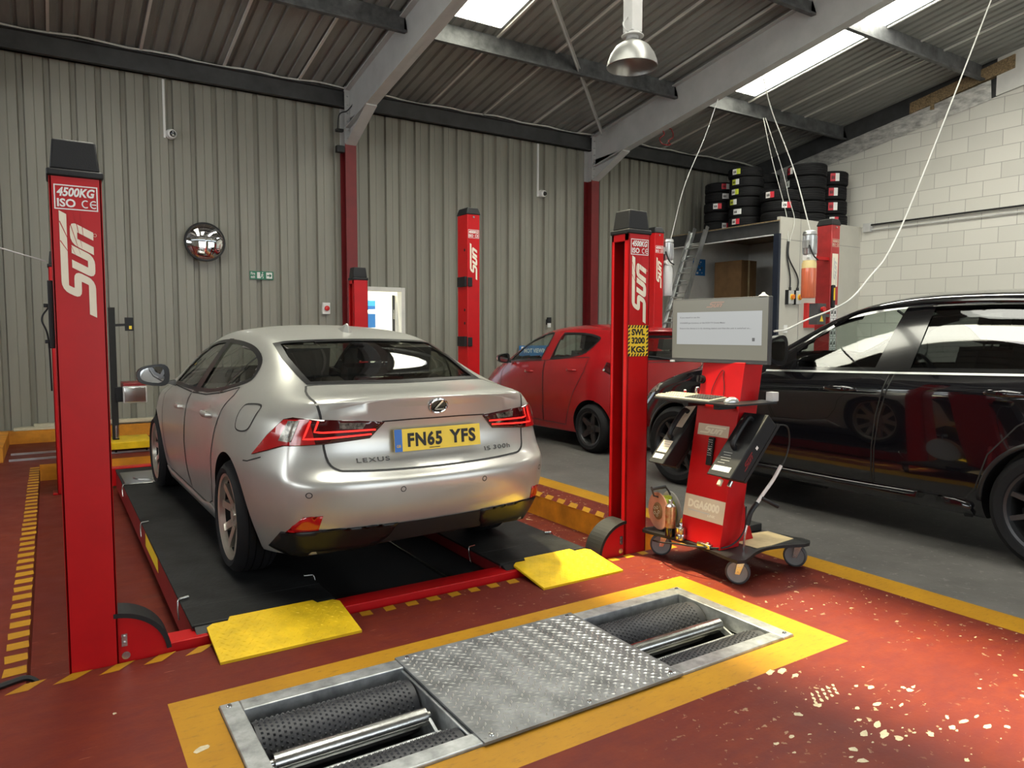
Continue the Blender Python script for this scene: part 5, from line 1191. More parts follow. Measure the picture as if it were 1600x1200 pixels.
# ================================================================ two-post lift columns
def emblem_post(name, label, x0, x1, y0, y1, zt, faded=False):
    t = thing(name, label, 'lift column', ((x0+x1)/2, (y0+y1)/2, 0)); mb = MB(); mt = 'red_faded' if faded else 'red_gloss'
    mb.box(x0, x1, y0, y1, 0, zt); mb.build('post', mt, t, bevel=.008)
    mb = MB(); mb.box(x0-.08, x1+.08, y0-.05, y1+.05, 0, .02); mb.build('base_plate', mt, t)
    w, d = x1-x0, y1-y0; mb = MB()
    mb.hexa([(x0-.012, y0-.012, zt-.02), (x1+.012, y0-.012, zt-.02), (x1+.012, y1+.012, zt-.02), (x0-.012, y1+.012, zt-.02), (x0+.012, y0+.012, zt+.065), (x1-.012, y0+.012, zt+.065), (x1-.012, y1-.012, zt+.065), (x0+.012, y1-.012, zt+.065)]); mb.build('cap', 'black_plastic', t, bevel=.012, seg=3)
    U, Vv = (1, 0, 0), (0, 0, 1); mb = MB(); O = Vector((x0+.012, y0-.0008, zt-.30)); ww = w-.024
    border_on(mb, O, U, Vv, ww, .10, .004); text_on(mb, '4000KG', O+Vector((.008, 0, .055)), U, Vv, ww-.016, .035, .03, .2); text_on(mb, 'ISO', O+Vector((.008, 0, .012)), U, Vv, ww*.42, .033, .03); text_on(mb, 'CE', O+Vector((ww*.62, 0, .012)), U, Vv, ww*.32, .033, .02)
    mb.build('rating_label', 'white' if not faded else 'label_beige', t, smooth=False, fix=False)
    if not faded:
        mb = MB(); emblem_on(mb, ((x0+x1)/2+.048, y0-.0008, zt-.80), (0, 0, 1), (-1, 0, 0), .44, .10); mb.build('maker_emblem', 'cream', t, smooth=False, fix=False)
    else:
        mb = MB(); rect_on(mb, (x0+.02, y0-.0008, zt-.82), U, Vv, w-.05, .43, 0, .001); emblem_on(mb, ((x0+x1)/2+.035, y0-.0008, zt-.80), (0, 0, 1), (-1, 0, 0), .36, .07, 1, .0016); mb.build('faded_sticker', ['cream', 'light_grey'], t, smooth=False, fix=False)
    mb = MB(); mb.cyl(((x0+x1)/2, y0, zt-.05), ((x0+x1)/2, y0-.008, zt-.05), .012, n=8); mb.build('bolt', 'steel', t)
    return t
A = emblem_post('lift_column', 'red lift column with black brackets on its side, left of the red hatchback', 4.27, 4.44, 7.67, 7.92, 2.88)
mb = MB()
for z in (2.0, 1.28): mb.box(4.24, 4.275, 7.68, 7.88, z, z+.12); mb.box(4.27, 4.33, 7.655, 7.67, z, z+.11)
mb.build('carriage_bracket', 'black_plastic', A, bevel=.004)
mb = MB()
for z in (2.44, 1.72, 1.56): mb.cyl((4.268, 7.74, z), (4.272, 7.74, z), .018, n=12)
mb.build('lock_hole', 'gap_dark', A)
B = emblem_post('lift_column', 'red lift column with motor and white oil tank, behind the red hatchback', 7.27, 7.44, 7.62, 7.86, 2.88)
CC = emblem_post('lift_column', 'faded red lift column with orange oil tank and worn sticker, behind the black car', 8.665, 8.84, 5.80, 6.02, 2.88, True)
mat('tank_white', (.66, .66, .66), .35, trans=.15); mat('tank_orange', (.70, .16, .07), .3, coat=.4, var=.12, stretch=(14, 14, .5)); mat('tank_yellow', (.75, .60, .28), .35)
def power_unit(t, x, y, z, tank, s=1.0, half=None):
    mb = MB(); mb.lathe([(0, .36), (.06, .36), (.085, .345), (.09, .31), (.078, .30), (.078, .06), (.07, .05), (0, .05)], (x, y, z), (0, 0, 1), 24)
    for k in range(14): a = 2*pi*k/14; mb.obox((x+.082*cos(a), y+.082*sin(a), z+.18), (cos(a), sin(a), 0), (-sin(a), cos(a), 0), (0, 0, 1), .016, .006, .22)
    mb.box(x-.13, x-.07, y-.05, y+.02, z+.13, z+.23); mb.build('motor', 'aluminium', t, angle=40)
    mb = MB(); mb.box(x-.06, x+.06, y-.06, y+.06, z-.02, z+.055); mb.cyl((x-.1, y-.03, z+.02), (x-.05, y-.03, z+.02), .02, n=10); mb.build('pump_block', 'white', t, bevel=.006)
    if half:
        mb = MB(); mb.lathe([(0, -.02), (.075, -.02), (.09, -.06), (.09, half)], (x, y, z), (0, 0, 1), 24); mb.build('tank_neck', 'tank_yellow', t)
        mb = MB(); mb.lathe([(.09, half), (.092, half), (.092, -.48), (.08, -.50), (0, -.50)], (x, y, z), (0, 0, 1), 24); mb.build('oil_tank', tank, t)
    else: mb = MB(); mb.lathe([(0, -.02), (.06, -.02), (.08, -.07), (.08, -.44), (.07, -.46), (0, -.46)], (x, y, z), (0, 0, 1), 24); mb.build('oil_tank', tank, t)
    mb = MB(); mb.tube(smoothpath([(x-.08, y-.05, z+.17), (x-.05, y-.1, z+.03), (x+.03, y-.1, z-.01), (x+.10, y-.03, z+.0)]), .010, 6); mb.build('hose', 'cable_black', t)
    mb = MB(); mb.box(x+.05, t.location.x, y-.03, y+.03, z-.0, z+.04); mb.build('mounting_bracket', 'red_gloss', t)
power_unit(B, 7.57, 7.68, 2.44, 'tank_white'); power_unit(CC, 8.29, 5.86, 2.40, 'tank_orange', half=-.12)
mb = MB(); mb.box(8.32, 8.50, 5.74, 5.86, 1.56, 1.83); mb.cyl((8.41, 5.74, 1.755), (8.41, 5.72, 1.755), .03, n=16, m=1); mb.cyl((8.41, 5.72, 1.755), (8.41, 5.70, 1.755), .036, n=16, m=1); rect_on(mb, (8.36, 5.739, 1.58), (1, 0, 0), (0, 0, 1), .0, 0.0) if False else None
mb.add([(8.37, 5.738, 1.60), (8.45, 5.738, 1.60), (8.41, 5.738, 1.68)], [(0, 1, 2)], 2); mb.box(8.50, 8.67, 5.80, 5.84, 1.66, 1.70); mb.build('control_box', ['dark_grey', 'red_signal', 'yellow_label'], CC, bevel=.0)
mb = MB(); O = Vector((8.68, 5.799, 1.10)); rect_on(mb, O, (1, 0, 0), (0, 0, 1), .145, .72)
for i in range(5):
    for j in range(2): border_on(mb, O+Vector((.008+j*.066, 0, .03+i*.135)), (1, 0, 0), (0, 0, 1), .062, .115, .006, 1); mb.add([O+Vector((.02+j*.066+a, -.0014, .06+i*.135+b)) for a, b in ((0, 0), (.035, .005), (.03, .05), (.008, .04))], [(0, 1, 2, 3)], 1)
mb.build('safety_label', ['white', 'gap_dark'], CC, smooth=False, fix=False)
tl = thing('inspection_lamp', 'black and yellow hand lamp clipped to the faded red lift column', 'lamp', (8.70, 5.78, 1.78)); mb = MB(); mb.box(8.675, 8.735, 5.765, 5.799, 1.78, 2.08); mb.build('body', 'black_plastic', tl, bevel=.012); mb = MB(); mb.box(8.690, 8.712, 5.757, 5.768, 1.88, 2.04); mb.build('lamp_strip', 'yellow_label', tl)

# ================================================================ brake tester in the floor
bt = thing('roller_brake_tester', 'floor-mounted roller brake tester with galvanised frame and tread plate cover, inside the yellow border', 'brake tester', (1.73, 2.5, -.32))
mb = MB(); x0, x1, y0, y1 = .502, 2.958, 2.112, 2.878
for (a, b, c, d) in ((x0+.075, x1-.075, y0, y0+.075), (x0+.075, x1-.075, y1-.085, y1), (x0, x0+.075, y0, y1), (x1-.075, x1, y0, y1)): mb.box(a, b, c, d, -.07, .012)
for (a, b) in ((1.225, 1.245), (2.195, 2.215)): mb.box(a, b, y0, y1, -.25, .0)
mb.box(x0, x1, y0, y1, -.31, -.29)
mb.build('frame', 'galvanised', bt, bevel=.004)
mat('roller_grit', (.035, .036, .042), .5, .2, var=.2); mat('tread_plate', (.27, .28, .29), .45, .6, var=.25, vscale=6)
def roller(x0, x1, y, z, r):
    mb = MB(); mb.cyl((x0, y, z), (x1, y, z), r, n=48)
    n = 34; k = int((x1-x0-.03)/.020)
    for i in range(k):
        for j in range(n):
            a = 2*pi*(j+(.5 if i % 2 else 0))/n
            if sin(a) < -.25: continue
            X = x0+.02+i*.020; u = Vector((0, cos(a), sin(a))); w = Vector((0, -sin(a), cos(a))); c = Vector((X, y, z))+u*r; q = .0048; e = Vector((1, 0, 0))
            mb.add([c-e*q-w*q, c+e*q-w*q, c+e*q+w*q, c-e*q+w*q, c+u*.007], [(0, 1, 4), (1, 2, 4), (2, 3, 4), (3, 0, 4)])
    return mb.build('roller', 'roller_grit', bt, angle=30, fix=False)
for (a, b) in ((.585, 1.215), (2.225, 2.875)):
    roller(a, b, 2.68, -.105, .105); roller(a, b, 2.24, -.105, .105)
    mb = MB(); mb.cyl((a+.02, 2.475, -.045), (b-.03, 2.475, -.045), .034, n=28); mb.cyl((a+.005, 2.475, -.045), (a+.02, 2.475, -.045), .016, n=12); mb.cyl((b-.03, 2.475, -.045), (b-.012, 2.475, -.045), .016, n=12); mb.build('sensing_roller', 'steel', bt)
    mb = MB(); mb.box(a, b, 2.385, 2.40, -.13, -.085); mb.cyl((a, 2.40, -.085), (b, 2.40, -.085), .012, n=12)
    for q in (a+.012, b-.02): mb.obox((q, 2.44, -.07), (1, 0, 0), (0, 1, .35), (0, -.35, 1), .012, .10, .03)
    mb.build('swing_arm', 'galvanised', bt)
mb = MB(); a, b, c, d = 1.235, 2.205, 2.10, 2.885; zt = .018
mb.box(a, b, c, d, .008, zt)
i = 0; py = c+.02
while py < d-.01:
    px = a+.02+(.021 if i % 2 else 0)
    while px < b-.012:
        ang = 1.0 if (i+int((px-a)/.042)) % 2 else -.55; ux, uy = cos(ang)*.016, sin(ang)*.016; vx, vy = -sin(ang)*.0055, cos(ang)*.0055
        mb.add([(px-ux, py-uy, zt+.0004), (px+vx, py+vy, zt+.0004), (px+ux, py+uy, zt+.0004), (px-vx, py-vy, zt+.0004), (px, py, zt+.005)], [(0, 3, 4), (3, 2, 4), (2, 1, 4), (1, 0, 4)], 1)
        px += .042
    py += .021; i += 1
mat('tread_worn', (.62, .62, .60), .3, .7); mb.build('cover_plate', ['tread_plate', 'tread_worn'], bt, smooth=False)
for (x, y) in ((1.28, 2.13), (1.72, 2.125), (2.16, 2.13), (1.28, 2.855), (1.72, 2.86), (2.16, 2.855), (.535, 2.85), (.535, 2.14), (2.925, 2.85), (2.925, 2.14)):
    mb = MB(); z = .018 if 1.2 < x < 2.3 else .012; mb.lathe([(0, .008), (.007, .0075), (.010, .004), (.011, 0)], (x, y, z), (0, 0, 1), 10); mb.build('bolt', 'steel', bt)
# ================================================================ storeroom with tyre platform on top
mat('post_blue', (.012, .018, .035), .45); mat('wall_pale', (.50, .485, .43), .65, var=.05, vscale=1.5)
mb = MB(); mb.box(11.43, 13.95, 8.70, 8.78, 0, 3.59); struct(mb.build('wall_storeroom', 'wall_pale', smooth=False))
mb = MB()
for x in (12.02, 12.6, 13.2): mb.box(x-.004, x+.004, 8.697, 8.70, 0, 3.59)
mb.box(11.43, 13.95, 8.697, 8.70, 3.176, 3.184); struct(mb.build('trim_30', 'grey_plastic', smooth=False))
mb = MB(); mb.box(11.38, 11.44, 8.69, 8.81, 0, 3.28); struct(mb.build('storeroom_post', 'post_blue'))
mb = MB(); mb.box(11.40, 11.50, 8.72, 11.45, 3.27, 3.50); mb.box(11.37, 11.53, 8.72, 11.45, 3.49, 3.505); struct(mb.build('storeroom_beam', 'eave_dark', smooth=False))
mb = MB(); mb.cyl((11.36, 8.8, 3.255), (11.36, 11.40, 3.255), .012, n=8); struct(mb.build('storeroom_rail', 'white'))
mb = MB(); mb.box(11.40, 13.95, 8.72, 11.47, 3.505, 3.53); struct(mb.build('storeroom_deck', 'timber', smooth=False))
mb = MB(); mb.box(11.45, 13.93, 11.43, 11.47, 0, 3.5); mb.box(13.88, 13.93, 8.8, 11.43, 0, 3.5); struct(mb.build('wall_storeroom_inside', 'white_paint', smooth=False))
# tyres
def tyre_mesh(R, w):
    r = R*.62; h = w/2; prof = [(r, h*.72), (r+.012, h*.86), (R*.80, h), (R-.03, h*.96), (R-.008, h*.84)]
    g = (.55, .18, -.18, -.55); lst = []
    for c in g: lst += [(R, h*(c+.07)), (R-.008, h*(c+.04)), (R-.008, h*(c-.04)), (R, h*(c-.07))]
    prof = prof+lst+[(R-.008, -h*.84), (R-.03, -h*.96), (R*.80, -h), (r+.012, -h*.86), (r, -h*.72)]
    mb = MB(); mb.lathe([(a, b+h) for a, b in prof], (0, 0, 0), (0, 0, 1), 48); return mb
mat('sticker_red', (.60, .02, .04), .5); mat('sticker_lime', (.55, .62, .05), .5)
TY = {}
def tyre_thing(name_key, R, w, x, y, z, label, group, lab_ang, mats):
    if name_key not in TY:
        t = tyre_mesh(R, w).build('tyre', 'rubber', angle=30); TY[name_key] = t
    else: t = TY[name_key].copy(); COL.objects.link(t)
    t.location = (x, y, z); tag(t, label, 'tyre', group)
    if lab_ang is not None:
        mb = MB(); n = 5; hw = .085/R
        for (a0, a1, m) in ((lab_ang-hw, lab_ang+hw*.1, mats[0]), (lab_ang+hw*.1, lab_ang+hw, mats[1])):
            vs = []
            for i in range(n+1):
                a = a0+(a1-a0)*i/n; vs += [((R+.002)*cos(a), (R+.002)*sin(a), w*.26), ((R+.002)*cos(a), (R+.002)*sin(a), w*.80)]
            mb.add(vs, [(2*i, 2*i+2, 2*i+3, 2*i+1) for i in range(n)], m)
        for q in range(3): a = lab_ang+hw*(-.75+.25*q); mb.add([((R+.003)*cos(a), (R+.003)*sin(a), w*.4), ((R+.003)*cos(a+.05), (R+.003)*sin(a+.05), w*.4), ((R+.003)*cos(a+.04), (R+.003)*sin(a+.04), w*.66), ((R+.003)*cos(a), (R+.003)*sin(a), w*.6)], [(0, 1, 2, 3)], 3)
        lb = mb.build('tyre_label', ['white', 'sticker_red', 'sticker_lime', 'gap_dark'], None, fix=False); lb.parent = t
    return t
ORD = ['bottom', 'second', 'third', 'fourth', 'fifth', 'top']
def stack(key, R, w, x, y, n, where, group, labs):
    a0 = atan2(-y, -x); z = 3.53
    for i in range(n):
        pos = 'topmost' if i == n-1 else ('lowest' if i == 0 else ORD[i]+' from the bottom')
        la = labs[i]; tyre_thing(key, R, w, x+.012*sin(i*2.3+x), y+.012*cos(i*1.7+y), z, 'black tyre, %s %s' % (pos, where), group, None if la is None else a0+la[0], None if la is None else la[1:])
        z += w
WR, RW, LW = (0, 1), (1, 0), (0, 2)
stack('a', .30, .198, 11.86, 10.55, 5, 'of the far left stack on the storeroom', 'tyres in the far left stack', [(.5, 0, 1), None, (-.1, 0, 1), (.45, 0, 0), (.4, 1, 0)])
stack('b', .33, .193, 11.80, 9.82, 6, 'of the tall stack left of centre on the storeroom', 'tyres in the tall left stack', [(-.6, 0, 1), (-.5, 0, 0), (-.75, 2, 0), (-.7, 0, 2), (-.7, 2, 0), (-.55, 0, 2)])
stack('c', .36, .205, 11.92, 9.10, 3, 'of the low front stack above the wall switches', 'tyres in the low front stack', [None, (.3, 0, 1), (-.5, 0, 1)])
stack('b', .33, .193, 12.62, 10.05, 6, 'of the tall stack at the back of the storeroom', 'tyres in the tall back stack', [None]*6)
stack('d', .37, .238, 12.70, 9.10, 5, 'of the wide stack right of centre on the storeroom', 'tyres in the wide right stack', [(-1.0, 1, 0), None, (-1.2, 0, 0), (-1.2, 0, 0), (-1.0, 1, 0)])
stack('e', .33, .285, 13.47, 9.10, 4, 'of the right stack beside the block wall', 'tyres in the right end stack', [(.25, 0, 1), (.2, 1, 0), (.25, 1, 0), (.25, 1, 0)])
# under the platform
t = thing('cabinet', 'tall brown cabinet inside the storeroom, under the cardboard box', 'cabinet', (12.6, 10.1, 0)); mb = MB(); mb.box(12.3, 12.85, 8.95, 11.15, 0, 2.06); mb.build('body', 'brown_card', t, bevel=.006)
for y in (9.5, 10.05, 10.6):
    mb = MB(); mb.box(12.285, 12.30, y-.53+.26, y+.26, .06, 2.0); dr = mb.build('door', 'brown_card', t, bevel=.003); mb = MB(); mb.box(12.265, 12.285, y+.18, y+.20, 1.0, 1.15); mb.build('door_handle', 'steel', dr)
t = thing('cardboard_box', 'large brown cardboard box taped shut, under the tyre platform', 'box', (12.6, 10.6, 2.06)); mb = MB(); mb.box(12.32, 12.80, 10.32, 11.05, 2.06, 2.98); mb.build('carton', 'brown_card', t, bevel=.006)
mb = MB(); mb.box(12.53, 12.58, 10.316, 10.319, 2.06, 2.98); mb.box(12.53, 12.58, 10.316, 11.052, 2.981, 2.983); mb.build('packing_tape', 'card_sheet', t)
t = thing('poster', 'small blue and white picture board on the storeroom back wall', 'poster', (12.2, 11.42, 2.9)); mb = MB(); mb.box(12.05, 12.42, 11.41, 11.43, 2.72, 3.08); mb.build('board', 'sign_blue', t)
random.seed(3); mb = MB()
for i in range(16): a, b = random.uniform(12.07, 12.34), random.uniform(2.74, 3.02); s = random.uniform(.02, .06); mb.add([(a, 11.409, b), (a+s, 11.409, b+.01), (a+s*.8, 11.409, b+s), (a-.01, 11.409, b+s*.7)], [(0, 1, 2, 3)], i % 2)
mb.build('printed_picture', ['white', 'dark_grey'], t, smooth=False)
t = thing('ladder', 'aluminium extension ladder leaning on the tyre platform edge', 'ladder', (10.3, 10.55, 0))
def ladder_sec(off, z0, z1, w, nm):
    d = Vector((1.33, 0, 3.5)).normalized(); base = Vector((9.90+off, 10.55, 0)); p0, p1 = base+d*(z0/d.z), base+d*(z1/d.z); N = Vector((-d.z, 0, d.x))
    for s in (-1, 1): mb = MB(); mb.obox((p0+p1)/2+Vector((0, s*w/2, 0)), d, (0, 1, 0), N, (p1-p0).length, .028, .07); mb.build('stile', 'aluminium', t)
    n = int((p1-p0).length/.27)
    for i in range(n): c = p0+d*(.15+i*.27); mb = MB(); mb.cyl(c-Vector((0, w/2, 0)), c+Vector((0, w/2, 0)), .014, n=8); mb.build('rung', 'aluminium', t)
ladder_sec(0, .0, 3.52, .40, 'a'); ladder_sec(.075, .6, 3.60, .34, 'b')
def switch(x, label, side):
    t = thing('isolator_switch', label, 'switch', (x, 8.66, 2.1)); mb = MB(); mb.box(x-.075, x+.075, 8.62, 8.70, 1.99, 2.24); mb.build('housing', 'light_grey', t, bevel=.008)
    mb = MB(); mb.box(x-.085, x-.075, 8.63, 8.70, 1.98, 2.25); mb.build('side_plate', 'black_plastic', t)
    mb = MB(); mb.cyl((x+.01, 8.62, 2.12), (x+.01, 8.608, 2.12), .055, n=20, m=1); mb.cyl((x+.01, 8.608, 2.12), (x+.01, 8.58, 2.12), .042, n=16); mb.obox((x+.01, 8.575, 2.12), (.3, 0, 1), (1, 0, -.3), (0, 1, 0), .09, .02, .02); mb.build('rotary_knob', ['orange_signal', 'yellow_label'], t)
    mb = MB(); mb.tube(smoothpath([(x, 8.66, 2.24), (x, 8.665, 2.5), (11.63+side*.02, 8.67, 2.85), (11.635+side*.012, 8.675, 3.15)]), .014, 6); mb.cyl((x, 8.66, 2.24), (x, 8.66, 2.30), .024, n=10); mb.build('supply_cable', 'cable_black', t)
switch(11.70, 'left grey isolator switch with orange knob on the storeroom wall', -1); switch(11.92, 'right grey isolator switch with orange knob on the storeroom wall', 1)
mb = MB(); mb.box(12.18, 12.50, 8.62, 8.70, 1.55, 2.02); mb.box(12.2, 12.48, 8.615, 8.62, 1.57, 2.0); tag(mb.build('call_point_box', 'red_signal', bevel=.006), 'small red box on the storeroom wall beside the control box', 'box')
mb = MB(); mb.box(11.585, 11.685, 8.68, 8.70, 1.45, 1.60); mb.box(11.61, 11.66, 8.675, 8.68, 1.50, 1.55); tag(mb.build('power_socket', 'white', bevel=.004), 'white socket low on the storeroom wall under the isolator switches', 'socket')
mb = MB(); mb.cyl((13.9, 8.6, 3.60), (13.9, -6, 3.60), .018, n=8); tag(mb.build('clipped_cable', 'cable_black'), 'black cable clipped along the painted block wall', 'cable')
mb = MB(); mb.cyl((13.91, 8.6, 3.50), (13.91, -6, 3.50), .014, n=8); mb.box(13.86, 13.945, 8.45, 8.6, 3.47, 3.64); tag(mb.build('conduit', 'light_grey'), 'pale conduit running below the black cable on the block wall', 'conduit')

# ================================================================ back wall fittings
t = thing('convex_mirror', 'round convex safety mirror on the ribbed back wall', 'mirror', (1.966, 11.44, 2.75)); mb = MB(); c = Vector((1.966, 11.34, 2.75)); R = .262
mb.lathe([(R*sin(a), -.085*cos(a/1.0)+.0) for a in [i*(pi/2)/14 for i in range(15)]], (c.x, c.y, c.z), (0, 1, 0), 48); mb.build('mirror_dome', 'mirror_glass', t)
mb = MB(); mb.lathe([(R-.01, -.012), (R+.014, -.016), (R+.02, .0), (R+.012, .02), (R-.01, .02)], (c.x, c.y, c.z), (0, 1, 0), 48, closed=True); mb.build('rim', 'black_plastic', t)
mb = MB(); mb.lathe([(0, .06), (.12, .06), (R-.005, .015)], (c.x, c.y, c.z), (0, 1, 0), 32); mb.cyl((c.x, c.y+.05, c.z), (c.x, 11.5, c.z), .025); mb.build('back_bracket', 'black_plastic', t)
def cctv(x, z, top, label, lab2):
    t = thing('security_camera', label, 'camera', (x, 11.45, z)); mb = MB(); mb.lathe([(0, -.10), (.035, -.095), (.06, -.075), (.068, -.04), (.062, -.0), (.07, .0), (.07, .03), (0, .03)], (x, 11.47, z), Vector((-.12, 1, .12)), 24); mb.build('housing', 'white', t)
    mb = MB(); mb.lathe([(0, -.118), (.03, -.115), (.042, -.096), (.03, -.09)], (x, 11.47, z), Vector((-.12, 1, .12)), 20); mb.build('lens', 'black_gloss', t)
    mb = MB(); mb.box(x-.095, x-.065, 11.47, 11.50, z-.06, top); tag(mb.build('cable_trunking', 'white', bevel=.003), lab2, 'conduit')
cctv(1.575, 4.25, 5.0, 'white security camera on the back wall left of the first red column', 'white vertical trunking above the left security camera')
cctv(8.0, 4.08, 5.0, 'white security camera on the back wall left of the second red column', 'white vertical trunking above the right security camera')
t = thing('exit_sign', 'green fire exit sign with running figure and arrow on the back wall', 'sign', (2.79, 11.49, 2.31)); mb = MB(); mb.box(2.615, 2.965, 11.475, 11.49, 2.25, 2.375); mb.build('sign_board', 'sign_green', t)
mb = MB(); O = Vector((2.62, 11.474, 2.255)); U, Vv = (1, 0, 0), (0, 0, 1)
text_on(mb, 'Fire', O+Vector((.008, 0, .062)), U, Vv, .062, .042, .02, off=.001); text_on(mb, 'exit', O+Vector((.008, 0, .012)), U, Vv, .062, .040, .02, off=.001)
onplane(mb, [(.10, .012), (.145, .012), (.145, .105), (.10, .105)], [(0, 1, 2, 3)], O, U, Vv, .001)
for p in ([(.165, .10), (.178, .10)],): pass
v, f = strokes([[(.18, .085), (.172, .055), (.19, .035), (.185, .012)], [(.172, .055), (.158, .035), (.150, .018)], [(.178, .075), (.196, .062)], [(.178, .075), (.16, .066)]], .009); onplane(mb, v, f, O, U, Vv, .001)
onplane(mb, [(.182+.009*cos(2*pi*i/12), .099+.009*sin(2*pi*i/12)) for i in range(12)], [tuple(range(12))], O, U, Vv, .001)
onplane(mb, [(.235, .012), (.325, .012), (.325, .105), (.235, .105)], [(0, 1, 2, 3)], O, U, Vv, .001)
v, f = strokes([[(.245, .058), (.305, .058)]], .016); onplane(mb, v, f, O, U, Vv, .0018, 1); onplane(mb, [(.285, .025), (.318, .058), (.285, .091)], [(0, 1, 2)], O, U, Vv, .0018, 1)
mb.build('printed_symbols', ['white', 'sign_green'], t, smooth=False, fix=False)
t = thing('emergency_stop', 'white emergency stop box with red button on the back wall by the red column', 'switch', (3.78, 11.45, 1.83)); mb = MB(); mb.box(3.72, 3.84, 11.43, 11.5, 1.735, 1.92); mb.build('housing', 'white', t, bevel=.006); mb = MB(); mb.cyl((3.78, 11.43, 1.83), (3.78, 11.41, 1.83), .022, n=14); mb.lathe([(0, -.03), (.03, -.025), (.042, -.01), (.04, 0), (0, 0)], (3.78, 11.41, 1.83), (0, 1, 0), 20); mb.build('push_button', 'red_signal', t)
t = thing('information_sign', 'blue sign with white lettering on the back wall, seen through the red hatchback', 'sign', (7.85, 11.48, 1.05)); mb = MB(); mb.box(7.50, 8.25, 11.46, 11.48, .86, 1.20); mb.build('sign_board', 'sign_blue', t)
mb = MB(); text_on(mb, 'MOT VIEWING', (7.60, 11.459, 1.06), U, Vv, .58, .085, .03); text_on(mb, 'AREA', (7.88, 11.459, .92), U, Vv, .28, .085, .03); rect_on(mb, (7.54, 11.459, 1.13), U, Vv, .05, .05); rect_on(mb, (7.54, 11.459, .89), U, Vv, .04, .04); mb.build('lettering', 'white', t, smooth=False, fix=False)
t = thing('beacon_fitting', 'small black-capped white fitting on the back wall just above the red car roof', 'fitting', (8.17, 11.45, 1.65)); mb = MB(); mb.cyl((8.17, 11.44, 1.55), (8.17, 11.44, 1.63), .035, n=14); mb.build('white_body', 'white', t); mb = MB(); mb.cyl((8.17, 11.44, 1.63), (8.17, 11.44, 1.74), .045, n=14); mb.box(8.14, 8.20, 11.44, 11.5, 1.6, 1.7); mb.build('black_cap', 'black_plastic', t)
t = thing('junction_box', 'small black fittings with a cable on the first red column', 'fitting', (3.98, 11.3, 4.35)); mb = MB(); mb.box(3.93, 4.05, 11.24, 11.34, 4.28, 4.38); mb.build('box', 'black_plastic', t); mb = MB(); mb.box(3.93, 4.04, 11.25, 11.33, 4.60, 4.64); mb.tube(smoothpath([(3.95, 11.28, 4.62), (3.97, 11.24, 4.85), (4.10, 11.2, 4.93), (4.2, 11.05, 5.1)]), .010, 6); mb.build('cable', 'cable_black', t)
# headlamp beam setter on its rails
t = thing('headlamp_beam_setter', 'headlamp beam setter on a black column with red lamp box, beyond the left lift post', 'tester', (.75, 9.95, 0))
mb = MB(); mb.box(.55, 1.02, 9.66, 10.30, .055, .14); mb.build('base', 'yellow_paint', t, bevel=.006)
mb = MB(); mb.cyl((.62, 9.75, .05), (.64, 9.75, .05), .04, n=14); mb.cyl((.62, 10.22, .05), (.64, 10.22, .05), .04, n=14); mb.cyl((.95, 9.75, .05), (.97, 9.75, .05), .04, n=14); mb.cyl((.95, 10.22, .05), (.97, 10.22, .05), .04, n=14); mb.build('rail_wheel', 'black_plastic', t)
mb = MB(); mb.box(.615, .685, 9.92, 9.99, .14, 1.74); mb.build('column', 'black_matt', t, bevel=.004); mb = MB(); mb.cyl((.66, 9.90, .16), (.66, 9.90, .32), .022, n=12); mb.build('column_clamp', 'steel', t)
mb = MB(); mb.prism([(.74, .60), (.99, .60), (.99, .80), (.96, .83), (.74, .83)], 'y', 9.86, 10.25); hb = mb.build('lamp_box', 'red_dull', t, bevel=.01); mb = MB(); mb.box(.735, .995, 9.845, 9.87, .585, .79); mb.build('lens_frame', 'light_grey', hb, bevel=.01)
mb = MB(); mb.box(.75, .98, 9.838, 9.846, .60, .775); mb.build('lens_glass', 'chrome', hb, bevel=.004); mb = MB(); mb.box(.66, .745, 9.90, 10.0, .60, .78); mb.build('slide_block', 'black_plastic', t, bevel=.006)
mb = MB(); mb.obox((.745, 9.95, 1.53), (1, 0, .05), (0, 1, 0), (0, 0, 1), .14, .03, .03); mb.box(.79, .88, 9.92, 10.0, 1.46, 1.62); mb.box(.83, .86, 9.915, 9.92, 1.48, 1.52, 1); mb.build('aiming_sight', ['black_plastic', 'yellow_label'], t)
# high bay lamp
t = thing('high_bay_lamp', 'bell-shaped high bay lamp with aluminium reflector hanging from the roof', 'lamp', (4.46, 5.0, 3.8)); c = (4.46, 5.0, 3.80)
mat('reflector', (.30, .30, .285), .35, .5, var=.06)
mb = MB(); mb.lathe([(.222, 0), (.226, .004), (.218, .05), (.195, .11), (.15, .175), (.09, .215), (.055, .225), (.055, .24)], c, (0, 0, 1), 40); sd = mb.build('reflector', 'reflector', t, fix=False); q = sd.modifiers.new('thickness', 'SOLIDIFY'); q.thickness = .003
mb = MB(); mb.lathe([(0, .09), (.035, .09), (.045, .12), (.035, .17), (.02, .20), (0, .21)], c, (0, 0, 1), 20); mb.build('bulb', 'white', t)
mb = MB(); z = 3.80; mb.cyl((4.46, 5, z+.23), (4.46, 5, z+.27), .055, n=20); mb.cyl((4.46, 5, z+.265), (4.46, 5, z+.275), .10, n=24); mb.cyl((4.46, 5, z+.275), (4.46, 5, z+.30), .07, n=20); mb.box(4.40, 4.52, 4.94, 5.06, z+.30, z+.7); mb.cyl((4.46, 5, z+.7), (4.46, 5, zroof(5)), .012, n=8); mb.build('gear_box', 'light_grey', t, bevel=.006)
mb = MB(); mb.tube(smoothpath([(4.40, 4.98, 4.09), (4.36, 4.98, 4.10), (4.35, 5, 4.16), (4.40, 5, 4.22)]), .006, 6); mb.build('flex', 'light_grey', t)
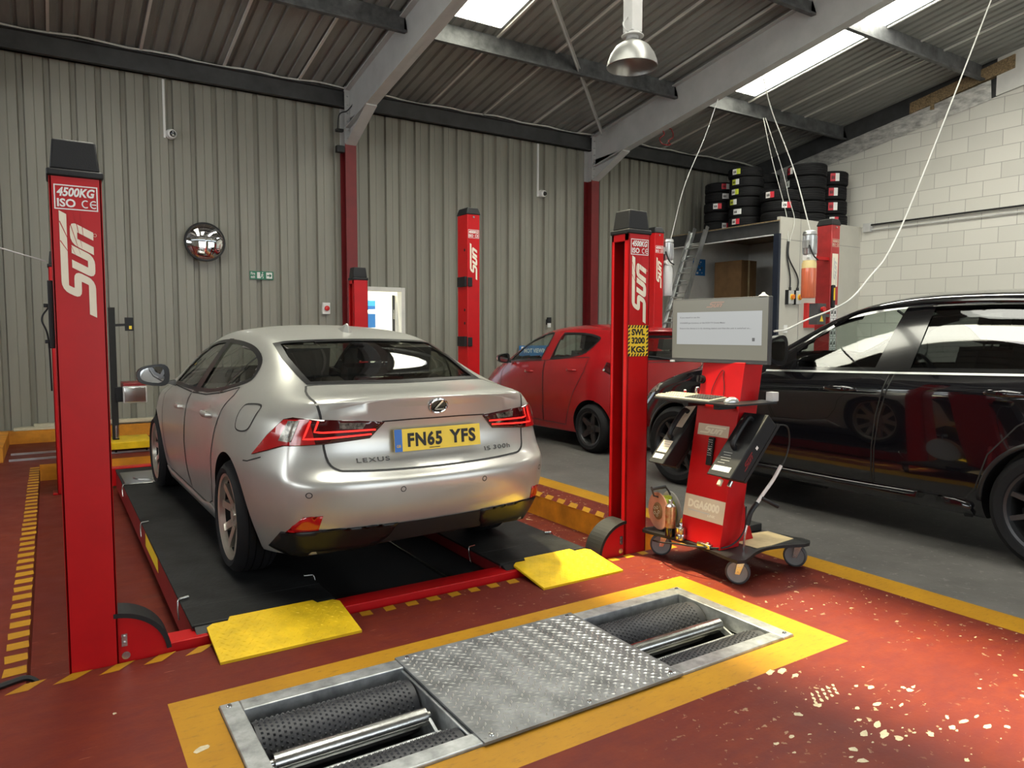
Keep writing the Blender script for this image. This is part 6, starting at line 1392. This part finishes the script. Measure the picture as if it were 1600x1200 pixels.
# hanging cables
def cable(name, pts, r, m, label, n=10): mb = MB(); mb.tube(smoothpath(pts, n), r, 6); return tag(mb.build(name, m), label, 'cable')
cable('power_cable', [(9.3, 7.5, 5.45), (8.95, 7.03, 4.69), (8.6, 6.36, 3.66), (8.30, 5.87, 2.775)], .008, 'cable_white', 'white cable from the roof rafter down to the faded red lift column motor')
cable('power_cable', [(11.12, 8.9, 5.36), (11.36, 8.87, 4.63), (11.66, 8.76, 3.66), (11.62, 8.665, 3.14)], .007, 'cable_white', 'left white cable hanging from the roof to the storeroom switches')
cable('power_cable', [(11.15, 8.88, 5.36), (11.56, 8.8, 4.47), (11.76, 8.78, 3.95), (11.80, 8.68, 3.55), (11.66, 8.665, 3.14)], .007, 'cable_white', 'right white cable hanging from the roof to the storeroom switches')
cable('power_cable', [(8.8, 7.9, 5.03), (8.2, 7.6, 4.3), (7.7, 7.49, 3.54), (7.58, 7.62, 2.8)], .006, 'cable_white', 'thin white cable from the rafter to the lift column behind the red hatchback')
cable('trolley_cable', [(8.9, 3.75, 6.15), (8.0, 3.7, 4.75), (7.0, 3.77, 2.92), (6.3, 3.64, 2.2), (5.9, 3.58, 1.93), (5.45, 3.50, 1.70), (5.0, 3.55, 1.55), (4.3, 3.2, 1.475), (3.52, 2.70, 1.46)], .007, 'cable_white', 'long white cable sweeping from the roof down to the tester screen')
cable('signal_cable', [(-1.6, 3.62, 2.55), (-.7, 3.60, 2.0), (-.25, 3.6, 1.82), (.005, 3.6, 1.74)], .003, 'light_grey', 'thin pale cable running off to the left from the front left lift post')
cable('floor_cable', [(-.9, 3.20, .012), (-.45, 3.39, .012), (-.2, 3.52, .013), (-.12, 3.55, .006), (-.07, 3.54, -.05), (-.03, 3.56, -.165)], .012, 'cable_black', 'black cable on the red floor dropping into the lift recess')
mb = MB(); c = Vector((9.3, 9.5, 5.0)); P = [c+Vector((.10*sin(2*pi*k/20)*(1+.3*(k % 3)), .05*cos(k), .16*cos(2*pi*k/20)-.1)) for k in range(21)]; mb.tube(smoothpath(P, 4), .010, 6); mb.tube([(9.2, 9.3, 5.2), (9.25, 9.4, 5.15), c+Vector((0, 0, .05))], .006, 6); tag(mb.build('wire_coil', 'red_dull'), 'loop of red wire dangling below the roof sheeting', 'wire')
# ================================================================ exhaust tester on its trolley
tr = thing('tester_trolley', 'red tester trolley on grey castors with screen, shelf and slanted front', 'trolley', (3.5, 3.0, 0))
mb = MB()
edge = [(3.20, 2.66), (3.24, 2.645)]+[(3.30+.5*i/8, 2.66+.075*sin(pi*i/8)) for i in range(9)]+[(3.85, 2.66), (3.90, 2.69), (3.91, 2.75)]+[(3.88-.03*sin(pi*i/8), 2.80+.56*i/8) for i in range(9)]+[(3.91, 3.40), (3.88, 3.46), (3.80, 3.46)]+[(3.76-.46*i/8, 3.45-.07*sin(pi*i/8)) for i in range(9)]+[(3.25, 3.46), (3.20, 3.43)]+[(3.205+.035*sin(pi*i/8), 3.36-.62*i/8) for i in range(9)]
mb.prism(edge, 'z', .160, .178); mb.build('base_plate', 'black_plastic', tr)
def castor(x, y, yawc):
    u = Vector((cos(yawc), sin(yawc), 0)); w = Vector((-u.y, u.x, 0)); c = Vector((x, y, .070))
    mb = MB(); mb.lathe([(.0, -.013), (.052, -.013), (.062, -.016), (.066, -.010), (.066, .010), (.062, .016), (.052, .013), (0, .013)], c, w, 28); wh = mb.build('castor_wheel', 'grey_plastic', tr)
    mb = MB(); mb.lathe([(.058, .0155), (.062, .0175), (.070, .013), (.070, -.013), (.062, -.0175), (.058, -.0155)], c, w, 28, closed=False); mb.build('tread', 'dark_grey', wh)
    mb = MB(); o = -u*.028
    for s in (-1, 1): mb.hexa([c+w*s*.018+u*a+Vector((0, 0, b))+w*s*e for e in (0, .003) for a, b in ((-.014, -.01), (.012, -.01), (-.005, .085), (-.050, .085))][:4]+[c+w*s*.021+u*a+Vector((0, 0, b)) for a, b in ((-.014, -.01), (.012, -.01), (-.005, .085), (-.050, .085))])
    mb.obox(c+Vector((0, 0, .080))-u*.028, u, w, (0, 0, 1), .05, .042, .006); mb.cyl(c-u*.028+Vector((0, 0, .078)), c-u*.028+Vector((0, 0, .092)), .024, n=16); mb.cyl(c-w*.024, c+w*.024, .007, n=8); mb.build('fork', 'steel', tr)
castor(3.330, 3.39, 2.35); castor(3.315, 2.75, 2.1); castor(3.868, 2.77, 2.0); castor(3.87, 3.40, 2.6)
FX = lambda z: 3.262+(z-.178)*(3.44-3.262)/(1.27-.178)
mb = MB(); D = .165; ya, yb = 2.84, 3.16
mb.hexa([(FX(.178), ya, .178), (FX(.178)+D, ya, .178), (FX(.178)+D, yb, .178), (FX(.178), yb, .178), (FX(1.275), ya, 1.275), (FX(1.275)+D, ya, 1.275), (FX(1.275)+D, yb, 1.275), (FX(1.275), yb, 1.275)]); tw = mb.build('tower', 'red_gloss', tr, bevel=.004)
mb = MB(); mb.hexa([(FX(.2)+D, 2.90, .178), (FX(.2)+D+.20, 2.90, .178), (FX(.2)+D+.20, 2.93, .178), (FX(.2)+D, 2.93, .178), (FX(.5)+D, 2.90, .50), (FX(.5)+D+.03, 2.90, .48), (FX(.5)+D+.03, 2.93, .48), (FX(.5)+D, 2.93, .50)]); mb.build('rear_stay', 'red_gloss', tr)
Ut = Vector((0, -1, 0)); Vt = Vector((FX(1)-FX(0), 0, 1)).normalized()
P = lambda y, z: Vector((FX(z), y, z))
mb = MB(); rect_on(mb, P(3.158, .325), Ut, Vt, .316, .135, 0, .001); text_on(mb, 'DGA6000', P(3.126, .382), Ut, Vt, .245, .052, .05, 0, 1, .0018); text_on(mb, 'LINK', P(2.965, .350), Ut, Vt, .06, .016, .03, .2, 1, .0018); rect_on(mb, P(3.12, .364), Ut, Vt, .17, .006, 2, .0016)
mb.build('model_label', ['label_beige', 'cream', 'light_grey'], tw, smooth=False, fix=False)
mb = MB(); rect_on(mb, P(3.128, .826), Ut, Vt, .24, .070, 0, .001); rect_on(mb, P(3.128, .826), Ut, Vt, .04, .005, 0, .0012); emblem_on(mb, P(3.112, .838), Ut, Vt, .205, .048, 1, .0018); mb.build('maker_label', ['label_beige', 'cream'], tw, smooth=False, fix=False)
mb = MB(); c = P(3.145, 1.16); N = Ut.cross(Vt)
mb.cyl(c, c+N*.012, .026, n=20); mb.cyl(c+N*.012, c+N*.035, .020, n=16); mb.obox(c+N*.04, Ut, Vt, N, .012, .04, .012); mb.build('rotary_knob', 'black_plastic', tw)
# screen
sc_ = Vector((3.425, 3.04, 1.4635)); Us = Vector((.113, -.994, 0)); Ns = Vector((-.994, -.113, 0)); Vs = Vector((0, 0, 1))
mat('screen_grey', (.02, .02, .018), .25, emit=(.20, .19, .145), es=.85); mat('screen_panel', (.02, .02, .02), .25, emit=(.44, .45, .44), es=.85); mat('screen_text', (.02, .02, .02), .3, emit=(.08, .08, .08), es=1.0); mat('screen_emblem', (.02, .02, .02), .3, emit=(.33, .20, .14), es=.9)
mb = MB(); mb.obox(sc_-Ns*.02, Us, Vs, Ns, .69, .395, .036); mb.obox(sc_-Ns*.05, Us, Vs, Ns, .40, .22, .04); mo = mb.build('monitor', 'dark_grey', tr, bevel=.004)
O = sc_-Us*.345-Vs*.1975
mb = MB(); rect_on(mb, O+Us*.006+Vs*.024, Us, Vs, .678, .365, 0, -.001+.0); 
v0 = len(mb.v); rect_on(mb, O+Us*.042+Vs*.112, Us, Vs, .605, .20, 1, .0006)
for i, (s_, w_) in enumerate((('If you intend to use the', .15), ('DGA6000 gas functions, or the DGA-TX Smoke Meter', .335), ('Ensure the device is in its docking station and that the unit is switched on...', .51))): text_on(mb, s_, O+Us*.066+Vs*(.272-i*.034), Us, Vs, w_, .012, .012, 0, 2, .0012)
rect_on(mb, O+Us*.585+Vs*.135, Us, Vs, .018, .020, 2, .0012); emblem_on(mb, O+Us*.262+Vs*.338, Us, Vs, .13, .034, 3, .0012)
mb.build('screen', ['screen_grey', 'screen_panel', 'screen_text', 'screen_emblem'], mo, smooth=False, fix=False)
mb = MB(); mb.lathe([(0, .022), (.008, .022), (.012, .012), (.026, .004), (.028, 0), (0, 0)], sc_+Us*.30+Vs*.1975-Ns*.01, (0, 0, 1), 16); tag(mb.build('screen_sensor', 'white'), 'small white sensor on top of the tester screen', 'sensor')
for u in (-.30,): mb = MB(); mb.obox(sc_+Us*(-.33)-Vs*.193+Ns*.006, Us, Vs, Ns, .03, .012, .012); mb.build('screen_clip', 'white', mo)
# shelf and what stands on it
mb = MB(); mb.prism([(3.18, 2.73), (3.22, 2.70), (3.56, 2.70), (3.60, 2.74), (3.60, 2.84), (3.39, 2.84), (3.39, 3.17), (3.56, 3.17), (3.56, 3.31), (3.52, 3.34), (3.20, 3.34), (3.17, 3.31)], 'z', 1.040, 1.050); mb.box(3.25, 3.40, 2.86, 2.90, 1.005, 1.040); mb.box(3.25, 3.40, 3.10, 3.14, 1.005, 1.040); mb.build('shelf', 'black_plastic', tr)
kb = thing('keyboard', 'white and black computer keyboard on the trolley shelf', 'keyboard', (3.27, 3.12, 1.05)); mb = MB(); mb.hexa([(3.195, 2.885, 1.05), (3.345, 2.885, 1.05), (3.345, 3.325, 1.05), (3.195, 3.325, 1.05), (3.195, 2.885, 1.062), (3.345, 2.885, 1.074), (3.345, 3.325, 1.074), (3.195, 3.325, 1.062)]); mb.build('case', 'keyboard_ivory', kb, bevel=.003)
mb = MB()
for r in range(6):
    for k in range(22):
        if random.random() < .03: continue
        x, y = 3.207+r*.0225, 2.898+k*.0193; z = 1.063+r*.0018; mb.hexa([(x, y, z), (x+.018, y, z+.001), (x+.018, y+.015, z+.001), (x, y+.015, z), (x+.002, y+.002, z+.006), (x+.016, y+.002, z+.007), (x+.016, y+.013, z+.007), (x+.002, y+.013, z+.006)], 0 if k > 9 else 1)
o = mb.build('keys', ['keyboard_ivory', 'dark_grey'], kb, smooth=False)
ms = thing('mouse', 'grey computer mouse beside the keyboard on the trolley shelf', 'mouse', (3.28, 2.80, 1.05)); mb = MB(); mb.sphere((3.285, 2.80, 1.054), .05, 20, (1.1, .62, .62)); mb.v = [(x, y, max(z, 1.0505)) for x, y, z in mb.v]; mb.build('body', 'aluminium', ms); mb = MB(); mb.box(3.25, 3.26, 2.798, 2.802, 1.068, 1.084); mb.build('scroll_wheel', 'black_plastic', ms)
fg = thing('figurine', 'tiny red and white toy figure behind the keyboard', 'toy', (3.40, 3.24, 1.05)); mb = MB(); mb.sphere((3.38, 3.25, 1.062), .014, 10); mb.sphere((3.38, 3.235, 1.060), .009, 8); mb.sphere((3.38, 3.265, 1.060), .009, 8); mb.sphere((3.38, 3.25, 1.079), .010, 10); mb.build('body', 'red_signal', fg); mb = MB(); mb.sphere((3.379, 3.25, 1.088), .009, 10, (1, 1, .6)); mb.build('cap', 'white', fg)
sp_ = thing('steel_socket', 'shiny steel cylinder behind the keyboard by the red tower', 'tool', (3.45, 3.22, 1.05)); mb = MB(); mb.cyl((3.45, 3.215, 1.05), (3.45, 3.215, 1.10), .016, .014, 16); mb.sphere((3.45, 3.215, 1.102), .013, 12, (1, 1, .7)); mb.build('body', 'chrome', sp_)
mb = MB(); mb.box(3.352, 3.372, 2.95, 3.06, 1.050, 1.075); tag(mb.build('dongle_case', 'red_signal', bevel=.004), 'flat bright red case leaning on the tower at the shelf', 'case')
mb = MB(); mb.box(3.352, 3.366, 3.08, 3.20, 1.05, 1.062); tag(mb.build('pen', 'white', bevel=.003), 'thin pale pen lying behind the keyboard', 'pen')
mb = MB(); mb.box(3.54, 3.595, 2.715, 2.765, 1.05, 1.105); tag(mb.build('connector_block', 'light_grey', bevel=.004), 'small grey block on the right end of the trolley shelf', 'block')
mb = MB(); mb.tube(smoothpath([P(3.055, 1.075)+N*.008, P(3.05, 1.12)+N*.006, P(3.02, 1.19)+N*.006, P(2.995, 1.222)+N*.006, P(2.98, 1.215)+N*.006, P(2.982, 1.19)+N*.006, P(2.965, 1.13)+N*.006, P(2.96, 1.075)+N*.008]), .0022, 6); tag(mb.build('usb_lead', 'cable_black'), 'thin black lead looped up against the tower above the shelf', 'cable')
# hand-held gas units in slanted cradles
def unit(y0, y1, label, bright, sgn):
    t = thing('gas_analyser_unit', label, 'analyser', (3.2, (y0+y1)/2, .62)); A = Vector((.68, 0, .733)).normalized(); T = Vector((.733, 0, -.68)); c0 = Vector((3.13, 0, .648)); L = .46; th = .105
    def q(a, b, y): p = c0+A*a+T*b; return (p.x, y, p.z)
    mb = MB(); mb.hexa([q(0, 0, y0), q(0, 0, y1), q(.055, th, y1), q(.055, th, y0), q(L, 0, y0), q(L, 0, y1), q(L, th, y1), q(L, th, y0)]); b = mb.build('housing', 'black_plastic', t, bevel=.006)
    mb = MB(); ym = (y0+y1)/2; mb.tube(smoothpath([q(.20, 0, ym), q(.21, -.03, ym), q(.26, -.04, ym), q(.36, -.04, ym), q(.40, -.03, ym), q(.41, 0, ym)], 6), .016, 8); mb.build('carry_handle', 'black_plastic', t)
    mb = MB(); O = Vector(q(.035, -.001, y1-.02)); Uu = Vector((0, -1, 0)); rect_on(mb, O, Uu, A, (y1-y0)-.05, .035, 0, .0015)
    if bright:
        for (o_, l_) in ((.05, .09), (.25, .19)): pb = MB(); rect_on(pb, O+A*o_, Uu, A, (y1-y0)-.05, l_, 0, .0012); pb.build('pale_panel', 'label_beige', t, smooth=False, fix=False)
    for i in range(5): rect_on(mb, O+A*(.055+.018*i)+Uu*(.01+.012*(i % 2)), Uu, A, .05+.012*(i % 3), .004, 1, .0016)
    mb.build('label', ['light_grey', 'grey_plastic', 'label_beige'], t, smooth=False, fix=False)
    if sgn < 0:
        mb = MB(); S = Vector((A.x, 0, A.z)); Tn = -T; O = Vector(q(.10, .070, y0-.0008)); emblem_on(mb, O, A, Tn, .12, .035, 0, .001); p = Vector(q(.26, .055, y0-.0008)); onplane(mb, [(-.014, 0), (0, -.014), (.014, 0), (0, .014)], [(0, 1, 2, 3)], p, (1, 0, 0), (0, 0, 1), .001, 1); mb.build('side_marking', ['red_dull', 'white'], t, smooth=False, fix=False)
        mb = MB(); mb.cyl(q(.0, .03, y0+.08), q(-.035, .035, y0+.08), .014, n=12); mb.build('brass_port', 'timber_pale', t); mb = MB(); mb.cyl(q(.02, .06, y0+.04), q(-.012, .065, y0+.04), .012, n=12); mb.build('port', 'steel', t)
    mb = MB(); mb.hexa([q(.06, th, y0), q(.06, th, y1), q(.06, th+.02, y1), q(.06, th+.02, y0), q(L+.02, th, y0), q(L+.02, th, y1), q(L+.02, th+.02, y1), q(L+.02, th+.02, y0)]); mb.build('cradle', 'black_matt', t)
    return t
unit(2.665, 2.838, 'black slanted gas analyser with carry handle, right of the red tower', False, -1); unit(3.185, 3.315, 'slanted gas analyser with pale top, left of the red tower', True, 1)
t = thing('remote_control', 'black remote control stuck to the red tower under the maker label', 'remote control', P(3.0, .65)); mb = MB(); c = P(3.0, .735)+N*.009; mb.obox(c, Ut, Vt, N, .044, .172, .018); mb.build('body', 'black_plastic', t, bevel=.006)
mb = MB()
for i in range(8):
    for j in range(3):
        if i in (2, 5) and j == 1: continue
        mb.obox(c+Ut*(-.011+.011*j)+Vt*(.068-.013*i)+N*.0098, Ut, Vt, N, .006, .005, .002)
mb.cyl(c+Vt*.012+N*.009, c+Vt*.012+N*.0115, .007, n=12); mb.build('buttons', 'light_grey', t)
# cable reel, cans, card on the base
t = thing('cable_reel', 'cable reel with pale orange flange standing on the trolley base', 'cable reel', (3.31, 3.37, .178)); ax = Vector((.98, -.21, 0)); c = Vector((3.285, 3.375, .300))
mat('reel_orange', (.62, .30, .20), .5, var=.2)
mb = MB(); mb.lathe([(.05, -.002), (.118, -.002), (.122, .002), (.118, .006), (.05, .006)], c, ax, 36, closed=True); mb.lathe([(0, -.012), (.045, -.012), (.055, -.004), (.055, .004)], c, ax, 24, m=1); f1 = mb.build('flange', ['reel_orange', 'brown_card'], t)
mb = MB()
for k in range(5): a = 2*pi*k/5; u, w, d = mb.frame(ax); mb.tube([c-ax*.013+u*(.026*cos(a)+.010*cos(2*pi*j/10))+w*(.026*sin(a)+.010*sin(2*pi*j/10)) for j in range(11)], .002, 6)
mb.build('socket_ring', 'timber_pale', f1)
mb = MB(); mb.lathe([(.0, .090), (.118, .090), (.122, .094), (.118, .098), (0, .098)], c, ax, 36); mb.build('rear_flange', 'light_grey', t)
mb = MB(); u, w, d = mb.frame(ax); mb.tube([c+ax*(.012+.07*k/140)+(u*cos(k*.35)+w*sin(k*.35))*(.085+.006*sin(k)) for k in range(141)], .006, 6); mb.cyl(c+ax*.006, c+ax*.09, .075, n=24); mb.build('wound_cable', 'sticker_lime', t)
mb = MB(); mb.cyl(c+Vector((-.05, .01, .15)), c+Vector((.05, -.01, .155)), .013, n=12); mb.tube([c+Vector((.05, -.01, .155)), c+Vector((.07, -.015, .13)), c+ax*.09+Vector((0, 0, .10))], .006, 6); mb.tube([c+Vector((-.05, .01, .15)), c+Vector((-.03, .01, .10)), c+Vector((0, 0, .09))], .006, 6); mb.build('handle', 'dark_grey', t)
t = thing('spray_can', 'aerosol can with dark base and gold label beside the cable reel', 'can', (3.245, 3.225, .178)); mb = MB(); mb.lathe([(0, 0), (.031, 0), (.0325, .006), (.0325, .055)], (3.245, 3.225, .178), (0, 0, 1), 24); mb.build('dark_base', 'black_gloss', t)
mat('can_gold', (.42, .30, .12), .3, .5, var=.5, vscale=30, col2=(.40, .03, .02)); mb = MB(); mb.lathe([(.0325, .055), (.0325, .180), (.030, .188)], (3.245, 3.225, .178), (0, 0, 1), 24); mb.build('label_wrap', 'can_gold', t)
mb = MB(); mb.lathe([(.030, .188), (.022, .200), (.014, .204), (.014, .225), (.010, .230), (0, .230)], (3.245, 3.225, .178), (0, 0, 1), 20); mb.build('cap', 'aluminium', t)
t = thing('metal_canister', 'short brushed steel canister in front of the aerosol can', 'canister', (3.245, 3.135, .178)); mb = MB(); mb.lathe([(0, 0), (.033, 0), (.034, .003), (.034, .034), (.0325, .037), (.034, .040), (.034, .074), (.031, .078), (.013, .078), (.013, .100), (.011, .103), (0, .103)], (3.245, 3.135, .178), (0, 0, 1), 28); mb.build('body', 'steel', t)
mb = MB(); pts = [(3.47, 2.90), (3.485, 2.755), (3.60, 2.745), (3.84, 2.765), (3.845, 2.96), (3.62, 2.99)]; n = len(pts); mb.add([(x, y, .182) for x, y in pts]+[(x, y, .1785) for x, y in pts], [tuple(range(n)), tuple(range(2*n-1, n-1, -1))]+[(i, (i+1) % n, n+(i+1) % n, n+i)[::-1] for i in range(n)]); tag(mb.build('card_sheet', 'card_sheet', smooth=False), 'flat piece of tan card on the right end of the trolley base', 'card')
mb = MB(); mb.box(3.70, 3.84, 3.0, 3.11, .178, .225); tag(mb.build('power_supply', 'black_plastic', bevel=.006), 'small black box at the back of the trolley base', 'box')
mb = MB(); mb.box(3.225, 3.255, 2.885, 2.985, .178, .205); mb.box(3.23, 3.25, 2.90, 2.92, .205, .215); tag(mb.build('latch_plate', 'steel', bevel=.003), 'small steel latch on the base plate in front of the tower', 'latch')
t = thing('exhaust_probe', 'exhaust gas probe with white sleeve, steel tube and black lead beside the tower', 'probe', (3.47, 2.75, .18)); mb = MB(); mb.tube(smoothpath([(3.48, 2.70, .90), (3.56, 2.69, .915), (3.66, 2.70, .895), (3.71, 2.72, .80), (3.69, 2.73, .70), (3.64, 2.74, .63)]), .005, 6); mb.build('lead', 'cable_black', t)
mb = MB(); mb.cyl((3.50, 2.695, .903), (3.55, 2.69, .912), .013, n=12); mb.cyl((3.47, 2.70, .896), (3.50, 2.695, .903), .006, n=8); mb.build('plug', 'chrome', t)
mb = MB(); mb.tube(smoothpath([(3.66, 2.735, .66), (3.60, 2.745, .575), (3.52, 2.75, .50), (3.47, 2.75, .455)]), .010, 8); mb.build('white_sleeve', 'white', t)
mb = MB(); mb.cyl((3.50, 2.745, .48), (3.62, 2.72, .42), .012, n=10); mb.tube(smoothpath([(3.47, 2.75, .455), (3.42, 2.755, .40), (3.40, 2.76, .33)]), .014, 8); mb.build('grip', 'black_plastic', t)
mb = MB(); mb.tube(smoothpath([(3.40, 2.76, .33), (3.385, 2.765, .26), (3.385, 2.77, .18)]), .006, 8); mb.build('steel_tube', 'steel', t)
mb = MB(); mb.tube(smoothpath([(3.46, 2.82, .42), (3.42, 2.80, .28), (3.30, 2.82, .20), (3.20, 2.95, .185), (3.17, 3.1, .17), (3.19, 3.24, .14), (3.27, 3.40, .10)]), .005, 6); tag(mb.build('trailing_lead', 'cable_black'), 'thin black lead drooping along the front of the trolley base', 'cable')
build_saloon(); build_offroader(); build_hatchback()
